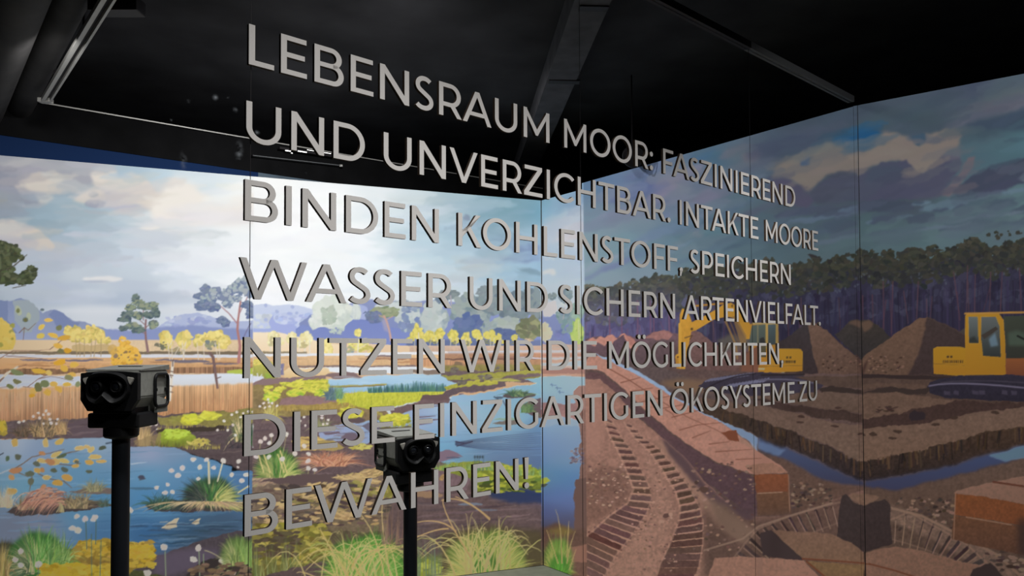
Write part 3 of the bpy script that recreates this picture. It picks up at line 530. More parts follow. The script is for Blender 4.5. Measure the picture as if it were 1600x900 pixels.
# clouds
ell(640, 330, 60, 12, (214, 224, 228), soft=4, alpha=.6, rough=4); ell(470, 372, 90, 6, (238, 238, 246), soft=3, alpha=.5); ell(650, 312, 50, 7, (204, 213, 214), soft=4, alpha=.6)
poly([(640, 345), (700, 352), (760, 360), (845, 352), (845, 372), (720, 372), (640, 362)], (166, 190, 206), soft=6, alpha=.5)
poly([(724, 340), (728, 335), (733, 336), (734, 344), (727, 350), (722, 348)], (112, 120, 148), soft=1, rough=2)
poly([(770, 350), (800, 344), (845, 352), (845, 372), (806, 382), (780, 376)], (168, 182, 194), soft=6, alpha=.6)
poly([(776, 394), (790, 398), (802, 396), (800, 386), (812, 384), (822, 388), (826, 380), (846, 384), (846, 408), (820, 412), (795, 407), (780, 403)], (124, 140, 168), soft=2, rough=4)
poly([(745, 386), (775, 382), (800, 392), (788, 400), (760, 398)], (178, 190, 194), soft=4, alpha=.6)
poly([(718, 417), (740, 413), (760, 415), (766, 421), (764, 428), (752, 424), (722, 424)], (194, 198, 198), soft=1, rough=2)
ell(715, 440, 40, 4, (190, 206, 218), soft=3, alpha=.6); ell(800, 432, 60, 6, (150, 178, 198), soft=4, alpha=.6); ell(690, 452, 60, 8, (214, 222, 226), soft=5, alpha=.8)
brushwork((400, 846, 300, 470), 260, 36, 6, 3.5, 0, .4, 1, 12)
# far hills and tall trees
poly([(390, 479), (412, 474), (428, 478), (445, 476), (456, 478), (466, 477), (478, 481), (494, 483), (500, 492), (500, 525), (390, 525)], (206, 214, 236), (190, 200, 234), rough=3)
dabs(22, 420, 490, 490, 512, 8, 4, [(176, 186, 228), (200, 208, 234), (188, 196, 230)], 4); dabs(10, 395, 430, 492, 516, 8, 6, [(212, 218, 224), (200, 208, 220)], 3)
poly([(390, 514), (430, 512), (460, 508), (470, 516), (470, 525), (390, 524)], (168, 180, 226), rough=2)
poly([(420, 505), (425, 492), (430, 503), (445, 507), (458, 505), (462, 512), (462, 522), (430, 522)], (168, 178, 226), rough=3)
for x, y in [(415, 477), (457, 480), (432, 487), (463, 490), (416, 500), (432, 496)]: ell(x, y, 3, 3, (176, 186, 222), rough=2)
poly([(470, 505), (488, 490), (500, 480), (540, 476), (570, 470), (640, 470), (720, 470), (850, 478), (850, 545), (470, 540)], (142, 152, 192), (124, 136, 186), rough=4)
poly([(538, 478), (560, 474), (574, 480), (574, 506), (556, 506)], (168, 178, 218), rough=3)
crown(520, 490, 30, 26, [(204, 212, 204), (214, 220, 212), (222, 227, 218)], 50, s=.32, base=(212, 218, 210), v=3); crown(512, 492, 14, 16, [(178, 190, 176), (188, 198, 184)], 20, v=3); crown(493, 504, 11, 12, [(214, 220, 214), (224, 228, 222)], 18, base=(220, 225, 219), v=3)
crown(540, 505, 12, 16, [(206, 214, 206)], 12, base=(212, 218, 211), v=3); crown(556, 488, 8, 16, [(204, 212, 210), (214, 220, 216)], 14, base=(210, 216, 214), v=3); crown(525, 518, 12, 6, [(190, 202, 194)], 8, v=3)
poly([(462, 514), (474, 508), (483, 510), (490, 520), (497, 512), (506, 510), (513, 514), (514, 528), (524, 524), (532, 526), (540, 510), (552, 500), (566, 500), (590, 496), (602, 510), (640, 518), (640, 545), (462, 541)], (124, 138, 196), (132, 144, 196), rough=3)
poly([(462, 516), (474, 508), (484, 511), (486, 530), (470, 533)], (132, 146, 200), rough=3)
crown(636, 492, 22, 24, [(176, 188, 192), (190, 200, 200)], 30, base=(180, 191, 196), v=4); crown(612, 478, 26, 9, [(206, 213, 214)], 14, v=3); crown(640, 480, 16, 10, [(128, 142, 172), (150, 162, 184)], 14)
crown(632, 505, 12, 16, [(132, 146, 180)], 12); crown(655, 512, 20, 14, [(118, 134, 174), (134, 148, 178)], 18)
crown(680, 500, 22, 26, [(160, 174, 182), (178, 188, 190), (190, 198, 196)], 36, base=(170, 182, 186), v=4)
crown(702, 460, 16, 8, [(114, 126, 134), (132, 142, 144)], 22, base=(124, 136, 140), v=4); line([(704, 462), (706, 482)], 2, (178, 170, 180)); crown(690, 470, 10, 8, [(120, 134, 152)], 10)
crown(738, 486, 34, 28, [(124, 140, 148), (140, 153, 158), (156, 166, 164)], 60, s=.26, base=(136, 150, 156), v=4); crown(770, 470, 28, 22, [(118, 132, 142), (134, 146, 150)], 40, s=.28, base=(126, 140, 148), v=4)
crown(806, 478, 28, 24, [(104, 118, 130), (122, 134, 140)], 44, s=.28, base=(114, 128, 138), v=4); crown(838, 476, 16, 26, [(110, 122, 130), (126, 136, 138)], 30, base=(116, 128, 134), v=4); crown(822, 462, 12, 14, [(112, 124, 130)], 14, v=4)
crown(757, 455, 14, 8, [(136, 146, 150)], 14, v=4); crown(732, 512, 26, 20, [(92, 108, 152), (104, 120, 158)], 30, base=(98, 114, 154), v=4); crown(788, 508, 24, 14, [(150, 160, 160), (164, 172, 166)], 26, base=(152, 162, 160), v=4)
crown(766, 512, 16, 12, [(150, 162, 164)], 14, v=4); crown(785, 524, 26, 12, [(92, 106, 144)], 20, base=(96, 110, 146), v=4); crown(830, 514, 26, 18, [(124, 128, 98), (138, 140, 106), (110, 114, 92)], 40, s=.28, base=(126, 130, 102), v=5)
poly([(636, 532), (700, 530), (850, 532), (850, 545), (636, 543)], (104, 116, 152), soft=1, rough=3)
crown(600, 488, 24, 9, [(128, 140, 116), (144, 154, 124), (156, 164, 134)], 40, s=.28, base=(138, 148, 120)); crown(584, 495, 14, 10, [(108, 120, 158), (120, 130, 160)], 20); crown(575, 489, 8, 4, [(110, 122, 150)], 6)
line([(600, 494), (604, 502), (608, 515), (611, 532)], 3.2, (202, 164, 152)); line([(603, 500), (614, 494)], 1.4, (190, 160, 150)); line([(602, 498), (592, 492)], 1.4, (190, 160, 150)); poly([(596, 498), (603, 500), (608, 520), (600, 516)], (180, 168, 186), soft=1, alpha=.6)
# fields and water bands
poly([(390, 519), (430, 519), (470, 527), (500, 534), (640, 540), (850, 541), (850, 620), (390, 620)], (234, 210, 180), (206, 164, 126), rough=1)
poly([(390, 519), (430, 519), (470, 527), (500, 534), (540, 540), (540, 552), (390, 552)], (246, 228, 200), (240, 214, 180), rough=1)
poly([(640, 540), (850, 540), (850, 551), (640, 551)], (208, 180, 160), (196, 166, 146), tex=.06)
# rows of yellow birches on the far shore
YB = [(190, 182, 102), (216, 206, 112), (232, 220, 126)]; YP = [(224, 212, 156), (238, 226, 172), (244, 234, 188)]
for cx, cy, rx, ry in [(427, 527, 10, 9), (457, 530, 10, 11), (479, 531, 11, 12), (430, 534, 14, 7), (464, 538, 10, 6)]: crown(cx, cy, rx, ry, YP, 18, s=.32, base=(234, 222, 166), v=4)
for x in (422, 434, 455, 468, 476, 484): line([(x, 532), (x + rng.normal(0, 2), 554)], 1.4, (230, 224, 214))
crown(424, 533, 7, 9, [(200, 190, 146)], 8); crown(474, 540, 8, 6, [(196, 184, 136)], 8)
crown(510, 546, 10, 14, [(220, 204, 124), (236, 218, 138), (242, 226, 156)], 26, base=(230, 212, 132)); crown(512, 562, 7, 6, [(230, 204, 120)], 8)
crown(559, 520, 6, 7, [(226, 214, 128), (236, 222, 140)], 10, base=(226, 212, 128)); crown(562, 540, 20, 11, [(206, 196, 112), (226, 214, 128), (236, 224, 142)], 40, s=.22); crown(572, 550, 16, 10, [(222, 204, 118), (198, 186, 108)], 24, s=.22); crown(545, 548, 8, 6, [(150, 162, 168), (176, 176, 140)], 12)
line([(560, 530), (559, 560), (560, 568)], 1.6, (236, 230, 214)); line([(560, 545), (572, 538)], 1, (232, 222, 200)); line([(514, 548), (512, 566)], 1.4, (232, 224, 196))
for cx, cy, rx, ry in [(651, 513, 5, 6), (645, 523, 6, 6), (654, 522, 9, 9), (664, 528, 6, 7), (640, 530, 6, 4), (673, 526, 7, 9), (688, 522, 8, 8), (680, 530, 6, 6), (708, 524, 8, 10), (712, 532, 6, 6), (727, 527, 7, 8), (731, 534, 6, 6), (744, 522, 8, 8), (748, 528, 6, 6), (762, 525, 7, 7), (769, 522, 5, 7), (772, 530, 6, 6), (780, 529, 5, 7), (804, 528, 5, 5), (786, 534, 5, 4)]:
    crown(cx, cy, rx, ry, [(196, 186, 98), (214, 200, 104), (226, 212, 118)], 12, s=.38, base=(212, 198, 104), v=4)
for cx, cy in [(675, 534), (710, 535), (730, 537), (764, 535), (780, 538), (755, 534), (800, 536)]: crown(cx, cy, 7, 4, [(140, 136, 104), (120, 124, 116)], 6)
crown(826, 532, 8, 4, [(170, 152, 126), (186, 166, 140)], 10)
for x in (648, 655, 674, 681, 690, 705, 714, 728, 733, 746, 752, 766, 772, 782, 804): line([(x, 528), (x + rng.normal(0, 1.5), 541 if x > 660 else 578)], 1.2, (206, 198, 176))
line([(654, 520), (656, 550), (652, 580)], 1.8, (216, 208, 190))
poly([(410, 549), (480, 550), (480, 553), (410, 553)], (150, 136, 110), rough=2)
poly([(396, 553), (520, 552), (700, 549), (850, 548), (850, 552), (700, 554), (540, 556), (396, 557)], (230, 230, 234), rough=1)
poly([(700, 549), (850, 547), (850, 551), (700, 553)], (196, 196, 204), rough=1)
poly([(396, 557), (540, 556), (700, 554), (850, 552), (850, 580), (396, 580)], (226, 190, 148), (206, 168, 128), rough=1, tex=.06)
poly([(690, 552), (850, 551), (850, 582), (690, 578)], (176, 134, 110), (150, 122, 88), tex=.08, soft=1)
for x, y, rx, c in [(600, 557, 30, (140, 120, 120)), (620, 561, 60, (168, 128, 104)), (760, 561, 80, (116, 88, 80)), (650, 566, 40, (190, 146, 110)), (560, 565, 34, (214, 170, 130)), (450, 560, 30, (206, 168, 130)), (800, 558, 46, (150, 112, 98)), (830, 559, 22, (190, 184, 190))]: ell(x, y, rx, 1.5, c, rough=2)
poly([(640, 562), (720, 563), (760, 566), (640, 574)], (198, 150, 114), rough=2, streak=VERT * .2); poly([(712, 564), (722, 566), (722, 576), (708, 576)], (116, 100, 84), rough=2, alpha=.8)
poly([(690, 572), (780, 568), (850, 570), (850, 592), (690, 590)], (144, 132, 84), (128, 122, 66), rough=4, tex=.12)
poly([(466, 571), (530, 572), (602, 571), (650, 570), (650, 574), (540, 575), (466, 574)], (136, 116, 112), rough=2)
poly([(468, 575), (540, 574), (650, 573), (690, 577), (690, 584), (560, 583), (470, 580)], (232, 236, 242), rough=1.5)
poly([(690, 577), (640, 578), (620, 582), (690, 586)], (134, 118, 108), rough=2)
poly([(440, 582), (450, 574), (470, 576), (500, 575), (514, 577), (516, 584), (505, 589), (445, 590)], (234, 208, 168), (222, 190, 140), rough=3)
poly([(396, 562), (410, 562), (424, 566), (436, 580), (436, 592), (396, 592)], (196, 192, 96), (150, 150, 84), rough=4, tex=.1); crown(403, 566, 9, 5, [(222, 206, 110)], 8); crown(418, 586, 8, 4, [(150, 178, 70)], 6)
poly([(434, 568), (444, 568), (444, 586), (434, 586)], (130, 126, 156), rough=2); ell(437, 577, 3, 1.5, (220, 222, 234))
poly([(394, 588), (410, 588), (414, 593), (406, 600), (394, 600)], (214, 218, 234), rough=2); line([(406, 602), (404, 592), (402, 584)], 1.6, (224, 222, 226)); line([(404, 592), (409, 585)], 1.2, (224, 222, 226)); line([(404, 595), (398, 590)], 1.2, (224, 222, 226))
poly([(394, 600), (410, 592), (450, 590), (510, 586), (512, 596), (480, 600), (440, 602), (394, 604)], (140, 116, 116), rough=3)
poly([(506, 586), (530, 582), (556, 583), (566, 591), (556, 593), (520, 592)], (134, 112, 112), rough=3)
poly([(504, 595), (520, 593), (560, 592), (568, 588), (600, 586), (640, 585), (700, 585), (706, 590), (716, 600), (700, 606), (640, 612), (520, 614), (510, 606)], (178, 208, 230), (150, 186, 214), rough=2)
for i in range(20): ell(rng.uniform(520, 700), rng.uniform(588, 606), rng.uniform(10, 26), 1, jit((196, 218, 234), 5), alpha=.4, rough=1)
poly([(510, 603), (560, 602), (604, 600), (604, 603), (560, 605), (512, 606)], (172, 162, 92), rough=1.5); line([(530, 605), (600, 602)], 1.3, (130, 112, 88))
# mossy bank
poly([(394, 602), (440, 600), (500, 590), (514, 600), (512, 612), (526, 616), (640, 611), (660, 625), (600, 640), (640, 680), (640, 720), (394, 720)], (150, 130, 84), (104, 86, 84), rough=4, tex=.15)
for cx, cy, rx, ry, c in [(480, 597, 24, 4, 0), (505, 597, 10, 5, 0), (495, 603, 22, 5, 0), (470, 603, 18, 4, 0), (450, 600, 14, 3, 0), (505, 609, 12, 5, 0), (488, 610, 10, 5, 0), (417, 611, 6, 4, 0), (434, 610, 8, 5, 0), (462, 614, 15, 6, 1), (424, 620, 15, 8, 1), (503, 615, 12, 6, 1), (478, 609, 8, 3, 0), (440, 606, 8, 3, 0), (420, 605, 8, 3, 0)]:
    crown(cx, cy, rx, ry, [(168, 172, 70), (200, 198, 80), (220, 212, 92)] if not c else [(150, 180, 66), (182, 200, 76), (210, 210, 84)], 16, s=.34, base=(194, 190, 78), v=5)
poly([(440, 622), (470, 618), (500, 620), (530, 624), (560, 623), (530, 630), (470, 634), (436, 634)], (146, 116, 116), rough=3, tex=.1); ell(585, 622, 24, 1.6, (110, 96, 86), rough=2)
poly([(430, 634), (480, 632), (530, 628), (560, 632), (550, 640), (470, 640), (430, 642)], (164, 140, 82), rough=4, tex=.15); grass_edge(430, 560, lambda x: 641, 8, 80, [(180, 158, 86), (150, 128, 72)])
MEAD = [(186, 188, 70), (200, 198, 78), (172, 176, 64), (208, 204, 90)]
poly([(524, 622), (540, 614), (580, 613), (620, 612), (648, 609), (690, 610), (694, 616), (676, 620), (660, 624), (636, 632), (620, 636), (590, 640), (566, 638), (550, 632), (526, 628)], (198, 196, 74), (180, 182, 68), rough=4, tex=.1)
for i in range(260): x = rng.uniform(528, 690); y = rng.uniform(614, 636 - max(0, (x - 620)) * .3); line([(x, y), (x + rng.normal(0, .8), y - rng.uniform(3, 7))], 1.1, jit(pick(MEAD + [(150, 158, 60)]), 5), w1=.5)
for i in range(420): x = rng.uniform(576, 696); y = 613 - (x - 576) * .02; line([(x, y), (x + rng.normal(0, .9), y - rng.uniform(5, 17 - 10 * abs(x - 650) / 90))], 1.3, jit(pick([(74, 118, 112), (60, 98, 100), (96, 136, 112), (84, 110, 120)]), 6), w1=.5)
tuft(518, 624, 20, 22, 70, [(96, 116, 130), (82, 102, 116), (112, 134, 130)], 1.7); tuft(530, 622, 14, 22, 40, [(126, 160, 112), (104, 140, 110)], 1.4, lean=.3)
# right bank of the pool
poly([(690, 588), (716, 600), (714, 606), (694, 612), (690, 616), (700, 620), (720, 614), (760, 610), (792, 604), (790, 598), (838, 597), (826, 592), (812, 590), (850, 587), (850, 578), (690, 580)], (112, 96, 96), (96, 82, 88), rough=3, tex=.1)
poly([(690, 588), (760, 582), (850, 578), (850, 582), (800, 586), (780, 592), (760, 594), (720, 594), (700, 592)], (152, 148, 74), rough=4, tex=.12); poly([(694, 606), (720, 598), (750, 594), (776, 596), (776, 602), (740, 602), (712, 608), (696, 610)], (178, 172, 78), (160, 158, 70), rough=4, tex=.12)
for x, y, rx, ry in [(758, 591, 12, 6), (722, 596, 8, 8), (710, 579, 7, 5), (735, 580, 6, 4), (778, 575, 4, 3)]: crown(x, y, rx, ry, [(98, 90, 88), (114, 106, 96)], 10, s=.4)
for i in range(14): ell(rng.uniform(770, 806), rng.uniform(592, 596), 10, .8, (168, 164, 92), rough=1)
mud = [(694, 616), (660, 618), (656, 626), (690, 630), (706, 624), (700, 620)]
poly(mud, (104, 84, 86), rough=3); poly([(610, 640), (640, 632), (662, 624), (690, 626), (706, 622), (700, 628), (660, 646), (612, 650)], (112, 92, 94), rough=3, tex=.1)
# open water in the middle
W1 = [(706, 619), (740, 616), (792, 607), (838, 599), (820, 592), (850, 588), (850, 790), (760, 790), (700, 740), (640, 730), (600, 700), (560, 690), (520, 690), (498, 686), (500, 668), (540, 662), (600, 655), (650, 640), (700, 628)]
c0 = CLIP[0]
m = fill_region(W1, [(720, 622, (140, 176, 204)), (800, 606, (142, 180, 202)), (840, 595, (150, 190, 204)), (840, 620, (124, 160, 182)), (760, 622, (132, 168, 194)), (690, 640, (170, 192, 212)), (730, 640, (164, 188, 206)), (660, 650, (150, 164, 196)), (700, 668, (134, 162, 196)), (800, 650, (138, 178, 190)), (760, 656, (150, 182, 194)), (840, 664, (92, 120, 148)), (690, 690, (112, 166, 194)), (700, 705, (104, 146, 178)), (760, 676, (112, 148, 178)), (760, 700, (98, 122, 152)), (830, 685, (92, 112, 140)), (780, 720, (94, 112, 142)), (835, 720, (86, 102, 128)), (720, 730, (102, 136, 150)), (600, 690, (120, 150, 186)), (560, 680, (144, 154, 186)), (520, 680, (150, 158, 190)), (580, 660, (150, 172, 200)), (640, 665, (150, 164, 196)), (800, 770, (44, 56, 88)), (840, 780, (44, 50, 76))], rough=3)
CLIP[0] = m
for i in range(120): ell(rng.uniform(500, 850), rng.uniform(620, 780), rng.uniform(10, 40), rng.uniform(.7, 1.6), jit(pick([(176, 194, 212), (96, 128, 160), (130, 170, 190)]), 8), rough=2, alpha=.22, ang=-2)
CLIP[0] = c0
for x0, y0, x1, y1 in [(655, 636, 690, 634), (655, 652, 680, 650), (676, 656, 690, 655), (655, 663, 674, 661), (735, 613, 743, 612), (718, 616, 724, 615)]: line([(x0, y0), (x1, y1)], 2.4, (112, 98, 112), w1=1)
for i in range(9): line(curve((712, 692 + i * .4), (760, 690 - 8 + i * 3), (848, 676 + i * 3.2)), 1.3, jit((70, 80, 104), 5), w1=.7, alpha=.75)
line([(712, 690), (726, 693), (738, 690)], 2.2, (66, 64, 84)); line([(714, 697), (730, 692)], 1.6, (66, 64, 84))
ell(812, 618, 25, 5, (88, 78, 80), rough=3); tuft(810, 619, 30, 13, 60, [(92, 116, 84), (70, 92, 76), (112, 132, 92)], 1.4); ell(781, 621, 7, 2, (80, 96, 112), rough=2)
poly([(816, 634), (832, 624), (850, 622), (850, 656), (834, 650), (818, 644)], (96, 80, 84), rough=3); tuft(822, 644, 22, 20, 40, [(98, 124, 82), (80, 104, 76), (120, 140, 92)], 1.4); poly([(770, 662), (790, 657), (812, 656), (806, 663), (780, 664)], (112, 104, 98), rough=3); ell(792, 655, 20, 2, (130, 150, 120), rough=3, alpha=.7)
line([(772, 620), (778, 624)], 2, (70, 84, 100)); line([(786, 626), (790, 634)], 2, (88, 96, 116))
poly([(686, 706), (700, 702), (712, 706), (722, 713), (708, 716), (690, 722), (684, 722)], (122, 104, 118), rough=3); ell(708, 715, 12, 1.3, (92, 90, 108))
# tufts and mud in front of the left bank
poly([(394, 650), (420, 648), (470, 650), (500, 645), (530, 648), (540, 660), (500, 668), (498, 690), (540, 692), (600, 690), (640, 700), (640, 760), (394, 760)], (110, 92, 94), (92, 76, 78), rough=5, tex=.15)
for i in range(80): ell(rng.uniform(398, 560), rng.uniform(650, 760), rng.uniform(10, 30), 1.4, jit(pick([(84, 70, 76), (128, 108, 106), (100, 84, 84)]), 5), rough=2, alpha=.5, ang=-3)
poly([(394, 640), (440, 642), (470, 640), (530, 640), (526, 646), (450, 650), (394, 652)], (140, 122, 80), rough=4, tex=.15)
tuft(424, 656, 24, 30, 60, [(186, 172, 96), (160, 146, 88), (204, 190, 116)], 1.4, lean=.15); cotton([(419, 624), (412, 630), (425, 630), (406, 635), (414, 637), (421, 635), (433, 634), (420, 629)], 2.4)
tuft(500, 672, 30, 26, 50, [(140, 140, 104), (118, 120, 92), (164, 160, 116)], 1.3); cotton([(463, 656), (469, 658), (475, 652), (466, 664), (477, 665), (492, 655), (494, 657), (503, 649), (503, 653), (513, 656), (505, 663), (511, 662), (489, 649), (490, 662)], 2.5)
crown(548, 646, 22, 9, [(166, 164, 66), (192, 186, 72), (206, 198, 84)], 34, s=.26, base=(184, 178, 70)); poly([(538, 654), (560, 652), (572, 656), (560, 660), (540, 660)], (96, 80, 84), rough=3)
crown(618, 656, 26, 10, [(150, 154, 62), (184, 182, 66), (204, 200, 78)], 46, s=.24, base=(180, 178, 66)); grass_edge(592, 642, lambda x: 668, 9, 50, [(140, 144, 60), (172, 170, 72)]); poly([(588, 666), (645, 666), (640, 674), (600, 676)], (100, 92, 74), rough=4)
poly([(564, 664), (590, 658), (596, 672), (580, 676)], (106, 100, 116), rough=3); crown(592, 646, 8, 6, [(170, 160, 84)], 8)
poly([(532, 684), (540, 677), (552, 676), (562, 680), (564, 686), (545, 689)], (110, 96, 108), rough=2); poly([(505, 676), (530, 674), (532, 678), (508, 680)], (112, 96, 108), rough=2)
poly([(456, 690), (470, 682), (496, 682), (512, 690), (512, 702), (470, 704)], (196, 166, 102), rough=5, tex=.1); dabs(14, 460, 512, 684, 702, 8, 2, [(212, 182, 116), (150, 122, 88)], 5); crown(565, 698, 18, 5, [(176, 166, 84), (190, 180, 100)], 16)
poly([(490, 688), (520, 690), (540, 700), (520, 706), (500, 704)], (160, 140, 90), rough=4)
tuft(518, 728, 64, 26, 190, [(170, 116, 92), (192, 140, 112), (146, 98, 82), (208, 160, 128)], 1.5, spread=1.3)
tussock(434, 754, 54, 64, 620, [(150, 156, 96), (104, 126, 70), (176, 170, 112)], [(74, 118, 56), (92, 140, 66), (56, 92, 50), (112, 150, 80)], [(170, 176, 104), (192, 188, 124), (130, 152, 82)], 1.9, (62, 96, 50), [(168, 140, 116), (128, 108, 98)])
for i in range(60): x = 434 + rng.normal(0, 16); tx = x + rng.uniform(-50, 24); line(curve((x, 752), ((x + tx) / 2, 750), (tx, 762 + rng.uniform(-4, 12))), 1.4, jit(pick([(168, 140, 116), (128, 108, 98)]), 8), w1=.5)
for x in (402, 412, 434, 438): line([(x, 706 + rng.uniform(-4, 8)), (x + 10, 738)], 2, (206, 190, 128))
cotton([(407, 690), (414, 685), (424, 680), (421, 692), (447, 679), (400, 714), (420, 714), (461, 709), (482, 709), (481, 720), (492, 734), (482, 732), (475, 697), (441, 717)], 4.2)
for x, y in [(407, 690), (447, 679), (492, 734), (482, 732), (424, 680)]: line([(x, y + 3), (x + rng.uniform(-6, 2), y + 26)], 1.1, (170, 160, 120), w1=.7)
# tan gravel, mud and moss below
poly([(394, 800), (700, 760), (850, 775), (850, 1110), (394, 1110)], (92, 80, 64), (62, 54, 44), tex=.15)
poly([(394, 760), (470, 752), (560, 740), (640, 730), (640, 830), (394, 830)], (118, 100, 90), (106, 92, 74), rough=5, tex=.2)
poly([(400, 752), (480, 740), (560, 742), (540, 752), (470, 758)], (92, 76, 76), rough=4)
for x, y, rx, ry in [(590, 737, 28, 7), (560, 744, 26, 5), (540, 746, 20, 4), (602, 733, 16, 6), (500, 762, 24, 7), (490, 777, 20, 5), (525, 772, 16, 6), (575, 752, 22, 5), (470, 790, 22, 5), (440, 790, 18, 5), (540, 806, 20, 7), (520, 800, 14, 6), (560, 790, 16, 5), (600, 770, 14, 5), (412, 808, 16, 5), (430, 815, 20, 4), (610, 752, 12, 4), (480, 812, 16, 5)]:
    crown(x, y, rx, ry, [(150, 126, 92), (176, 150, 108), (196, 168, 120)], 14, s=.34, base=(164, 138, 98))
crown(560, 770, 34, 16, [(126, 116, 68), (112, 104, 62), (146, 134, 78)], 40, s=.24); crown(606, 768, 16, 14, [(140, 132, 64), (122, 114, 58)], 20); crown(470, 785, 22, 8, [(128, 116, 72)], 16); crown(520, 790, 30, 10, [(112, 98, 70), (136, 118, 80)], 24)
dabs(60, 400, 620, 758, 824, 12, 3.5, [(84, 70, 66), (96, 80, 72), (70, 60, 60)], 6); dabs(40, 400, 600, 760, 820, 8, 2.5, [(186, 158, 112), (160, 134, 96)], 6)
poly([(394, 822), (440, 816), (500, 820), (520, 850), (500, 905), (394, 905)], (128, 118, 58), (92, 86, 48), rough=6, tex=.2); dabs(80, 398, 510, 820, 880, 10, 5, [(146, 134, 64), (112, 104, 54), (160, 146, 76), (98, 92, 50)], 6); dabs(26, 398, 470, 828, 870, 12, 4, [(74, 62, 50), (84, 72, 56)], 5)
for i in range(60): x = rng.uniform(395, 470); line([(x, 905), (x + rng.normal(0, 5), rng.uniform(840, 880))], 1.3, jit(pick([(112, 120, 76), (92, 100, 62), (138, 140, 92)]), 7), w1=.5)
# mud and meadow on the right
poly([(620, 740), (690, 722), (720, 740), (760, 764), (850, 775), (850, 1110), (394, 1110), (394, 905), (600, 850)], (100, 82, 82), (62, 52, 50), rough=5, tex=.15)
for i in range(80): ell(rng.uniform(640, 845), rng.uniform(765, 840), rng.uniform(10, 34), 1.6, jit(pick([(70, 60, 66), (118, 98, 98), (88, 74, 78)]), 5), rough=2, alpha=.5, ang=-3)
poly([(760, 766), (800, 762), (850, 768), (850, 785), (800, 786), (768, 778)], (44, 54, 84), soft=2, rough=3, alpha=.9); ell(735, 788, 20, 2, (112, 128, 148), alpha=.7, rough=2); ell(760, 797, 18, 1.5, (104, 116, 134), alpha=.6)
poly([(640, 736), (690, 730), (736, 745), (730, 766), (660, 770)], (112, 92, 96), rough=4, tex=.15); crown(688, 745, 8, 5, [(160, 130, 86)], 6); ell(665, 773, 26, 5, (150, 120, 92), rough=3, alpha=.8)
poly([(676, 732), (720, 722), (770, 720), (810, 728), (850, 738), (850, 766), (826, 764), (780, 768), (740, 770), (736, 748), (700, 738)], (132, 138, 62), (104, 112, 44), rough=4, tex=.2)
dabs(40, 744, 848, 728, 748, 10, 3.5, [(166, 166, 66), (142, 150, 56), (112, 124, 52)], 6); dabs(30, 744, 845, 748, 768, 10, 3, [(70, 80, 42), (96, 108, 46), (160, 160, 64)], 6)
for i in range(220): x = rng.uniform(680, 848); y = 734 + (x > 780) * 8; line([(x, y), (x + rng.normal(0, 2), y - rng.uniform(5, 15))], 1.2, jit(pick([(122, 150, 96), (98, 130, 80), (150, 160, 84)]), 7), w1=.4)
for x in (742, 746, 750, 754): line([(x, 735), (x + rng.normal(0, 3), 712)], 1.3, (72, 92, 98), w1=.7); ell(x, 714, 1.5, 2.5, (66, 78, 88))
poly([(690, 835), (760, 820), (850, 830), (850, 905), (690, 905)], (74, 66, 46), soft=4, alpha=.8)
# big grass clumps at the bottom edge
tussock(572, 922, 98, 104, 900, [(110, 142, 66), (150, 160, 92), (88, 124, 58)], [(78, 134, 52), (64, 112, 46), (96, 148, 64), (120, 160, 80)], [(90, 136, 60), (116, 150, 78)], 2.4, (62, 108, 44))
for i in range(54):
    x = 566 + rng.normal(0, 26); a = rng.uniform(-1, 1); line(curve((x, 910), (x + a * 40, 830 - rng.uniform(0, 20)), (x + a * 100, 838 + abs(a) * 50 + rng.uniform(-20, 20))), 2.1, jit(pick([(176, 162, 104), (156, 150, 92), (196, 176, 118), (140, 150, 88)]), 7), w1=.7)
for p in [((545, 905), (500, 830), (500, 825)), ((600, 900), (590, 830), (560, 800)), ((560, 870), (600, 850), (628, 860)), ((610, 900), (590, 800), (600, 775)), ((500, 905), (470, 890), (464, 895)), ((530, 905), (490, 880), (480, 870))]: line(curve(*p), 2.2, (196, 172, 118), w1=1)
for i in range(30): x = rng.uniform(590, 640); line([(x, 850), (x + rng.normal(0, 6), rng.uniform(780, 820))], 1.2, jit((128, 104, 88), 6), w1=.5)
poly([(640, 870), (690, 868), (690, 905), (640, 905)], (104, 120, 56), soft=3, alpha=.8); crown(672, 888, 20, 12, [(132, 140, 60), (150, 156, 70)], 18); 
for i in range(30): x = rng.uniform(650, 690); line([(x, 905), (x + rng.normal(0, 3), rng.uniform(820, 860))], 1.2, jit((96, 110, 88), 6), w1=.4)
tussock(762, 922, 104, 112, 1000, [(160, 156, 94), (134, 138, 78), (180, 170, 110)], [(128, 140, 70), (150, 154, 86), (96, 118, 56), (110, 130, 62)], [(150, 150, 88), (128, 134, 74), (168, 160, 100)], 2.3, (92, 108, 54)); tussock(756, 916, 40, 70, 160, [(84, 112, 54)], [(70, 112, 48), (88, 130, 58)], [(92, 118, 58)], 2.2, (66, 96, 46))
for i in range(44):
    x = 752 + rng.normal(0, 26); a = rng.uniform(-1, 1); line(curve((x, 905), (x + a * 40, 820 - rng.uniform(0, 26)), (x + a * 96, 812 + abs(a) * 56 + rng.uniform(-24, 20))), 2.1, jit(pick([(186, 172, 118), (166, 158, 100), (202, 184, 126)]), 7), w1=.7)
for p in [((765, 810), (720, 770), (690, 782)), ((712, 830), (690, 808), (652, 816)), ((700, 826), (680, 826), (650, 840)), ((735, 870), (690, 800), (692, 780)), ((765, 812), (745, 790), (712, 776))]: line(curve(*p), 2.4, (190, 158, 110), w1=1.2)
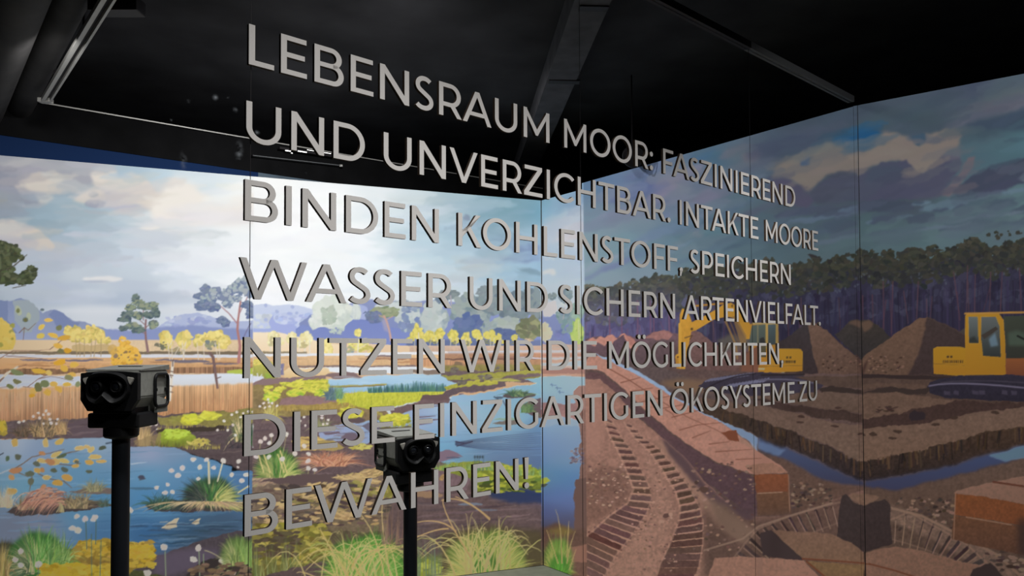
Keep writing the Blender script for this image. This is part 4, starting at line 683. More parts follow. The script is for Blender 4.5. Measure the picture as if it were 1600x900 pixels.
# ---------- end of the marsh on the back wall, between the corner and the second glass joint
clip_between(845.0 + 0 * SEAM_A, SEAM_B + 7)
mesh_fill((840, 930, SY0, 640), [(850, 320, (126, 164, 182)), (880, 305, (120, 150, 176)), (905, 320, (138, 154, 180)), (856, 340, (134, 168, 184)), (885, 345, (176, 186, 196)), (905, 350, (168, 172, 188)), (860, 365, (186, 192, 200)), (900, 370, (190, 188, 192)), (852, 390, (176, 190, 204)), (880, 392, (180, 196, 210)), (908, 400, (168, 182, 202)), (870, 415, (190, 204, 216)), (905, 430, (190, 204, 218)), (860, 450, (204, 214, 222)), (900, 470, (206, 214, 222)), (860, 490, (214, 216, 220))])
poly([(848, 350), (866, 342), (900, 322), (912, 320), (912, 340), (880, 358), (850, 372)], (182, 188, 196), soft=4, rough=4, alpha=.8); poly([(868, 372), (884, 362), (905, 364), (906, 376), (880, 380)], (198, 186, 186), soft=3, alpha=.8); crown(858, 403, 9, 5, [(206, 206, 208)], 8)
poly([(846, 424), (858, 420), (866, 420), (869, 428), (862, 432), (858, 427), (848, 430)], (212, 210, 208), soft=1, rough=2); line([(846, 434), (880, 426), (908, 418)], 2, (204, 214, 222), alpha=.5); line([(846, 446), (908, 436)], 3, (204, 212, 220), alpha=.5)
brushwork((846, 914, 290, 480), 90, 18, 5, 4, -20, .4, 1, 8)
poly([(846, 478), (868, 490), (905, 486), (926, 490), (926, 545), (846, 545)], (126, 134, 172), (112, 120, 160), rough=4)
poly([(846, 480), (858, 472), (868, 470), (870, 486), (860, 494), (850, 492)], (224, 216, 216), rough=4)
crown(862, 463, 9, 6, [(112, 124, 128), (126, 136, 136)], 14); crown(884, 462, 12, 12, [(108, 122, 132), (126, 138, 142)], 20, base=(118, 132, 138)); crown(900, 488, 14, 14, [(126, 146, 142), (140, 158, 148)], 18, base=(132, 150, 146)); crown(880, 494, 12, 14, [(110, 130, 140), (126, 144, 146)], 16)
line([(884, 470), (880, 500)], 1.4, (170, 160, 160)); crown(878, 478, 6, 6, [(206, 210, 210)], 5)
crown(852, 520, 10, 16, [(196, 190, 166), (208, 200, 176)], 16, base=(200, 194, 172)); crown(880, 525, 16, 14, [(108, 118, 162)], 12); crown(888, 512, 12, 14, [(124, 144, 148)], 12); crown(902, 522, 10, 24, [(140, 166, 94), (166, 184, 104), (182, 194, 116)], 34, s=.3, base=(158, 178, 102)); line([(904, 500), (905, 530)], 1.2, (216, 220, 180))
poly([(846, 538), (926, 538), (926, 600), (846, 600)], (196, 166, 150), (168, 128, 110), rough=1)
for y, h, c in [(543, 1.5, (176, 156, 146)), (549, 2, (206, 200, 204)), (555, 2, (172, 130, 116)), (560, 1.6, (206, 202, 206)), (569, 2.4, (206, 214, 222)), (574, 1.6, (184, 160, 150)), (580, 4, (150, 112, 104))]: poly([(846, y - h), (926, y - h), (926, y + h), (846, y + h)], c, rough=1.5)
poly([(880, 566), (926, 562), (926, 574), (880, 572)], (208, 220, 230), rough=2)
W2 = [(846, 589), (880, 587), (926, 590), (926, 860), (846, 870)]
m = fill_region(W2, [(850, 600, (172, 204, 216)), (900, 596, (176, 202, 216)), (855, 640, (140, 162, 182)), (855, 665, (150, 176, 200)), (890, 675, (144, 166, 190)), (870, 685, (118, 138, 170)), (900, 690, (120, 138, 168)), (870, 705, (110, 130, 164)), (880, 718, (128, 156, 186)), (870, 740, (88, 134, 176)), (852, 745, (98, 130, 168)), (890, 750, (84, 118, 164)), (870, 770, (80, 100, 150)), (885, 780, (84, 96, 140)), (860, 800, (72, 80, 120)), (880, 815, (70, 68, 92)), (855, 830, (62, 56, 66)), (900, 840, (84, 64, 64))], rough=1)
poly([(846, 630), (880, 632), (910, 628), (926, 630), (926, 655), (890, 660), (862, 650), (846, 652)], (132, 100, 100), (150, 112, 106), rough=3, tex=.1); poly([(846, 652), (862, 650), (880, 652), (926, 660), (926, 668), (870, 664), (846, 668)], (172, 190, 210), rough=3)
poly([(896, 612), (904, 604), (926, 600), (926, 640), (900, 636), (896, 624)], (144, 110, 102), rough=3); poly([(904, 640), (926, 640), (926, 860), (898, 850), (900, 770), (908, 720), (905, 700), (908, 680)], (124, 92, 84), (96, 72, 66), rough=5, tex=.12)
for x, y in [(860, 601), (868, 606), (872, 612)]: line([(x, y), (x + 9, y + 1)], 1.6, (92, 112, 138)); line([(x + 2, y - 2), (x + 3, y + 3)], 1.6, (92, 112, 138))
dabs(26, 892, 912, 700, 724, 3, 2, [(92, 82, 96), (120, 106, 112)], 5); poly([(846, 748), (856, 746), (860, 752), (850, 757), (846, 756)], (150, 152, 66), rough=2); poly([(846, 757), (858, 756), (852, 762), (846, 762)], (70, 72, 70), rough=2)
poly([(898, 750), (926, 745), (926, 830), (896, 830)], (92, 70, 66), rough=4); poly([(846, 822), (872, 818), (896, 826), (926, 828), (926, 905), (846, 905)], (82, 62, 56), (98, 72, 64), soft=2, rough=4, tex=.12); poly([(850, 830), (880, 822), (900, 830), (880, 838)], (108, 92, 52), soft=3, alpha=.8); poly([(884, 856), (926, 850), (926, 880), (890, 880)], (120, 86, 76), rough=3)
tussock(872, 908, 36, 84, 300, [(160, 150, 92), (130, 130, 72)], [(100, 128, 60), (150, 144, 86), (84, 118, 54)], [(170, 154, 100), (120, 130, 70)], 1.9, (84, 110, 52)); tussock(874, 906, 24, 48, 120, [(72, 112, 48)], [(70, 118, 48), (90, 136, 58)], [(80, 120, 52)], 2.0, (62, 104, 44))
for p in [((878, 880), (878, 820), (868, 796)), ((886, 870), (888, 830), (889, 814)), ((872, 880), (862, 850), (854, 828)), ((886, 880), (890, 850), (899, 830)), ((890, 890), (896, 870), (900, 858))]: line(curve(*p), 1.8, (190, 166, 114), w1=.6)
# ---------- peat works: the back wall from the second joint to the corner with the glass, and the right-hand wall
FULL = np.zeros_like(SEAM_A)
clip_between(SEAM_B, 1357.0 + FULL)
SKYG = lambda L: [(x, y, (c[0] * .96 + 2, c[1] * 1.03 + 2, c[2] * .96)) for x, y, c in L]
mesh_fill((905, 1362, SY0, 640), SKYG([(920, 292, (92, 112, 152)), (935, 278, (88, 108, 152)), (960, 262, (104, 118, 158)), (990, 250, (96, 104, 142)), (1010, 285, (82, 92, 134)), (1030, 300, (86, 92, 136)), (960, 310, (112, 116, 146)), (930, 325, (112, 124, 152)), (1050, 285, (128, 120, 138)), (1045, 310, (110, 108, 136)), (1080, 260, (90, 98, 130)), (1110, 238, (62, 90, 122)), (1120, 245, (58, 84, 116)), (1140, 240, (96, 98, 116)), (1100, 275, (100, 100, 128)), (1160, 225, (86, 90, 112)), (1180, 215, (78, 82, 106)), (1200, 210, (66, 74, 98)), (1250, 190, (64, 70, 92)), (1330, 172, (64, 70, 92)), (1180, 250, (86, 88, 110)), (1170, 275, (78, 88, 110)), (1210, 240, (60, 68, 88)), (1100, 305, (98, 102, 128)), (1150, 310, (82, 96, 118)), (1000, 340, (118, 122, 148)), (950, 350, (126, 130, 154)), (1060, 340, (100, 110, 136)), (920, 370, (128, 138, 160)), (970, 375, (112, 132, 156)), (1000, 395, (100, 120, 146)), (1080, 365, (82, 108, 132)), (1120, 350, (78, 98, 122)), (1180, 340, (72, 84, 104)), (930, 410, (132, 142, 164)), (960, 440, (130, 136, 160)), (1010, 420, (124, 130, 156)), (1060, 400, (100, 114, 138)), (1110, 395, (92, 106, 130)), (1160, 390, (80, 94, 114)), (1210, 375, (72, 84, 102)), (1260, 360, (70, 80, 98)), (1240, 310, (66, 70, 90)), (1300, 300, (64, 72, 88)), (1330, 340, (68, 78, 96)), (1320, 380, (78, 90, 106)), (1280, 390, (78, 88, 104))]))
def slant(x, y, l, h, c, a=-24, alpha=.55, soft=2): ell(x, y, l, h, c, ang=a, soft=soft, rough=4, alpha=alpha, jag=.12)
for x, y, l, h, c in [(1060, 275, 50, 7, (126, 118, 138)), (1035, 300, 26, 8, (124, 116, 138)), (990, 300, 40, 10, (86, 94, 138)), (1000, 270, 30, 8, (100, 106, 142)), (1115, 300, 40, 8, (112, 108, 130)), (1090, 320, 40, 7, (116, 112, 136)), (1000, 322, 50, 7, (126, 120, 142)), (960, 300, 34, 8, (118, 118, 146)), (940, 345, 40, 8, (130, 130, 154)), (1050, 355, 60, 7, (92, 112, 138)), (1130, 335, 50, 6, (76, 94, 118)), (1010, 372, 50, 6, (110, 126, 150)), (1100, 240, 22, 7, (60, 92, 126)), (1150, 235, 30, 6, (100, 98, 112)), (1170, 262, 50, 5, (74, 84, 106)), (1210, 280, 60, 8, (66, 76, 98)), (960, 400, 60, 4, (142, 148, 168)), (1040, 395, 60, 4, (118, 128, 150)), (1120, 385, 70, 4, (86, 102, 124)), (985, 405, 50, 4, (104, 112, 148)), (945, 420, 50, 4, (108, 116, 152)), (1180, 370, 60, 4, (64, 78, 98)), (1220, 345, 60, 5, (76, 90, 108)), (1110, 362, 40, 2.5, (112, 126, 144)), (1080, 372, 26, 2, (122, 132, 150)), (1190, 325, 60, 5, (78, 78, 98)), (1160, 290, 40, 5, (88, 96, 116))]: slant(x, y, l, h, c)
ell(1090, 366, 9, 6, (150, 130, 142), soft=1, rough=3); line([(1072, 374), (1085, 364)], 1.6, (134, 136, 150), alpha=.7); poly([(1035, 335), (1046, 330), (1050, 340), (1040, 344)], (104, 112, 146), soft=2)
CL, CD = (112, 104, 100), (68, 68, 88)
poly([(1160, 240), (1180, 234), (1190, 242), (1182, 252), (1160, 256)], (98, 96, 106), soft=3, rough=3, alpha=.8)
poly([(1210, 264), (1222, 254), (1246, 249), (1250, 256), (1262, 258), (1272, 240), (1291, 221), (1304, 222), (1314, 232), (1330, 240), (1350, 243), (1350, 272), (1310, 270), (1285, 280), (1264, 300), (1252, 296), (1240, 284), (1220, 278), (1206, 276)], CL, soft=2, rough=5)
poly([(1250, 250), (1263, 242), (1266, 256), (1252, 259)], (56, 78, 110), soft=1, rough=2)
poly([(1300, 218), (1318, 207), (1350, 203), (1350, 243), (1332, 240), (1316, 230), (1306, 228)], (34, 78, 116), soft=3, rough=2)
poly([(1210, 278), (1230, 280), (1248, 292), (1262, 302), (1275, 312), (1260, 325), (1220, 318), (1200, 300)], (74, 72, 92), soft=2, rough=4); poly([(1264, 300), (1285, 282), (1312, 270), (1350, 272), (1350, 310), (1300, 318), (1270, 316)], (66, 70, 86), soft=2, rough=4)
poly([(1165, 250), (1215, 245), (1240, 238), (1262, 230), (1290, 215), (1270, 205), (1200, 215), (1170, 225)], (62, 68, 90), soft=4, rough=4, alpha=.6)
for x, y, rx, ry, c in [(1290, 338, 60, 5, (84, 102, 120)), (1255, 330, 50, 6, (66, 72, 92)), (1310, 330, 40, 7, (64, 70, 88)), (1312, 352, 26, 9, (66, 76, 92)), (1260, 345, 40, 4, (82, 96, 114)), (1340, 325, 30, 4, (84, 104, 122)), (1330, 362, 40, 4, (74, 84, 100)), (1250, 368, 60, 4, (74, 86, 104)), (1300, 375, 50, 4, (84, 96, 112))]: slant(x, y, rx, ry, c, a=-10, alpha=.8, soft=1)
clip_between(1337.0 + 15 * (rows_ - 165) / 735.0, 1800 + FULL)
mesh_fill((1335, SX0 + SW, SY0, 640), SKYG([(1345, 165, (66, 72, 94)), (1400, 155, (70, 76, 98)), (1460, 145, (66, 74, 96)), (1520, 132, (66, 70, 98)), (1590, 122, (78, 86, 108)), (1370, 190, (68, 78, 96)), (1420, 190, (66, 74, 96)), (1450, 185, (66, 74, 94)), (1510, 175, (84, 88, 108)), (1560, 165, (92, 94, 110)), (1600, 150, (96, 98, 112)), (1540, 200, (60, 72, 92)), (1590, 185, (58, 76, 96)), (1560, 225, (74, 98, 118)), (1600, 220, (78, 104, 126)), (1530, 240, (72, 90, 112)), (1350, 310, (64, 72, 88)), (1420, 310, (66, 72, 90)), (1500, 325, (76, 92, 110)), (1600, 320, (86, 104, 120)), (1380, 375, (78, 92, 108)), (1460, 365, (84, 98, 114)), (1550, 355, (82, 94, 110)), (1600, 350, (86, 98, 114)), (1350, 345, (72, 86, 102)), (1700, 200, (76, 92, 112)), (1700, 320, (84, 100, 116))]))
poly([(1470, 200), (1510, 180), (1560, 162), (1600, 148), (1700, 130), (1700, 165), (1600, 172), (1540, 182), (1490, 200)], (96, 96, 112), soft=3, rough=5, alpha=.75); poly([(1500, 195), (1560, 180), (1640, 165), (1640, 200), (1540, 204)], (56, 68, 88), soft=3, rough=4, alpha=.7)
poly([(1335, 202), (1345, 200), (1376, 204), (1372, 216), (1362, 226), (1346, 236), (1335, 240)], (32, 78, 118), soft=3, rough=2)
poly([(1335, 245), (1350, 240), (1362, 228), (1376, 212), (1380, 203), (1388, 203), (1398, 208), (1404, 211), (1420, 214), (1428, 222), (1436, 227), (1445, 222), (1446, 209), (1470, 204), (1494, 202), (1501, 214), (1497, 228), (1476, 240), (1462, 258), (1442, 272), (1424, 264), (1404, 252), (1380, 254), (1360, 262), (1348, 276), (1335, 274)], (118, 109, 105), soft=2, rough=5)
poly([(1425, 213), (1445, 208), (1445, 224), (1436, 229), (1427, 224)], (54, 78, 98), soft=1)
poly([(1335, 275), (1350, 272), (1378, 254), (1402, 254), (1416, 250), (1428, 264), (1442, 272), (1462, 250), (1474, 240), (1500, 246), (1503, 258), (1486, 280), (1470, 306), (1430, 310), (1390, 314), (1335, 314)], (70, 72, 92), soft=1, rough=4)
poly([(1360, 262), (1400, 256), (1420, 268), (1400, 285), (1370, 290), (1345, 290)], (64, 74, 90), soft=3, alpha=.7); poly([(1470, 242), (1500, 232), (1502, 248), (1480, 252)], (96, 94, 106), soft=2, alpha=.7)
poly([(1470, 306), (1482, 290), (1500, 268), (1512, 246), (1524, 244), (1520, 262), (1502, 285), (1484, 308)], (100, 92, 100), soft=1, rough=3)
poly([(1488, 302), (1500, 288), (1530, 266), (1560, 256), (1600, 246), (1700, 240), (1700, 285), (1600, 285), (1560, 300), (1520, 311), (1495, 308)], (60, 66, 84), soft=1, rough=4); poly([(1590, 280), (1602, 268), (1700, 262), (1700, 280), (1600, 284)], (92, 102, 114), soft=1)
poly([(1335, 316), (1380, 312), (1425, 316), (1432, 326), (1400, 332), (1335, 328)], (62, 70, 86), soft=1, rough=4)
for x, y, rx, ry, c in [(1390, 342, 40, 4, (84, 102, 118)), (1475, 322, 40, 7, (88, 108, 124)), (1440, 318, 16, 4, (92, 112, 128)), (1560, 302, 60, 4, (92, 112, 128)), (1505, 312, 40, 4, (90, 108, 124)), (1435, 317, 9, 3, (62, 74, 90)), (1382, 344, 22, 8, (64, 74, 92)), (1440, 342, 24, 8, (66, 76, 92)), (1505, 328, 16, 8, (64, 74, 92)), (1470, 328, 14, 4, (64, 74, 92)), (1560, 320, 30, 8, (66, 78, 94)), (1620, 325, 40, 8, (66, 78, 94)), (1510, 352, 40, 6, (70, 82, 98)), (1590, 348, 44, 6, (74, 86, 100)), (1450, 358, 70, 3, (90, 104, 120)), (1540, 338, 70, 3, (94, 108, 122)), (1400, 362, 50, 4, (72, 84, 100))]: slant(x, y, rx, ry, c, a=-8, alpha=.85, soft=1)
clip_between(SEAM_B, 1800 + FULL)
brushwork((912, 1600, 130, 400), 420, 30, 6, 3.5, -14, .4, 1, 10)
# forest, on both walls: the back wall repeats the right wall as its reflection
def forest(lo, hi, tops, lum, base_y):
    clip_between(lo, hi)
    tops = np.array(tops, float); x0, x1 = tops[0, 0], tops[-1, 0]
    top = lambda x: float(np.interp(x, tops[:, 0], tops[:, 1]))
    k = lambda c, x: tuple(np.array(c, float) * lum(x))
    step = 12
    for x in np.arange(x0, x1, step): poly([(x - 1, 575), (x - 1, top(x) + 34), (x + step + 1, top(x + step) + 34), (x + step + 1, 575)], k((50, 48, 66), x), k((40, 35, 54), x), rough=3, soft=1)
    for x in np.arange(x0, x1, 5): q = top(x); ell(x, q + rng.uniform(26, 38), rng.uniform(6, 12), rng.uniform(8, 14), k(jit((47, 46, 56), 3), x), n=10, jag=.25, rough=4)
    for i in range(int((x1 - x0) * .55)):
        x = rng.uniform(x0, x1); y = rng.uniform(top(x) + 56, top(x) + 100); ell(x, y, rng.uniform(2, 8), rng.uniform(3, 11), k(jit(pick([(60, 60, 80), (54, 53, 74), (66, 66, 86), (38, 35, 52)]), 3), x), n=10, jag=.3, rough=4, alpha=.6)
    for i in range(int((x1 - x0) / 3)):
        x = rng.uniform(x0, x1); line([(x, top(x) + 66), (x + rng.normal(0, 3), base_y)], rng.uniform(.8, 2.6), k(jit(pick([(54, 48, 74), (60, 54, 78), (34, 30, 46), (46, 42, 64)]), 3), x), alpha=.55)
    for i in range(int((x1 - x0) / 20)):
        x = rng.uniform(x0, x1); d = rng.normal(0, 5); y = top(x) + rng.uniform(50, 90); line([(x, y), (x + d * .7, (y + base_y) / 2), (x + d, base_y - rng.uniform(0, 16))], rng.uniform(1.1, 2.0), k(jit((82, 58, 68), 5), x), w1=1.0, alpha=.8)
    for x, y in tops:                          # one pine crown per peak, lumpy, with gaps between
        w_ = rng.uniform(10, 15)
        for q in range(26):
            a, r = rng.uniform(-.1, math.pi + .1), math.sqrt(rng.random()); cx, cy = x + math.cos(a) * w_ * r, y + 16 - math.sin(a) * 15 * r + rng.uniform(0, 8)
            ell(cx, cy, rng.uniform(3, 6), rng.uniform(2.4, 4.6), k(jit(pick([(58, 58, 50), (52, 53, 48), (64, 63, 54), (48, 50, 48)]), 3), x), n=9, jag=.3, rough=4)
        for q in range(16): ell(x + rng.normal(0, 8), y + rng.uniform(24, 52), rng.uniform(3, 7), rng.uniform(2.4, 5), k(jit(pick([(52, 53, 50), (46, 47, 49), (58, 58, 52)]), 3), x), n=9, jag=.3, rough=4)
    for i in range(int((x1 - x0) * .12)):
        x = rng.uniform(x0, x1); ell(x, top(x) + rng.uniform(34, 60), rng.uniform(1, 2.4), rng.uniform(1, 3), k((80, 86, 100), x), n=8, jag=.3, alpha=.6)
TB = [(900, 456), (912, 452), (922, 441), (935, 442), (944, 452), (951, 443), (958, 452), (968, 442), (976, 455), (990, 437), (1000, 442), (1009, 431), (1016, 438), (1028, 426), (1044, 428), (1052, 440), (1062, 432), (1076, 416), (1090, 412), (1104, 418), (1118, 408), (1132, 412), (1150, 404), (1168, 412), (1180, 406), (1204, 401), (1220, 411), (1240, 405), (1256, 410), (1272, 398), (1284, 405), (1296, 400), (1312, 398), (1328, 394), (1350, 388)]
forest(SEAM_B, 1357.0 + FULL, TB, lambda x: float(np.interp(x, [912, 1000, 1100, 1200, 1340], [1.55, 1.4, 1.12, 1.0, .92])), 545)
poly([(905, 470), (1000, 455), (1060, 450), (1060, 545), (905, 545)], (98, 90, 132), soft=12, alpha=.35)
for x, y in [(1030, 480), (1000, 478), (968, 500), (950, 470), (1070, 470), (985, 500), (925, 500), (938, 485)]: ell(x, y, 5, 8, (98, 98, 134), n=9, jag=.3, rough=3, alpha=.6)
for x in (952, 971, 996, 1016, 1021, 1045, 1087): line([(x, 470), (x + 1, 540)], 1.6, (112, 78, 100))
TRT = [(1330, 394), (1348, 388), (1362, 390), (1376, 396), (1388, 387), (1400, 389), (1410, 398), (1422, 384), (1434, 383), (1442, 394), (1458, 382), (1470, 388), (1486, 384), (1496, 378), (1508, 372), (1522, 366), (1534, 374), (1550, 384), (1562, 378), (1578, 372), (1592, 374), (1604, 370), (1640, 362), (1700, 360), (1760, 356)]
forest(1337.0 + 15 * (rows_ - 165) / 735.0, 1800 + FULL, TRT, lambda x: .95, 540)
dabs(8, 1540, 1600, 360, 372, 4, 3, [(54, 54, 48)], 3)
for p in [[(1300, 440), (1302, 480), (1306, 520)], [(1313, 430), (1315, 515)], [(1284, 470), (1288, 505)], [(1380, 440), (1381, 515)], [(1395, 440), (1393, 520)], [(1412, 455), (1419, 505)], [(1435, 440), (1432, 500)], [(1490, 425), (1500, 500)], [(1512, 415), (1510, 490)], [(1548, 425), (1546, 490)], [(1566, 425), (1563, 490)], [(1593, 420), (1596, 490)]]: line(p, 1.6, (80, 57, 66), w1=1.2, alpha=.9)
# heaps of peat
clip_between(SEAM_B, 1357.0 + FULL)
poly([(905, 532), (920, 528), (940, 524), (960, 530), (975, 522), (990, 527), (1010, 525), (1035, 515), (1060, 522), (1078, 516), (1120, 540), (1180, 540), (1180, 600), (905, 600)], (104, 80, 88), (76, 60, 64), rough=3, tex=.12)
for a, b, c, d in [((916, 533), (926, 526), (934, 533), 0), ((930, 532), (940, 524), (950, 533), 0), ((940, 534), (957, 521), (972, 536), 0), ((960, 545), (976, 521), (998, 540), 0)]: poly([a, (a[0] * .4 + b[0] * .6, b[1] + 2), b, c, (b[0] + 4, c[1] + 8)], (176, 124, 112), rough=2, tex=.1)
poly([(948, 552), (958, 535), (974, 524), (984, 545), (996, 570), (940, 575)], (88, 70, 80), rough=3, tex=.1); poly([(975, 521), (990, 530), (1004, 550), (1000, 556), (986, 540)], (160, 110, 102), rough=2, tex=.1)
poly([(1006, 530), (1020, 522), (1037, 514), (1052, 522), (1042, 532), (1020, 530)], (144, 102, 98), rough=3, tex=.12); poly([(985, 570), (1000, 540), (1030, 530), (1055, 530), (1060, 600), (990, 590)], (92, 74, 78), (78, 62, 66), rough=3, tex=.12)
poly([(1040, 585), (1050, 545), (1066, 528), (1082, 514), (1096, 520), (1112, 535), (1130, 548), (1180, 560), (1180, 600), (1040, 600)], (112, 84, 82), (86, 64, 62), rough=3, tex=.15); poly([(1040, 590), (1048, 550), (1064, 530), (1070, 560), (1066, 590)], (84, 66, 68), soft=2, rough=3)
poly([(1118, 532), (1140, 524), (1170, 525), (1172, 545), (1130, 548)], (88, 82, 74), soft=2, rough=3, alpha=.8)
poly([(1150, 600), (1160, 550), (1185, 545), (1220, 540), (1220, 600)], (92, 66, 58), rough=3)
poly([(1208, 540), (1225, 530), (1240, 520), (1255, 509), (1265, 505), (1276, 506), (1290, 515), (1306, 530), (1330, 550), (1350, 566), (1350, 588), (1240, 588), (1208, 575)], (54, 48, 50), (50, 40, 42), rough=3, tex=.1)
poly([(1262, 506), (1274, 505), (1288, 514), (1304, 529), (1328, 549), (1350, 566), (1350, 585), (1280, 585), (1272, 560)], (96, 74, 64), (84, 64, 56), rough=3, tex=.15)
poly([(1304, 524), (1316, 513), (1330, 501), (1340, 500), (1350, 505), (1350, 560), (1345, 562), (1326, 545)], (56, 50, 48), (46, 42, 44), rough=3, tex=.12); poly([(1326, 505), (1336, 500), (1350, 505), (1350, 516), (1338, 510)], (84, 66, 58), soft=1, rough=2)
poly([(1338, 556), (1343, 562), (1350, 566), (1350, 590), (1346, 585)], (66, 48, 44), soft=1)
dabs(20, 1285, 1345, 555, 582, 2.6, 1.6, [(60, 44, 40), (110, 84, 72)], 4)
# digger with raised boom
Y0, Y1, Y2 = (186, 136, 54), (160, 112, 46), (206, 156, 66)
poly([(1046, 592), (1052, 580), (1062, 574), (1072, 580), (1076, 600), (1062, 614), (1050, 610)], (116, 90, 62), rough=2, tex=.12)
poly([(1062, 492), (1066, 482), (1074, 484), (1080, 500), (1082, 508), (1078, 530), (1072, 560), (1070, 590), (1063, 590), (1064, 560), (1062, 530)], Y0, (170, 122, 50), tex=.06); poly([(1060, 505), (1064, 504), (1066, 560), (1064, 576), (1060, 576)], Y2)
poly([(1076, 512), (1080, 504), (1096, 496), (1118, 484), (1130, 476), (1142, 473), (1150, 478), (1164, 496), (1172, 506), (1172, 530), (1166, 530), (1152, 504), (1144, 496), (1134, 495), (1116, 499), (1088, 516), (1080, 518)], Y0, (176, 128, 50), tex=.06); ell(1081, 514, 2, 2, (90, 66, 40)); ell(1144, 478, 2, 2, (110, 80, 40)); poly([(1144, 494), (1150, 494), (1166, 524), (1166, 544), (1158, 540)], (126, 96, 62), alpha=.8)
line([(1133, 500), (1150, 540), (1152, 560)], 3, (126, 98, 66)); line([(1140, 500), (1158, 545)], 2, (96, 74, 62)); line([(1070, 528), (1082, 524), (1078, 530)], 1.4, (84, 62, 44)); line([(1086, 478), (1130, 474)], 3, Y1)
poly([(1052, 600), (1054, 584), (1060, 574), (1070, 580), (1074, 590), (1080, 586), (1078, 592), (1070, 604), (1060, 608), (1054, 612)], Y0, (160, 110, 48), tex=.08); ell(1059, 558, 4, 5, Y0); ell(1059, 558, 1.5, 1.5, (90, 60, 40)); line([(1058, 562), (1060, 582)], 5, Y1); line([(1068, 560), (1068, 590)], 3, Y2)
for x, y in [(1052, 585), (1056, 592), (1048, 596)]: ell(x, y, 1.4, 1.4, (70, 52, 42))
poly([(1168, 590), (1172, 508), (1176, 504), (1213, 504), (1216, 507), (1217, 548), (1246, 545), (1252, 546), (1254, 551), (1254, 580), (1168, 584)], Y1, tex=.05)
poly([(1172, 545), (1186, 540), (1186, 584), (1158, 584), (1160, 560)], (112, 74, 60), rough=2)
poly([(1175, 508), (1196, 507), (1197, 538), (1170, 537)], (76, 84, 78), (70, 76, 74)); poly([(1183, 506), (1185, 506), (1185, 538), (1183, 538)], (108, 104, 84)); poly([(1200, 507), (1212, 507), (1212, 538), (1200, 540)], (72, 84, 88), (60, 66, 68))
poly([(1176, 504), (1214, 504), (1214, 507), (1175, 507)], (150, 128, 86)); poly([(1196, 506), (1200, 506), (1200, 545), (1196, 545)], (156, 128, 74)); poly([(1212, 506), (1216, 506), (1216, 546), (1212, 546)], (150, 124, 72))
poly([(1186, 528), (1192, 526), (1196, 536), (1186, 538)], (48, 48, 48), rough=2); poly([(1185, 540), (1197, 540), (1197, 558), (1188, 558)], (78, 72, 56)); poly([(1205, 548), (1217, 546), (1217, 574), (1198, 574)], (178, 130, 52))
poly([(1217, 545), (1248, 545), (1254, 549), (1254, 572), (1217, 572)], (184, 136, 48), (170, 122, 44), tex=.04); poly([(1185, 573), (1254, 571), (1254, 579), (1240, 581), (1185, 582)], (172, 122, 44)); line([(1186, 573), (1254, 571)], 1.2, (110, 78, 36)); poly([(1185, 575), (1195, 575), (1195, 578), (1185, 578)], (176, 160, 120))
for x in (1230, 1235): poly([(x - 1.6, 557), (x + 1.6, 557), (x + 1.6, 560.5), (x - 1.6, 560.5)], (62, 48, 32))
for i in range(9): x = 1222 + i * 2.4; poly([(x, 563), (x + 1.7, 563), (x + 1.7, 567.5), (x, 567.5)], (66, 50, 32))
# ground, ditch and peat banks
poly([(905, 545), (960, 560), (1040, 575), (1180, 582), (1350, 585), (1350, 1110), (905, 1110)], (86, 68, 66), (70, 54, 48), rough=2, tex=.15)
poly([(955, 560), (1040, 575), (1100, 600), (1180, 605), (1180, 640), (1060, 620)], (84, 70, 70), rough=3, tex=.15); poly([(1030, 600), (1060, 590), (1110, 596), (1130, 610), (1080, 615)], (108, 84, 68), soft=3, rough=3)
poly([(1090, 604), (1100, 596), (1140, 586), (1190, 582), (1270, 588), (1290, 600), (1275, 612), (1220, 620), (1150, 616), (1110, 612)], (52, 46, 58), rough=3, tex=.1)
for i in range(14): x = 1102 + i * 5; line([(x, 596 - i * .7), (x + 10, 592 - i * .7)], 2.4, (94, 92, 112))
for i in range(13): x = 1132 + i * 5; line([(x, 606 - i * .8), (x + 9, 601 - i * .8)], 2.6, (100, 98, 120))
line(curve((1100, 610), (1130, 588), (1180, 584)), 2, (40, 34, 42)); line(curve((1186, 594), (1230, 590), (1270, 598)), 2.4, (84, 80, 96)); line([(1190, 586), (1256, 585)], 3, (40, 34, 36))
poly([(1240, 588), (1350, 588), (1350, 606), (1300, 606), (1280, 600)], (74, 58, 52), rough=2, tex=.12); poly([(1280, 606), (1300, 604), (1320, 606), (1350, 610), (1350, 616), (1310, 614), (1285, 614)], (50, 40, 38), rough=3)
poly([(1150, 618), (1220, 618), (1290, 612), (1350, 618), (1350, 645), (1290, 640), (1230, 628)], (90, 72, 64), (84, 66, 58), rough=4, tex=.15); poly([(1180, 622), (1240, 632), (1300, 642), (1350, 646), (1350, 662), (1300, 656), (1260, 648), (1190, 634)], (58, 44, 42), (60, 46, 42), rough=6, tex=.15)
poly([(1090, 622), (1150, 628), (1220, 640), (1270, 652), (1310, 662), (1350, 664), (1350, 722), (1342, 721), (1290, 692), (1220, 668), (1180, 656), (1140, 646), (1100, 634)], (94, 74, 66), (98, 78, 68), rough=4, tex=.15)
for x, y in [(1253, 652), (1304, 666), (1250, 660), (1345, 678), (1310, 638)]: ell(x, y, 6, 2, (60, 44, 40), rough=3)
cliff = [(1080, 628), (1130, 640), (1180, 655), (1220, 668), (1250, 680), (1290, 694), (1325, 714), (1350, 721), (1350, 751), (1335, 748), (1310, 738), (1290, 727), (1262, 712), (1240, 702), (1224, 698), (1200, 690), (1160, 672), (1120, 655), (1090, 640)]
poly(cliff, (62, 48, 40), (42, 34, 36), rough=6, tex=.25)
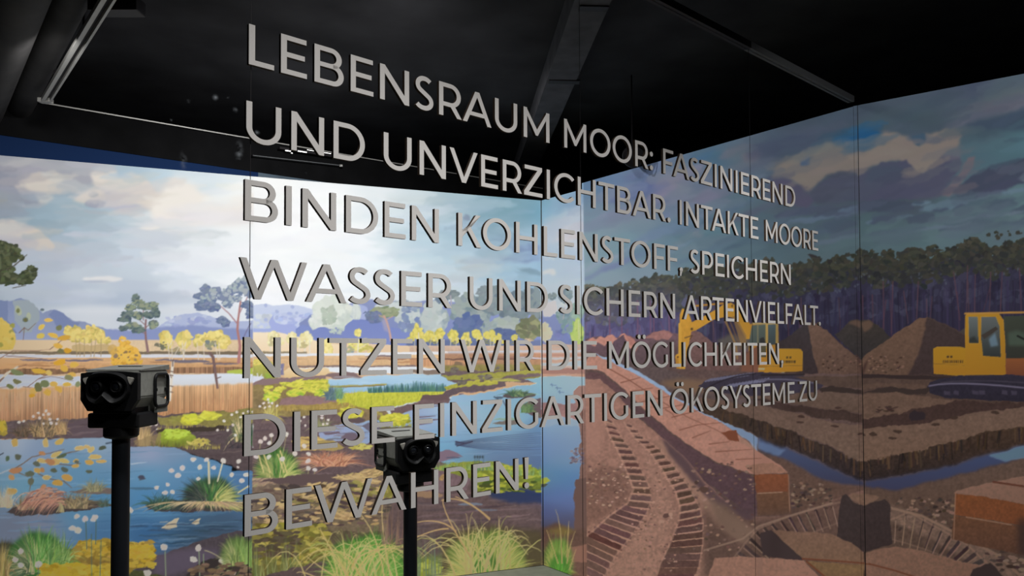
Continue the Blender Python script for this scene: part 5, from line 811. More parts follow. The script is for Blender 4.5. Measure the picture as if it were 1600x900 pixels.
for i in range(60): x = rng.uniform(1130, 1348); y = np.interp(x, [1080, 1180, 1250, 1350], [630, 657, 682, 724]); line([(x, y), (x + rng.normal(0, 2), y + rng.uniform(8, 24))], rng.uniform(1.2, 3), jit(pick([(40, 32, 32), (76, 56, 42), (56, 44, 38)]), 4), alpha=.8)
poly([(930, 552), (942, 556), (960, 564), (1000, 582), (1036, 604), (1056, 620), (1090, 640), (1120, 655), (1160, 672), (1184, 684), (1184, 706), (1170, 690), (1130, 662), (1090, 646), (1050, 622), (1000, 592), (950, 566)], (140, 158, 184), (122, 140, 170), rough=3, tex=.05)
poly([(1184, 682), (1204, 692), (1230, 700), (1262, 714), (1292, 728), (1320, 742), (1350, 752), (1350, 760), (1310, 756), (1290, 752), (1250, 730), (1220, 715), (1190, 706)], (64, 74, 104), (52, 52, 72), rough=3, soft=2); poly([(1184, 686), (1205, 694), (1230, 704), (1215, 712), (1186, 700)], (92, 108, 140), rough=4, soft=1, alpha=.8)
poly([(1184, 704), (1220, 716), (1250, 732), (1290, 752), (1320, 757), (1350, 760), (1350, 800), (1240, 800), (1232, 742)], (84, 64, 58), (82, 62, 54), soft=2, rough=3, tex=.15)
# stacked peat blocks along the ditch
ROW = [(913, 572), (920, 558), (936, 556), (958, 568), (1000, 588), (1050, 620), (1090, 642), (1130, 662), (1160, 684), (1186, 706), (1215, 724), (1232, 738), (1180, 742), (1120, 722), (1070, 692), (1024, 655), (990, 625), (958, 592), (940, 580), (918, 578)]
poly(ROW, (166, 120, 106), (150, 108, 96), rough=2, tex=.1)
for p in [[(950, 575), (985, 595), (1030, 625), (1075, 652), (1120, 672), (1150, 690)], [(985, 612), (1020, 606)], [(1003, 628), (1050, 618)], [(1024, 640), (1070, 632)], [(1050, 652), (1096, 640)], [(1062, 672), (1090, 664), (1128, 660)], [(1082, 684), (1110, 673)], [(1108, 694), (1140, 690)], [(1118, 706), (1176, 702)], [(1150, 718), (1190, 716)], [(970, 598), (1000, 590)], [(1040, 640), (1050, 646), (1056, 655)]]: line(p, 1.8, (112, 70, 58), w1=.9, alpha=.85)
poly([(1126, 676), (1150, 672), (1155, 690), (1140, 688)], (108, 62, 46), rough=2); poly([(1156, 680), (1180, 698), (1182, 706), (1156, 690)], (136, 104, 92), soft=1, alpha=.6)
poly([(914, 584), (930, 582), (944, 586), (958, 596), (990, 628), (1024, 658), (1070, 694), (1120, 724), (1180, 743), (1183, 806), (1164, 800), (1140, 780), (1110, 758), (1085, 735), (1068, 712), (1040, 690), (1010, 660), (980, 640), (950, 610), (936, 592), (914, 592)], (88, 64, 66), (72, 54, 60), rough=3, tex=.12)
poly([(1178, 742), (1231, 740), (1232, 768), (1182, 772)], (112, 66, 46), (100, 60, 44), rough=2, tex=.12); poly([(1182, 770), (1233, 768), (1236, 803), (1184, 806)], (92, 64, 50), (78, 56, 46), rough=2, tex=.12); line([(1184, 771), (1222, 769)], 1.6, (134, 104, 88)); line([(1232, 742), (1234, 800)], 1.4, (126, 94, 78))
poly([(1164, 728), (1206, 722), (1232, 738), (1180, 742)], (132, 96, 82), rough=2, tex=.08)
# track-marked ground
poly([(905, 592), (938, 592), (960, 612), (1000, 655), (1040, 688), (1068, 712), (1100, 750), (1150, 798), (1184, 808), (1240, 804), (1350, 765), (1350, 1110), (905, 1110)], (140, 103, 92), (112, 84, 74), rough=2, tex=.15)
poly([(1100, 780), (1184, 808), (1240, 800), (1350, 765), (1350, 905), (1100, 905)], (88, 66, 60), (78, 60, 54), soft=6, rough=4, tex=.15)
poly([(905, 600), (930, 600), (950, 640), (940, 700), (915, 720), (905, 720)], (150, 110, 98), soft=5, alpha=.6)
poly([(1020, 690), (1040, 690), (1075, 730), (1110, 780), (1180, 830), (1160, 850), (1120, 820), (1075, 760), (1050, 720)], (136, 106, 92), soft=4, alpha=.6)
poly([(1030, 680), (1068, 712), (1090, 742), (1130, 780), (1182, 806), (1170, 812), (1120, 790), (1080, 752), (1050, 715)], (70, 54, 60), soft=2, rough=4, alpha=.85)
poly([(915, 740), (940, 728), (975, 735), (984, 765), (975, 790), (940, 810), (915, 820)], (104, 76, 68), soft=4, rough=5, tex=.2, alpha=.8); dabs(50, 918, 982, 725, 790, 3.4, 1.8, [(164, 130, 116), (84, 62, 58), (120, 90, 80)], 6)
def ladder(le, ri, n, wid, cd, cl):
    le, ri = np.array(le, float), np.array(ri, float)
    def at(p, t):
        s = np.r_[0, np.cumsum(np.hypot(*np.diff(p, axis=0).T))]; s /= s[-1]; return np.array([np.interp(t, s, p[:, 0]), np.interp(t, s, p[:, 1])])
    for i in range(n):
        t = (i + .5) / n; a, b = at(le, t), at(ri, t); w = wid[0] + (wid[1] - wid[0]) * t
        poly([a + (0, -w / 2), b + (0, -w / 2), b + (rng.uniform(-2, 2), w / 2), a + (rng.uniform(-2, 2), w / 2)], jit(cd, 5), rough=2, tex=.15); line([a + (0, w / 2 + 1), b + (0, w / 2 + 1)], max(w * .22, 1), jit(cl, 5), alpha=.9)
    line(le, 3, cl, alpha=.5); line(ri, 2.2, cl, alpha=.35)
ladder([(942, 650), (952, 680), (966, 706), (980, 738), (990, 764), (981, 786), (952, 806), (926, 830), (905, 845), (880, 880)], [(955, 655), (972, 684), (986, 702), (1001, 732), (1016, 764), (1018, 780), (1010, 802), (992, 830), (962, 868), (940, 910)], 26, (3, 12), (84, 60, 56), (170, 130, 114))
ladder([(975, 660), (990, 682), (1015, 706), (1036, 736), (1056, 770), (1063, 792), (1060, 816), (1046, 852), (1032, 880), (1020, 920)], [(985, 662), (1003, 682), (1030, 702), (1056, 732), (1076, 760), (1092, 790), (1099, 815), (1098, 850), (1092, 885), (1080, 920)], 26, (3, 12), (80, 58, 54), (168, 128, 112))
poly([(1000, 700), (1020, 716), (1044, 760), (1056, 800), (1040, 850), (1020, 905), (945, 905), (985, 850), (1016, 805), (1022, 775)], (140, 106, 94), soft=3, alpha=.5, tex=.2)
dabs(70, 985, 1060, 720, 900, 2.6, 1.6, [(96, 70, 64), (162, 126, 112), (120, 90, 80)], 6); dabs(60, 1080, 1180, 720, 860, 4, 2.4, [(76, 56, 52), (128, 100, 88), (90, 68, 62)], 6)
ell(1041, 806, 5, 4, (84, 60, 56), rough=2); ell(1048, 804, 3, 3, (176, 140, 124)); ell(1034, 815, 4, 2, (180, 142, 126)); ell(1088, 754, 3, 3, (70, 52, 48)); ell(1100, 765, 8, 5, (78, 58, 52), rough=3)
poly([(1108, 775), (1150, 800), (1180, 840), (1160, 850), (1120, 815)], (100, 80, 70), soft=3, rough=4, alpha=.7)
dabs(40, 1235, 1300, 755, 795, 4, 2.4, [(58, 46, 44), (112, 90, 78), (70, 54, 50)], 5)
ladder([(1140, 880), (1165, 848), (1185, 826), (1230, 808), (1290, 790), (1350, 776)], [(1178, 905), (1195, 880), (1215, 850), (1270, 832), (1315, 815), (1350, 805)], 17, (7, 7), (54, 42, 42), (124, 98, 86))
line([(1100, 860), (1160, 842), (1186, 822), (1240, 804), (1300, 786)], 3, (122, 98, 86), alpha=.8)
# dark stump and the broken blocks in front
def stump():
    poly([(1308, 840), (1312, 790), (1316, 775), (1322, 772), (1328, 778), (1334, 786), (1350, 791), (1366, 784), (1378, 782), (1384, 780), (1390, 788), (1394, 850), (1350, 862)], (54, 44, 44), (50, 40, 40), rough=2, tex=.12)
    poly([(1326, 776), (1332, 772), (1350, 770), (1374, 776), (1368, 782), (1350, 790), (1336, 784)], (104, 80, 68), rough=2, tex=.1)
stump()
poly([(1188, 832), (1206, 828), (1226, 846), (1258, 874), (1240, 876), (1192, 868)], (54, 43, 44), rough=2)
poly([(1206, 828), (1240, 830), (1296, 834), (1330, 848), (1350, 864), (1350, 884), (1320, 880), (1256, 874), (1228, 850)], (106, 80, 68), (100, 76, 62), rough=2, tex=.12)
poly([(1106, 905), (1116, 872), (1160, 870), (1256, 875), (1270, 890), (1290, 915), (1290, 1110), (1100, 1110)], (128, 94, 82), (112, 82, 72), rough=2, tex=.12)
poly([(1258, 876), (1300, 880), (1350, 882), (1350, 1110), (1290, 1110), (1290, 905)], (104, 80, 58), (98, 74, 58), rough=2, tex=.12)
line([(1254, 873), (1300, 876), (1350, 880)], 2.4, (92, 52, 38)); line([(1260, 877), (1290, 902)], 2.4, (92, 52, 38)); poly([(1180, 872), (1192, 870), (1192, 905), (1184, 905)], (118, 88, 78), alpha=.6)
clip_between(1337.0 + 15 * (rows_ - 165) / 735.0, 1800 + FULL)
poly([(1335, 580), (1800, 585), (1800, 1200), (1335, 1200)], (74, 58, 52), (72, 56, 50), tex=.15)
poly([(1335, 508), (1350, 501), (1358, 500), (1370, 507), (1384, 518), (1394, 526), (1376, 545), (1350, 562), (1335, 562)], (56, 50, 46), (44, 40, 42), rough=3, tex=.12); poly([(1345, 505), (1358, 500), (1366, 506), (1358, 516), (1350, 520)], (86, 68, 58), soft=1, rough=2)
poly([(1495, 520), (1510, 512), (1540, 520), (1540, 560), (1495, 560)], (64, 58, 56), rough=3)
poly([(1340, 566), (1360, 550), (1390, 528), (1420, 508), (1436, 497), (1448, 495), (1460, 498), (1484, 510), (1512, 526), (1512, 590), (1335, 586)], (96, 74, 62), (86, 66, 56), rough=3, tex=.14)
poly([(1448, 495), (1460, 498), (1484, 510), (1512, 526), (1512, 590), (1418, 587), (1432, 560), (1444, 520)], (60, 49, 48), (56, 44, 44), soft=1, rough=3, tex=.12)
poly([(1344, 584), (1350, 570), (1358, 558), (1352, 578), (1348, 588)], (64, 46, 42), soft=1); dabs(26, 1356, 1412, 556, 582, 2.6, 1.6, [(62, 46, 40), (114, 88, 74)], 4)
poly([(1335, 583), (1400, 586), (1470, 588), (1560, 590), (1560, 596), (1450, 594), (1335, 590)], (48, 38, 38), rough=2)
# second digger, cab and counterweight
poly([(1458, 545), (1464, 542), (1500, 542), (1508, 544), (1508, 588), (1459, 584)], (192, 142, 46), (176, 126, 42), tex=.05); line([(1459, 568), (1508, 571)], 1.6, (122, 86, 36)); poly([(1459, 571), (1570, 575), (1570, 586), (1459, 582)], (176, 126, 44), (160, 110, 40)); poly([(1536, 574), (1566, 574), (1566, 578), (1540, 578)], (178, 160, 116))
poly([(1508, 494), (1512, 490), (1560, 489), (1568, 500), (1571, 540), (1572, 586), (1508, 586)], (190, 140, 48), (178, 126, 44), tex=.04); line([(1508, 490), (1600, 488)], 3, (158, 116, 60)); line([(1571, 572), (1600, 572)], 2, (120, 76, 44))
poly([(1513, 495), (1528, 495), (1529, 536), (1514, 536)], (92, 98, 98), (58, 62, 62)); poly([(1533, 495), (1556, 495), (1562, 510), (1564, 558), (1536, 556), (1533, 530)], (86, 90, 90), (44, 48, 48)); poly([(1545, 530), (1555, 520), (1560, 540), (1548, 542)], (100, 124, 142), alpha=.7, soft=1); poly([(1533, 524), (1556, 510), (1560, 514), (1538, 530)], (58, 52, 48)); poly([(1514, 530), (1522, 525), (1530, 536), (1514, 536)], (46, 48, 46), soft=1)
poly([(1568, 494), (1700, 490), (1700, 562), (1573, 560)], (56, 60, 52), (46, 46, 42)); poly([(1575, 520), (1590, 516), (1605, 522), (1605, 540), (1576, 540)], (64, 74, 64), soft=2); poly([(1572, 560), (1700, 560), (1700, 590), (1572, 590)], (120, 72, 44), (96, 56, 40), rough=2); line([(1529, 495), (1533, 560)], 3, (168, 122, 44)); line([(1590, 525), (1600, 530)], 3, (28, 28, 28))
for x in (1481, 1486.5): poly([(x - 1.8, 555.5), (x + 1.8, 555.5), (x + 1.8, 559.5), (x - 1.8, 559.5)], (66, 48, 30))
for i in range(11): x = 1473 + i * 3.0; poly([(x, 562.5), (x + 2.1, 562.5), (x + 2.1, 567.5), (x, 567.5)], (70, 50, 30))
poly([(1570, 586), (1500, 586), (1470, 592), (1455, 598), (1448, 606), (1452, 614), (1480, 622), (1560, 626), (1700, 632), (1700, 588)], (44, 40, 52), (38, 34, 44), rough=2, tex=.12); line(curve((1452, 603), (1490, 594), (1600, 606)), 2.6, (92, 86, 104)); line(curve((1470, 598), (1520, 592), (1600, 598)), 1.4, (64, 58, 68))
for x in (1475, 1490, 1520, 1530, 1565, 1580): poly([(x, 610), (x + 9, 611), (x + 9, 617), (x, 616)], (60, 54, 68), rough=2)
poly([(1335, 600), (1440, 600), (1450, 610), (1420, 612), (1390, 604), (1335, 610)], (82, 64, 56), rough=3, tex=.12); poly([(1345, 614), (1390, 604), (1420, 608), (1452, 606), (1446, 616), (1380, 614)], (52, 42, 40), rough=3)
poly([(1335, 618), (1400, 612), (1450, 620), (1500, 626), (1440, 640), (1380, 652), (1335, 656)], (92, 72, 62), rough=4, tex=.15); dabs(8, 1370, 1400, 634, 644, 6, 1.6, [(58, 44, 40)], 4)
poly([(1335, 656), (1390, 648), (1450, 634), (1500, 626), (1600, 628), (1700, 632), (1700, 645), (1600, 640), (1520, 648), (1450, 660), (1400, 668), (1335, 675)], (60, 45, 42), rough=6, tex=.15); ell(1435, 650, 14, 8, (44, 36, 40), rough=5)
poly([(1335, 672), (1400, 666), (1450, 660), (1520, 645), (1600, 636), (1700, 634), (1700, 668), (1600, 668), (1540, 676), (1500, 688), (1450, 700), (1400, 712), (1352, 722), (1335, 722)], (98, 78, 68), (100, 78, 66), rough=4, tex=.14)
for x, y in [(1402, 674), (1462, 664), (1490, 652), (1345, 680), (1365, 678), (1555, 645), (1395, 684)]: ell(x, y, 7, 2.4, (60, 46, 40), rough=3)
poly([(1335, 722), (1400, 712), (1450, 700), (1500, 686), (1540, 676), (1600, 666), (1700, 660), (1700, 690), (1600, 697), (1560, 706), (1520, 715), (1500, 722), (1480, 730), (1440, 736), (1400, 744), (1352, 752), (1335, 752)], (66, 50, 40), (42, 34, 34), rough=6, tex=.25)
for i in range(80): x = rng.uniform(1345, 1640); y = np.interp(x, [1345, 1450, 1540, 1640], [722, 702, 678, 662]); line([(x, y), (x + rng.normal(0, 2), y + rng.uniform(8, 26))], rng.uniform(1.2, 3.2), jit(pick([(38, 31, 31), (78, 58, 42), (58, 44, 36)]), 4), alpha=.8)
poly([(1350, 752), (1400, 745), (1440, 737), (1490, 727), (1520, 716), (1560, 706), (1600, 697), (1700, 688), (1700, 712), (1600, 716), (1560, 726), (1500, 742), (1440, 757), (1400, 768), (1385, 766), (1350, 760)], (60, 72, 104), (54, 54, 76), rough=3, soft=2); poly([(1545, 712), (1600, 698), (1700, 690), (1700, 712), (1600, 716), (1570, 720)], (112, 140, 162), rough=2, soft=1); 
poly([(1335, 760), (1385, 766), (1402, 768), (1440, 757), (1500, 743), (1560, 727), (1600, 718), (1700, 712), (1700, 760), (1500, 800), (1335, 800)], (88, 70, 62), (80, 62, 54), soft=2, rough=3, tex=.15)
poly([(1335, 800), (1395, 795), (1500, 790), (1800, 800), (1800, 1200), (1335, 1200)], (78, 61, 54), (72, 56, 48), soft=3, tex=.16)
dabs(60, 1400, 1490, 778, 830, 5, 3, [(56, 44, 42), (116, 92, 80), (70, 54, 48)], 5)
poly([(1370, 792), (1390, 788), (1430, 802), (1470, 818), (1510, 838), (1560, 870), (1600, 910), (1560, 910), (1500, 870), (1440, 836), (1390, 815)], (108, 86, 76), soft=2, rough=4, alpha=.7, tex=.15)
ladder([(1392, 812), (1420, 800), (1460, 822), (1510, 850), (1540, 878), (1580, 915)], [(1392, 842), (1420, 850), (1450, 860), (1490, 875), (1515, 890), (1540, 920)], 14, (7, 9), (54, 42, 42), (126, 100, 86))
line([(1385, 792), (1440, 806), (1500, 836), (1560, 868), (1600, 905)], 4, (122, 98, 84), alpha=.8); dabs(20, 1540, 1600, 850, 900, 8, 3, [(120, 98, 86), (60, 46, 44)], 5)
stump()
poly([(1342, 866), (1370, 858), (1400, 854), (1440, 860), (1490, 874), (1532, 884), (1520, 905), (1500, 1110), (1335, 1110)], (110, 82, 70), (100, 74, 62), rough=2, tex=.12); line([(1358, 881), (1400, 892), (1440, 905)], 2.4, (92, 54, 40)); line([(1345, 880), (1360, 882)], 2, (92, 54, 40)); poly([(1520, 890), (1548, 880), (1580, 910), (1510, 915)], (50, 40, 40), rough=3)
poly([(1490, 770), (1496, 766), (1540, 755), (1600, 744), (1700, 738), (1700, 792), (1600, 788), (1540, 776)], (122, 92, 80), (114, 86, 74), rough=2, tex=.1); line([(1552, 753), (1600, 760), (1700, 764)], 3, (84, 50, 40)); 
poly([(1492, 770), (1540, 776), (1600, 788), (1700, 800), (1700, 835), (1600, 822), (1540, 812), (1491, 804)], (108, 64, 40), (98, 58, 40), rough=2, tex=.12); poly([(1490, 805), (1540, 813), (1600, 824), (1700, 838), (1700, 880), (1600, 868), (1540, 856), (1488, 842)], (92, 62, 46), (72, 50, 42), rough=2, tex=.14); line([(1510, 808), (1580, 820)], 1.8, (134, 104, 86), alpha=.8); line([(1493, 770), (1490, 842)], 1.6, (130, 98, 82), alpha=.8); poly([(1590, 810), (1700, 820), (1700, 900), (1590, 866)], (46, 36, 36), soft=4, alpha=.7)
CLIP[0] = None
# ------------------------------------------------------------------ the mural walls
def to_lin(c):
    c = np.clip(c, 0, 255) / 255.0
    return np.where(c <= 0.04045, c / 12.92, ((c + 0.055) / 1.055) ** 2.4)
def project(P):                                # wall points to the sheet's coordinates
    d = P - np.array([0, 0, EYE]); cp, sp = math.cos(PITCH), math.sin(PITCH)
    y = d[:, 1] * cp + d[:, 2] * sp; z = -d[:, 1] * sp + d[:, 2] * cp
    X, Z = d[:, 0] / y * FPX, z / y * FPX; c, s = math.cos(ROLL), math.sin(ROLL)
    return 800 + X * c + Z * s, CY - (-X * s + Z * c)
M_PRINT = bpy.data.materials.new('mural_print'); M_PRINT.use_nodes = True
_b = M_PRINT.node_tree.nodes['Principled BSDF']; _b.inputs['Roughness'].default_value = 0.6; _b.inputs['Specular IOR Level'].default_value = 0.12
_a = M_PRINT.node_tree.nodes.new('ShaderNodeVertexColor'); _a.layer_name = 'print'; M_PRINT.node_tree.links.new(_a.outputs['Color'], _b.inputs['Base Color'])
AMB = 0.05
def mural(name, A, n, px0, px1, height, label, step=1.25, out=0.004, dark=1.0):
    xs = [px0]
    while xs[-1] < px1: xs.append(xs[-1] + (step if -8 < xs[-1] < 1608 else 3.0))
    xs[-1] = px1; xs = np.array(xs); foot = on_plane(xs, np.full(len(xs), 556.0), A, n)[:, :2] + n * out
    near = max(FPX / foot[:, 1].min(), 1); nz = int(height * near / step * .93); zs = np.linspace(0.004, height, nz)
    P = np.empty((nz, len(xs), 3)); P[..., :2] = foot[None]; P[..., 2] = zs[:, None]; P = P.reshape(-1, 3)
    u, v = project(P); u = np.clip(u - SX0 - .5, 0, SW - 1.001); v = np.clip(v - SY0 - .5, 0, SH - 1.001)
    i, j = v.astype(int), u.astype(int); fy, fx = (v - i)[:, None], (u - j)[:, None]
    col = (IMG[i, j] * (1 - fx) + IMG[i, j + 1] * fx) * (1 - fy) + (IMG[i + 1, j] * (1 - fx) + IMG[i + 1, j + 1] * fx) * fy
    alb = to_lin(col) / (irradiance(P, n) + AMB); alb = np.clip(alb * np.minimum(1, .88 / alb.max(1))[:, None], 0.010, 0.9)
    w_ = len(xs); k = np.arange((nz - 1) * (w_ - 1)); a = (k // (w_ - 1)) * w_ + k % (w_ - 1)
    q = np.stack([a, a + 1, a + 1 + w_, a + w_], 1)
    f0 = P[q[0]]; nn = np.cross(f0[1] - f0[0], f0[2] - f0[0])
    if nn[0] * n[0] + nn[1] * n[1] < 0: q = q[:, ::-1]
    me = bpy.data.meshes.new(name); me.vertices.add(len(P)); me.vertices.foreach_set('co', P.astype(np.float32).ravel())
    me.loops.add(q.size); me.loops.foreach_set('vertex_index', q.astype(np.int32).ravel())
    me.polygons.add(len(q)); me.polygons.foreach_set('loop_start', np.arange(0, q.size, 4, dtype=np.int32))
    me.update(calc_edges=True)
    ca = me.color_attributes.new('print', 'FLOAT_COLOR', 'POINT'); ca.data.foreach_set('color', np.concatenate([alb, np.ones((len(alb), 1))], 1).astype(np.float32).ravel())
    me.materials.append(M_PRINT); o = bpy.data.objects.new(name, me); C.objects.link(o); return tag(o, label, 'mural', 'printed landscape murals on the walls')
def wall_box(name, p, q, n, z1, thick=0.10, m=M_WALL):
    p, q, n = np.array(p[:2]), np.array(q[:2]), np.array(n); b = bmesh.new()
    prism(b, [tuple(p), tuple(q), tuple(q - n * thick), tuple(p - n * thick)], 0, z1); return structure(obj(name, b, m))
SB = on_plane(np.array([912.5]), np.array([500.0]), PC, nB)[0]
EL = on_plane(np.array([-132.0]), np.array([556.0]), PK, nL)[0]; ER = on_plane(np.array([1742.0]), np.array([556.0]), PC, nR)[0]
wall_box('wall_left', EL, PK, nL, TOPL - .004)
wall_box('wall_back', PK, PC, nB, TOPL - .004)
wall_box('wall_right', PC, PC[:2] + (ER[:2] - PC[:2]) / np.linalg.norm(ER[:2] - PC[:2]) * 3.2, nR, TOP - .004)
mural('mural', PK, nL, -132, 846.0, TOPL, 'bright marsh landscape mural with blue pools, reeds and cotton grass, left of the room corner')
mural('mural', PC, nB, 846.0, 912.0, TOPL, 'narrow strip of marsh mural with blue water and ducks, just right of the room corner')
mural('mural', PC, nB, 912.0, 1340.5, TOP, 'peat works mural with raised digger arm and curving track marks, behind the glass lettering')
mural('mural', PC, nR, 1340.5, 1742.0, TOP, 'dim peat works mural with yellow digger cab and cut blocks, right of the glass wall')
# floor, ceiling and what closes the hall behind the murals
b = bmesh.new(); prism(b, [(-6.5, -3), (5.5, -3), (5.5, 9.5), (-6.5, 9.5)], -0.1, 0.0); structure(obj('floor', b, M_FLOOR))
CZ = EYE + 1.78
b = bmesh.new(); prism(b, [(-6.5, -3), (5.5, -3), (5.5, 9.5), (-6.5, 9.5)], CZ, CZ + .1); structure(obj('ceiling', b, M_CEIL))
for nm, p, q in [('wall_far', (-6.5, 9.5), (5.5, 9.5)), ('wall_outer_left', (-6.5, -3), (-6.5, 9.5)), ('wall_outer_right', (5.5, 9.5), (5.5, -3)), ('wall_front', (5.5, -3), (-6.5, -3))]:
    d = np.array(q) - np.array(p); d = d / np.linalg.norm(d); wall_box(nm, p, q, np.array([d[1], -d[0]]), CZ, m=M_BLACK)
# black header that hangs from the ceiling beyond the top of the marsh wall, and the boards seen under it, the teal one coloured as glare haze
HK = 4.82 / 4.2
H0, H1 = at_z(66, 161, EYE + 1.36 * HK), at_z(650, 261, EYE + 1.36 * HK)
hd = (H1 - H0).normalized(); hn = Vector((hd.y, -hd.x, 0)); HS = H0 - hd * 1.3; HE = H1 + hd * 1.4
b = bmesh.new(); prism(b, [tuple(v[:2]) for v in (HS, HE, HE - hn * .06, HS - hn * .06)], EYE + 1.155 * HK, EYE + 1.352 * HK); structure(obj('trim_2', b, M_BLACK))
b = bar(H0 + hn * .004, HE + hn * .004, .012, .008); structure(obj('trim_3', b, M_RAIL))
hp4 = on_plane(np.array([404.0]), np.array([268.0]), np.array([H0.x, H0.y]), np.array([hn.x, hn.y]))[0]; HM = Vector((hp4[0], hp4[1], 0)); bn = hn * .006
for nm, p, q, m_ in [('trim_1', HS - bn, HM - bn, M_BLUE), ('trim_6', HM - bn, HE - bn, M_TEAL)]:
    b = bmesh.new(); prism(b, [tuple(v[:2]) for v in (p, q, q - hn * .03, p - hn * .03)], .9, EYE + 1.155 * HK - .001); structure(obj(nm, b, m_))
# ceiling beam with two black gaps
def on_ceiling(x, y, z): return at_z(x, y, z)
BZ = EYE + 1.64; bl0, bl1 = at_z(897, 2, BZ), at_z(829, 200, BZ); bd = (bl1 - bl0).normalized(); br0, br1 = at_z(955, 2, BZ), at_z(862, 213, BZ)
b = bmesh.new(); prism(b, [tuple(v[:2]) for v in (bl0 - bd * 1.5, bl0 + bd * 3.6, br0 + (br1 - br0).normalized() * 3.6, br0 - (br1 - br0).normalized() * 1.5)], BZ, CZ - .002)
beam = structure(obj('ceiling_beam', b, M_BEAM))
for (xa, ya), (xb, yb) in [((905, 12), (950, 13)), ((857, 127), (906, 128))]:
    p, q = at_z(xa, ya, BZ - .001), at_z(xb, yb, BZ - .001); s = structure(obj('beam_gap', bar(p, q, .055, .012), M_JOINT))
# two round ducts under the ceiling, upper left
dv = Vector((-950, 1220, 0)).normalized()
for (px, py, z, r, lb) in [(107, 0, EYE + 1.52, .074, 'round black ceiling duct beside the grey track frame'), (22, 0, EYE + 1.46, .118, 'thicker round black ceiling duct at the far left corner')]:
    p = at_z(px, py, z); path = [p - dv * 1.6 + dv * (.7 * k) for k in range(8)]
    t = thing('ceiling_duct', lb, 'duct', tuple(path[0]), 0, 'ducts under the ceiling')
    o = obj('duct_pipe', tube([q - path[0] for q in path], r, 28), M_DUCT, t, True)
    for k in (1, 5): h = path[k] - path[0]; obj('hanger_rod', bar(h + Vector((0, 0, r)), h + Vector((0, 0, CZ - z)), .012, .012, up=dv), M_JOINT, t)
# grey ceiling track frame
t0, t1 = at_z(167, 0, EYE + 1.40), at_z(71, 157, EYE + 1.40); td = (t1 - t0).normalized(); tn = Vector((td.y, -td.x, 0))
t = thing('ceiling_track', 'grey double-rail ceiling track running down to the top of the black header', 'track', tuple(t1))
for s, wd in ((-.020, .010), (.014, .018)): obj('track_rail', bar(tn * s * -1, t0 - td * .9 - t1 + tn * s * -1, wd, .022), M_RAIL, t)
obj('track_channel', bar(Vector((0, 0, .012)), t0 - td * .9 - t1 + Vector((0, 0, .012)), .045, .008), M_JOINT, t)
obj('end_bracket', box(-.034, .034, -.022, .022, -.012, .012, .004), M_RAIL, t)
for k in (.4, 1.4, 2.0): p = (t0 - t1) * (k / 2.0); obj('hanger_rod', bar(p + Vector((0, 0, .01)), p + Vector((0, 0, CZ - t1.z)), .01, .01, up=(1, 0, 0)), M_JOINT, t)
p = at_z(182, 20, EYE + 1.42); t = thing('ceiling_bracket', 'small black bracket box under the ceiling right of the grey track', 'bracket', tuple(p))
obj('bracket_box', box(-.09, .10, -.05, .05, 0, .06, .006), M_JOINT, t); obj('bracket_lip', box(-.09, .11, -.058, -.05, -.012, .05, .002), M_JOINT, t); obj('bracket_stem', box(-.01, .01, -.01, .01, .058, CZ - p.z), M_JOINT, t)

# ------------------------------------------------------------------ mirror wall built as four clear panes, reflected room behind; joints, rails, smears
M_SMEAR = smear_material('smear', .55)
TJ = [glass_t(-150), 0.0, glass_t(912.4), glass_t(1179), glass_t(1340.5)]
GT = TOP + .01
PANE_OUT = -.010
def gbox(b, ta, tb, oa, ob, z0, z1):
    q = [glass_p(ta, 0, oa), glass_p(tb, 0, oa), glass_p(tb, 0, ob), glass_p(ta, 0, ob)]; prism(b, [tuple(v[:2]) for v in q], z0, z1); return b
PL_ = ['clear glass pane at the left end, left of where the lettering starts', 'wide clear glass pane carrying the left half of the lettering', 'middle clear glass pane carrying the words MOOR, STOFF and MÖGLICHKEITEN', 'clear glass pane at the right end, next to the dim mural wall']
for k in range(4):
    t = thing('glass_panel', PL_[k], 'glass panel', (0, 0, 0), 0, 'glass panes of the lettered wall')
    obj('pane', gbox(bmesh.new(), TJ[k] + .001, TJ[k + 1] - .001, PANE_OUT, PANE_OUT - .008, .03, GT), M_CLEAR, t)
    if k: obj('joint_strip', gbox(bmesh.new(), TJ[k] - .0007, TJ[k] + .0007, PANE_OUT + .0004, PANE_OUT - .0004, .03, GT), M_JOINT, t)
    obj('floor_channel', gbox(bmesh.new(), TJ[k] + .001, TJ[k + 1] - .001, PANE_OUT + .012, PANE_OUT - .02, 0, .03), M_JOINT, t)
    obj('top_rail', gbox(bmesh.new(), TJ[k] + .001, TJ[k + 1] - .001, PANE_OUT + .012, PANE_OUT - .02, GT, GT + .028), M_DULL if k == 3 else M_JOINT, t)  # last rail's paler grey stands for the light catching it
    sm = {0: [(288, 252, 9, 22), (337, 152, 7, 8), (355, 150, 5, 6), (310, 165, 3, 5), (374, 238, 9, 28), (295, 158, 5, 5), (367, 172, 6, 6), (268, 187, 3, 4)], 1: [(402, 207, 6, 6), (480, 271, 7, 3), (422, 182, 4, 3)], 2: [], 3: []}[k]
    for x, y, rx, ry in sm:
        c = on_plane(np.array([float(x)]), np.array([float(y)]), GA + GN * (PANE_OUT + .0006), GN)[0]; tt = float((c[:2] - GA) @ GD); sc = c[1] / FPX; b = bmesh.new()
        ring = [b.verts.new(glass_p(tt + math.cos(a) * rx * sc * 1.4 * (1 + .15 * math.sin(3 * a + x)), c[2] + math.sin(a) * ry * sc * (1 + .12 * math.cos(2 * a + y)), PANE_OUT + .0006)) for a in np.linspace(0, 2 * math.pi, 20, endpoint=False)]
        b.faces.new(ring); obj('smear', b, M_SMEAR, t)
b = bmesh.new(); q = [PC[:2] + nR * .006, PC[:2] + nR * .006 + dR * .007, PC[:2] + dR * .007, PC[:2]]
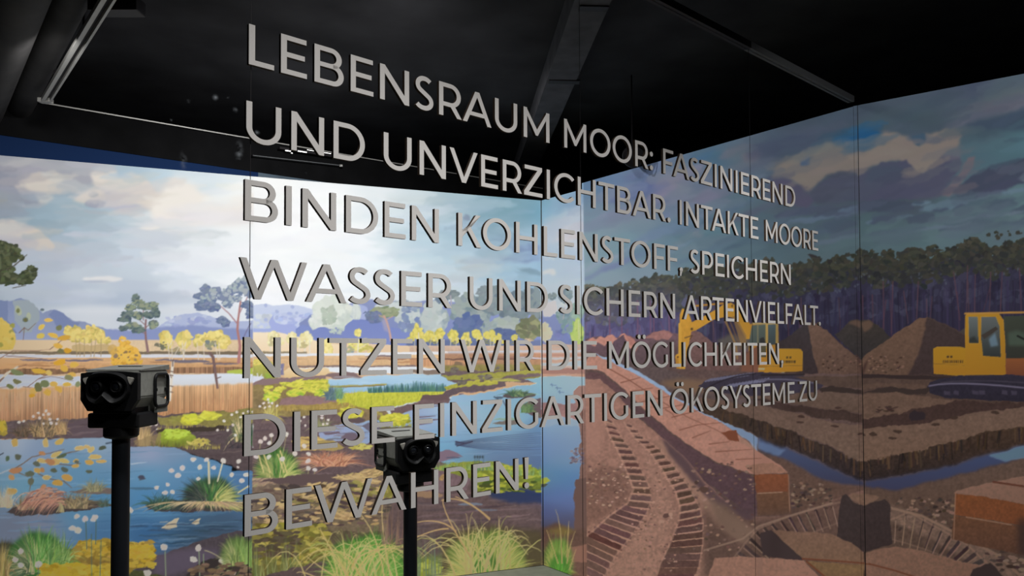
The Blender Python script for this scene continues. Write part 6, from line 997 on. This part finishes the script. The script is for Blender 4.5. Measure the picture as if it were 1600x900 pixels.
tr = bmesh.new(); e = np.array(dR); prism(tr, [tuple(PC[:2] + nR * .0045 - e * .001), tuple(PC[:2] + nR * .0045 + e * .002), tuple(PC[:2] + e * .002), tuple(PC[:2] - e * .001)], 0, TOP); structure(obj('trim_4', tr, M_JOINT)); b.free()
tr = bmesh.new(); kk = PK[:2] + (nL + nB) * .004; prism(tr, [(kk[0] - .004, kk[1] - .003), (kk[0] + .004, kk[1] - .003), (kk[0] + .004, kk[1] + .003), (kk[0] - .004, kk[1] + .003)], 0, TOPL); structure(obj('trim_5', tr, M_JOINT))
# ------------------------------------------------------------------ raised letters: outlines in units of the capital height
SWD, HWD = 0.146, 0.128
def arc(cx, cy, rx, ry, a0, a1, w=SWD, h=HWD, n=None):
    n = n or max(6, int(abs(a1 - a0) / 7)); A = [R(a0 + (a1 - a0) * i / n) for i in range(n + 1)]
    o = [(cx + rx * math.cos(a), cy + ry * math.sin(a)) for a in A]; i_ = [(cx + (rx - w) * math.cos(a), cy + (ry - h) * math.sin(a)) for a in A]
    return [[o[k], o[k + 1], i_[k + 1], i_[k]] for k in range(n)]
def rect(x0, y0, x1, y1): return [[(x0, y0), (x1, y0), (x1, y1), (x0, y1)]]
def slab(x0, y0, x1, y1, w): return [[(x0, y0), (x0 + w, y0), (x1 + w, y1), (x1, y1)]]     # slanted stroke, flat ends
def disc(cx, cy, r): return [[(cx + r * math.cos(2 * math.pi * k / 20), cy + r * math.sin(2 * math.pi * k / 20)) for k in range(20)]]
def ribbon(pts, w):
    p = np.array(pts, float); d = np.gradient(p, axis=0); d /= np.linalg.norm(d, axis=1)[:, None]; nrm = np.stack([-d[:, 1], d[:, 0]], 1) * w / 2
    L, Q = p + nrm, p - nrm; return [[tuple(L[k]), tuple(L[k + 1]), tuple(Q[k + 1]), tuple(Q[k])] for k in range(len(p) - 1)]
def s_curve():
    c = []
    for a in np.linspace(38, 90, 8): c.append((.315 + .235 * math.cos(R(a)), .735 + .20 * math.sin(R(a))))
    for a in np.linspace(97, 180, 11): c.append((.300 + .205 * math.cos(R(a)), .745 + .19 * math.sin(R(a))))
    for a in np.linspace(188, 244, 7): c.append((.300 + .205 * math.cos(R(a)), .735 + .185 * math.sin(R(a))))
    for a in np.linspace(66, 0, 9): c.append((.315 + .225 * math.cos(R(a)) + .008, .255 + .205 * math.sin(R(a))))
    for a in np.linspace(-8, -90, 11): c.append((.315 + .233 * math.cos(R(a)), .255 + .191 * math.sin(R(a))))
    for a in np.linspace(-97, -146, 8): c.append((.300 + .27 * math.cos(R(a)), .275 + .211 * math.sin(R(a))))
    p = np.array(c)
    for _ in range(3): p[1:-1] = p[1:-1] * .5 + (p[:-2] + p[2:]) * .25
    return ribbon(p, .136)
def glyph(ch):                                  # outlines, ink width, bearing left, bearing right
    S, Hh = SWD, HWD
    if ch == 'L': return rect(0, 0, S, 1) + rect(S, 0, .60, Hh), .60, .135, .03
    if ch == 'E': return rect(0, 0, S, 1) + rect(S, 0, .655, Hh) + rect(S, .44, .60, .44 + Hh) + rect(S, 1 - Hh, .64, 1), .655, .135, .06
    if ch == 'F': return rect(0, 0, S, 1) + rect(S, .40, .58, .40 + Hh) + rect(S, 1 - Hh, .64, 1), .64, .135, .04
    if ch == 'I': return rect(0, 0, S, 1), S, .135, .135
    if ch == 'H': return rect(0, 0, S, 1) + rect(.75, 0, .75 + S, 1) + rect(S, .44, .75, .44 + Hh), .75 + S, .135, .135
    if ch == 'T': return rect(.345, 0, .345 + S, 1 - Hh) + rect(0, 1 - Hh, .836, 1), .836, .012, .012
    if ch == 'N': return rect(0, 0, S, 1) + rect(.755, 0, .755 + S, 1) + [[(S, 1), (S * .82, 1), (S, .76), (.755, 0), (.755 + .03, 0), (.755, .25)]] , .755 + S, .135, .135
    if ch == 'M': return rect(0, 0, S, 1) + rect(.96, 0, .96 + S, 1) + [[(S * .8, 1), (S, .73), (.515, .14), (.59, .14), (.553, .36)]] + [[(S * .8, 1), (.553, .33), (.553, .14), (.51, .14), (S, .74)]] + [[(.96 + S * .2, 1), (.553, .33), (.553, .14), (.596, .14), (.96, .74)]], .96 + S, .135, .135
    if ch == 'A': return slab(0, 0, .452, 1, S * 1.05) + slab(.905, 0, .453, 1, S * 1.05) + rect(.235, .235, .83, .235 + Hh * .95), .905 + S * 1.05, .01, .01
    if ch == 'V': return slab(.445, 0, 0, 1, S * 1.05) + slab(.445, 0, .885, 1, S * 1.0), .885 + S, .0, .0
    if ch == 'W': return slab(.335, 0, 0, 1, S) + slab(.335, 0, .72, 1, S * .95) + slab(1.105, 0, .72, 1, S) + slab(1.105, 0, 1.45, 1, S * .95), 1.45 + S, .015, .015
    if ch == 'Z': return rect(0, 0, .80, Hh) + rect(.03, 1 - Hh, .785, 1) + [[(.0, Hh), (.0, Hh * .8), (.205, Hh), (.785, 1 - Hh), (.785, 1 - Hh * .75), (.58, 1 - Hh)]], .80, .06, .06
    if ch == 'K': return rect(0, 0, S, 1) + [[(S, .27), (.64, 1), (.815, 1), (.40, .53), (S, .44)]] + [[(.32, .53), (.43, .63), (.84, 0), (.665, 0)]] , .84, .135, .01
    if ch == 'Y': return rect(.42, 0, .42 + S, .36) + [[(.42, .36), (.42 + S, .36), (.16, 1), (.0, 1)]] + [[(.42, .36), (.42 + S, .36), (.985, 1), (.835, 1)]], .985, .0, .0
    if ch == 'U': return rect(0, .38, S, 1) + rect(.74, .38, .74 + S, 1) + arc(.443, .38, .443, .392, 180, 360), .886, .13, .13
    if ch == 'O': return arc(.545, .5, .545, .512, 0, 360), 1.09, .06, .06
    if ch == 'Ö': return arc(.545, .5, .545, .512, 0, 360) + disc(.40, 1.185, .088) + disc(.70, 1.185, .088), 1.09, .06, .06
    if ch == 'C': return arc(.545, .5, .545, .512, 43, 317), .95, .06, .03
    if ch == 'G': return arc(.545, .5, .545, .512, 43, 318) + rect(.80, .16, .80 + S * .96, .50), .80 + S * .96, .06, .11
    if ch == 'D': return rect(0, 0, S, 1) + rect(S, 0, .42, Hh) + rect(S, 1 - Hh, .42, 1) + arc(.42, .5, .515, .5, -90, 90), .935, .135, .06
    if ch == 'B': return rect(0, 0, S, 1) + rect(S, 0, .50, Hh) + rect(S, .455, .49, .455 + Hh * .95) + rect(S, 1 - Hh, .45, 1) + arc(.50, .2885, .29, .2885, -90, 90) + arc(.45, .728, .285, .272, -90, 90), .79, .135, .06
    if ch == 'P': return rect(0, 0, S, 1) + rect(S, .29, .40, .29 + Hh) + rect(S, 1 - Hh, .40, 1) + arc(.40, .645, .36, .355, -90, 90), .76, .135, .04
    if ch == 'R': return rect(0, 0, S, 1) + rect(S, .30, .41, .30 + Hh) + rect(S, 1 - Hh, .40, 1) + arc(.40, .65, .36, .35, -90, 90) + [[(.40, .30), (.55, .345), (.79, 0), (.625, 0)]], .79, .135, .03
    if ch == 'S': return s_curve(), .625, .045, .045
    if ch == '.': return disc(.1, .095, .098), .2, .06, .05
    if ch == ':': return disc(.1, .095, .098) + disc(.1, .63, .098), .2, .06, .05
    if ch == ',': return disc(.1, .095, .098) + [[(.03, .05), (.17, .05), (.09, -.16), (.01, -.16)]], .2, .06, .05
    if ch == '!': return disc(.1, .095, .098) + [[(.015, 1), (.185, 1), (.152, .30), (.048, .30)]], .2, .10, .06
CAP = 0.0873524
LINES = [('top', [('LEBENSRAUM', 388.6, 859), ('MOOR:', 881, 1020.8), ('FASZINIEREND', 1035, 1242.3)]),
         ('second', [('UND', 384.6, 570), ('UNVERZICHTBAR.', 599.6, 1048), ('INTAKTE', 1061, 1185), ('MOORE', 1195, 1278)]),
         ('third', [('BINDEN', 382.6, 686), ('KOHLENSTOFF,', 716, 1067), ('SPEICHERN', 1078, 1235.4)]),
         ('fourth', [('WASSER', 375, 706.4), ('UND', 734, 856.5), ('SICHERN', 874, 1055), ('ARTENVIELFALT.', 1068, 1282.3)]),
         ('fifth', [('NUTZEN', 381.6, 695), ('WIR', 720, 835.5), ('DIE', 857, 933), ('MÖGLICHKEITEN,', 951.6, 1224)]),
         ('sixth', [('DIESE', 381.6, 617), ('EINZIGARTIGEN', 648, 1035.4), ('ÖKOSYSTEME', 1050, 1242), ('ZU', 1250, 1277)]),
         ('bottom', [('BEWAHREN!', 382.4, 826.6)])]
ORD = ['first', 'second', 'third', 'fourth', 'fifth', 'sixth', 'seventh', 'eighth', 'ninth', 'tenth', 'eleventh', 'twelfth', 'thirteenth']
PUN = {'.': 'full stop', ',': 'comma', ':': 'colon', '!': 'exclamation mark'}
Z0S, ZSTEP, ROWFIX = EYE + 0.619786, 0.167092, [0.002, 0.002, 0, 0, -0.0015, 0.0015, 0.0]
for row, (rn, words_) in enumerate(LINES):
    zb = Z0S - ZSTEP * row + ROWFIX[row]; ymid = 555 - (zb + CAP / 2 - EYE) / 2.2 * FPX
    for word, xa, xb in words_:
        g = [glyph(c) for c in word]; pos = []; x = 0.0
        for k, q in enumerate(g):
            if k: x += (g[k - 1][3] + q[2]) * (1.0)
            if k and word[k - 1] + word[k] in ('AV', 'VA', 'TA', 'AT', 'WA', 'LT', 'AL', 'FA', 'RT', 'AR', 'ZT', 'ST', 'YS', 'SY', 'KO', 'KT'): x -= {'WA': .06, 'TA': .08, 'AT': .08, 'LT': .08, 'FA': .05}.get(word[k - 1] + word[k], .01)
            pos.append(x); x += q[1]
        ta, tb = glass_t(xa, 555 - (zb + CAP / 2 - EYE) * FPX / 1.9), glass_t(xb, 555 - (zb + CAP / 2 - EYE) * FPX / 3.0); sc = (tb - ta) / x
        for k, q in enumerate(g):
            ch = word[k]; o0 = ta + pos[k] * sc; base = glass_p(o0 + q[1] * sc / 2, zb, 0)
            dots = [p_ for p_ in q[0] if len(p_) == 20] if ch in 'Ö!:' else []
            if ch == ':': dots = dots[1:]
            def letter_mesh(outlines, nm):
                b = bmesh.new(); lv = 0
                for out_ in outlines:
                    ar = abs(sum(out_[i][0] * out_[i - 1][1] - out_[i - 1][0] * out_[i][1] for i in range(len(out_)))) / 2; lv += ar > .03; fo = lv * 4e-5 * (ar > .03)
                    tz = [(o0 + px * sc, zb + py * CAP) for px, py in out_]
                    fr = [b.verts.new(glass_p(t_, z_, fo) - base) for t_, z_ in tz]; bk = [b.verts.new(glass_p(t_, z_, -.0090) - base) for t_, z_ in tz]; n_ = len(tz)
                    b.faces.new(fr); b.faces.new(bk[::-1])
                    for i in range(n_): b.faces.new((fr[i], fr[(i + 1) % n_], bk[(i + 1) % n_], bk[i]))
                bmesh.ops.recalc_face_normals(b, faces=b.faces)
                me = bpy.data.meshes.new(nm); b.to_mesh(me); b.free(); me.materials.append(M_LETTER); me.materials.append(M_LSIDE)
                for p_ in me.polygons:
                    if abs(p_.normal.x * GN[0] + p_.normal.y * GN[1]) < .8: p_.material_index = 1
                oo = bpy.data.objects.new(nm, me); C.objects.link(oo); return oo
            o = letter_mesh([p_ for p_ in q[0] if not any(p_ is d_ for d_ in dots)], 'raised_letter'); o.location = base
            for d_ in dots: letter_mesh([d_], 'letter_dot').parent = o
            if ch in PUN: lb = f'grey raised {PUN[ch]} after {word[:-1]} in the {rn} line on the glass'
            else: lb = f'grey raised letter {ch}, {ORD[k]} letter of {word.strip(".,:!")} in the {rn} line'
            tag(o, lb, 'letter', 'raised letters on the glass wall')
# ------------------------------------------------------------------ stereo viewers on posts
M_PLAST = material('black_plastic', (0.006, 0.006, 0.007), 0.55, spec=0.25)
M_HOUSE = material('charcoal_metal', (0.30, 0.30, 0.275), 0.6, spec=0.25, noise=.12, scale=60)
M_TOPC = material('grey_top_metal', (0.22, 0.22, 0.20), 0.5, spec=0.35, noise=.1, scale=60)
M_POST = material('black_post', (0.008, 0.010, 0.014), 0.5, spec=0.3)
M_LENS = material('lens_glass', (0.02, 0.022, 0.03), 0.04, spec=1.0)
M_GAPLIGHT = material('pale_pad', (0.42, 0.40, 0.36), 0.7)  # pale tone of the light showing beside the hood
def viewer(loc, rz, top, label, size=1.0):
    t = thing('stereo_viewer', label, 'viewer', loc, rz, 'stereo viewers on posts in front of the marsh mural')
    t.scale = (1, 1, 1); s = size
    zt = top; zb = zt - .118 * s
    obj('post', lathe([(.026 * s, .018), (.026 * s, zb - .085 * s)], 32), M_POST, t, True)
    obj('foot_plate', lathe([(.19, 0), (.19, .010), (.182, .016), (.03, .018)], 48), M_POST, t, True)
    obj('collar', lathe([(.026 * s, zb - .095 * s), (.046 * s, zb - .090 * s), (.051 * s, zb - .084 * s), (.051 * s, zb - .058 * s), (.030 * s, zb - .056 * s)], 36), M_PLAST, t, True)
    b = box(-.080 * s, .080 * s, -.050 * s, .075 * s, zb - .058 * s, zb - .012 * s, .006 * s); obj('mounting_block', b, M_PLAST, t)
    b = box(-.060 * s, .060 * s, -.055 * s, .085 * s, zb - .014 * s, zb + .004 * s, .003 * s); obj('tilt_bracket', b, M_PLAST, t)
    # housing: a case with cut lower corners, running back
    pr = [(-.084, .118), (.084, .118), (.084, .036), (.058, .0), (-.058, .0), (-.084, .036)]
    b = bmesh.new(); prism(b, [(x * s, z * s) for x, z in pr], -.055 * s, .128 * s, lambda x, y, z: (x, z, zb + y)); bmesh.ops.bevel(b, geom=b.edges[:], offset=.004 * s, segments=2, affect='EDGES')
    hs = obj('housing', b, M_HOUSE, t)
    b = bmesh.new(); prism(b, [(-.050 * s, -.001), (.134 * s, -.001), (.134 * s, .015 * s), (-.050 * s, .003 * s)], -.086 * s, .086 * s, lambda x, y, z: (z, x, zt + y)); obj('top_plate', b, M_TOPC, t)
    obj('top_slot', box(-.045 * s, .030 * s, .060 * s, .072 * s, zt + .0085 * s, zt + .0125 * s), M_PLAST, t)
    # front plate with arched top edge
    ou = [(-.088, .030), (-.066, -.004), (.066, -.004), (.088, .030), (.088, .109)] + [(.086 - .172 * k / 10, .111 + .006 * math.sin(math.pi * k / 10)) for k in range(11)] + [(-.088, .109)]
    b = bmesh.new(); prism(b, [(x * s, z * s) for x, z in ou], -.072 * s, -.053 * s, lambda x, y, z: (x, z, zb + y)); obj('front_plate', b, M_PLAST, t)
    # rubber face hood: an oval funnel with a nose notch
    b = bmesh.new(); rings = []
    for (fx, fz, yy) in [(.066, .048, -.070), (.068, .050, -.100), (.064, .046, -.112), (.056, .038, -.104), (.050, .033, -.080), (.046, .030, -.076)]:
        ring = []
        for k in range(48):
            a = 2 * math.pi * k / 48; c_, s_ = math.cos(a), math.sin(a); x = fx * math.copysign(abs(c_) ** .75, c_); z = fz * math.copysign(abs(s_) ** .85, s_)
            if s_ < 0: z += .026 * math.exp(-(x / .016) ** 2) * (-s_)
            ring.append(b.verts.new((x * s, yy * s + .022 * s * (x / .06) ** 2, zb + (.066 + z) * s)))
        rings.append(ring)
    for A, B in zip(rings, rings[1:]):
        for k in range(48): b.faces.new((A[k], A[(k + 1) % 48], B[(k + 1) % 48], B[k]))
    b.faces.new(rings[-1]); obj('face_hood', b, M_PLAST, t, True)
    for sx in (-1, 1):
        e = obj('eyepiece', lathe([(.019 * s, -.0), (.019 * s, .020 * s), (.015 * s, .024 * s), (.013 * s, .018 * s)], 28, at=lambda x, y, z: (x + sx * .030 * s, -.070 * s - z, zb + .070 * s + y)), M_PLAST, t, True)
        obj('lens', lathe([(.0125 * s, .016 * s), (.010 * s, .0195 * s), (.005 * s, .0215 * s), (.001, .022 * s)], 24, at=lambda x, y, z: (x + sx * .030 * s, -.070 * s - z, zb + .070 * s + y)), M_LENS, e, True)
        # pale wedge painted as light through the gap beside the hood, side cheek and carrying loop
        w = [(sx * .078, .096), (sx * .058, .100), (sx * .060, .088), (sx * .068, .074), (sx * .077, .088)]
        b = bmesh.new(); prism(b, [(x * s, z * s) for x, z in w], -.079 * s, -.071 * s, lambda x, y, z: (x, z, zb + y)); bmesh.ops.bevel(b, geom=b.edges[:], offset=.0015 * s, segments=2, affect='EDGES'); obj('brow_pad', b, M_GAPLIGHT, t, True)
        cx = sx * .0905 * s; pth = []
        for (yc, zc, a0) in [(.098, .086, 0), (.050, .086, 90), (.050, .020, 180), (.098, .020, 270)]:
            for k in range(6):
                a = R(a0 + 90 * k / 5); pth.append((cx, (yc + .018 * math.cos(a)) * s, zb + (zc + .018 * math.sin(a)) * s))
        lp = obj('carrying_loop', tube(pth, .0052 * s, 10, closed=True), M_PLAST, t, True)
        for yy in (.044, .106): obj('loop_stud', bar((sx * .083 * s, yy * s, zb + .055 * s), (cx, yy * s + (.004 if yy < .1 else .006) * (-1 if yy < .1 else 1) * s, zb + .055 * s), .009 * s, .009 * s), M_PLAST, lp)
        b = bmesh.new(); xx = sorted((sx * .060, sx * .088)); prism(b, [(.05 * s, -.018 * s), (.120 * s, -.018 * s), (.120 * s, .020 * s), (.05 * s, .036 * s)], xx[0] * s, xx[1] * s, lambda x, y, z: (z, x, zb + y)); obj('side_tab', b, M_HOUSE, t)
    return t
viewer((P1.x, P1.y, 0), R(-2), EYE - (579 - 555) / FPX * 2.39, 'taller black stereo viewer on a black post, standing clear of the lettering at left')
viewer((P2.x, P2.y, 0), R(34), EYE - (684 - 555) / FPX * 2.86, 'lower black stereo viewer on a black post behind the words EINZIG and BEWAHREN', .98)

# ------------------------------------------------------------------ lamps that can be seen
M_LAMP = material('lamp_glow', (1.0, 0.98, 0.94), 0.5, emit=3.0)
hp = lambda x, y: on_plane(np.array([float(x)]), np.array([float(y)]), np.array([H0.x, H0.y]) + np.array([hn.x, hn.y]) * .05, np.array([hn.x, hn.y]))[0]
p = Vector(hp(462, 236)); t = thing('track_spotlight', 'slim black wall-washer lamp with bright lens slivers at the black header', 'lamp', tuple(p))
ax = hd; q = Vector(hp(448, 235)) - p; q2 = Vector(hp(503, 243)) - p
obj('lamp_body', bar(Vector(hp(436, 234)) - p + Vector((0, 0, .012)), Vector(hp(520, 247)) - p + Vector((0, 0, .012)), .03, .016), M_JOINT, t)
for (xa, ya), (xb, yb), h in [((445, 235.6), (453, 236.8), .006), ((464, 236.5), (478, 238.8), .008), ((454, 239.5), (456, 240), .004), ((479, 234.6), (516, 240.6), .002)]:
    obj('lens_sliver', bar(Vector(hp(xa, ya)) - p + hn * .012, Vector(hp(xb, yb)) - p + hn * .012, .006, h), M_LAMP, t)
obj('hanger', bar(Vector((0, 0, .015)), Vector((0, 0, .10)), .012, .012, up=(1, 0, 0)), M_JOINT, t); obj('wall_arm', bar(Vector((0, 0, .09)), Vector((0, 0, .09)) - hn * .052, .012, .012), M_JOINT, t)
p = Vector(hp(396, 243)); t = thing('lighting_track', 'thin grey lighting track below the wall-washer lamp on the header', 'track', tuple(p))
obj('rail', bar(Vector((0, 0, 0)), Vector(hp(532, 258.5)) - p, .006, .006), M_DULL, t); obj('end_cap', box(-.012, .012, -.008, .008, -.009, .009, .003), M_RAIL, t).location = Vector(hp(533, 259)) - p  # pale end block stands in for a glint on the track
obj('track_mount', bar(Vector((0, 0, 0)), -hn * .052, .012, .012), M_JOINT, t)
# small round spot lamp hanging at the back wall
p = at_depth(989, 246, 4.93); t = thing('hanging_spotlight', 'small round black spotlight hanging in front of the top edge of the peat mural', 'lamp', tuple(p))
dirv = (Vector((0, 0, p.z - .25)) - Vector((p.x, p.y, p.z))); 
obj('lamp_can', tube([Vector((0, .09, .03)), Vector((0, .05, .025)), Vector((0, -.02, 0)), Vector((0, -.03, -.004))], [.045, .062, .070, .066], 30), M_JOINT, t, True)
obj('lamp_rim', tube([Vector((math.cos(a) * .068, -.032, math.sin(a) * .068)) for a in np.linspace(0, 2 * math.pi, 28, endpoint=False)], .005, 8, closed=True), M_PLAST, t, True)
obj('yoke', bar(Vector((0, .03, .06)), Vector((0, .03, CZ - p.z)), .008, .008, up=(1, 0, 0)), M_JOINT, t); obj('rim_clip', box(-.045, -.030, -.042, -.036, .024, .034, .003), M_DULL, t)
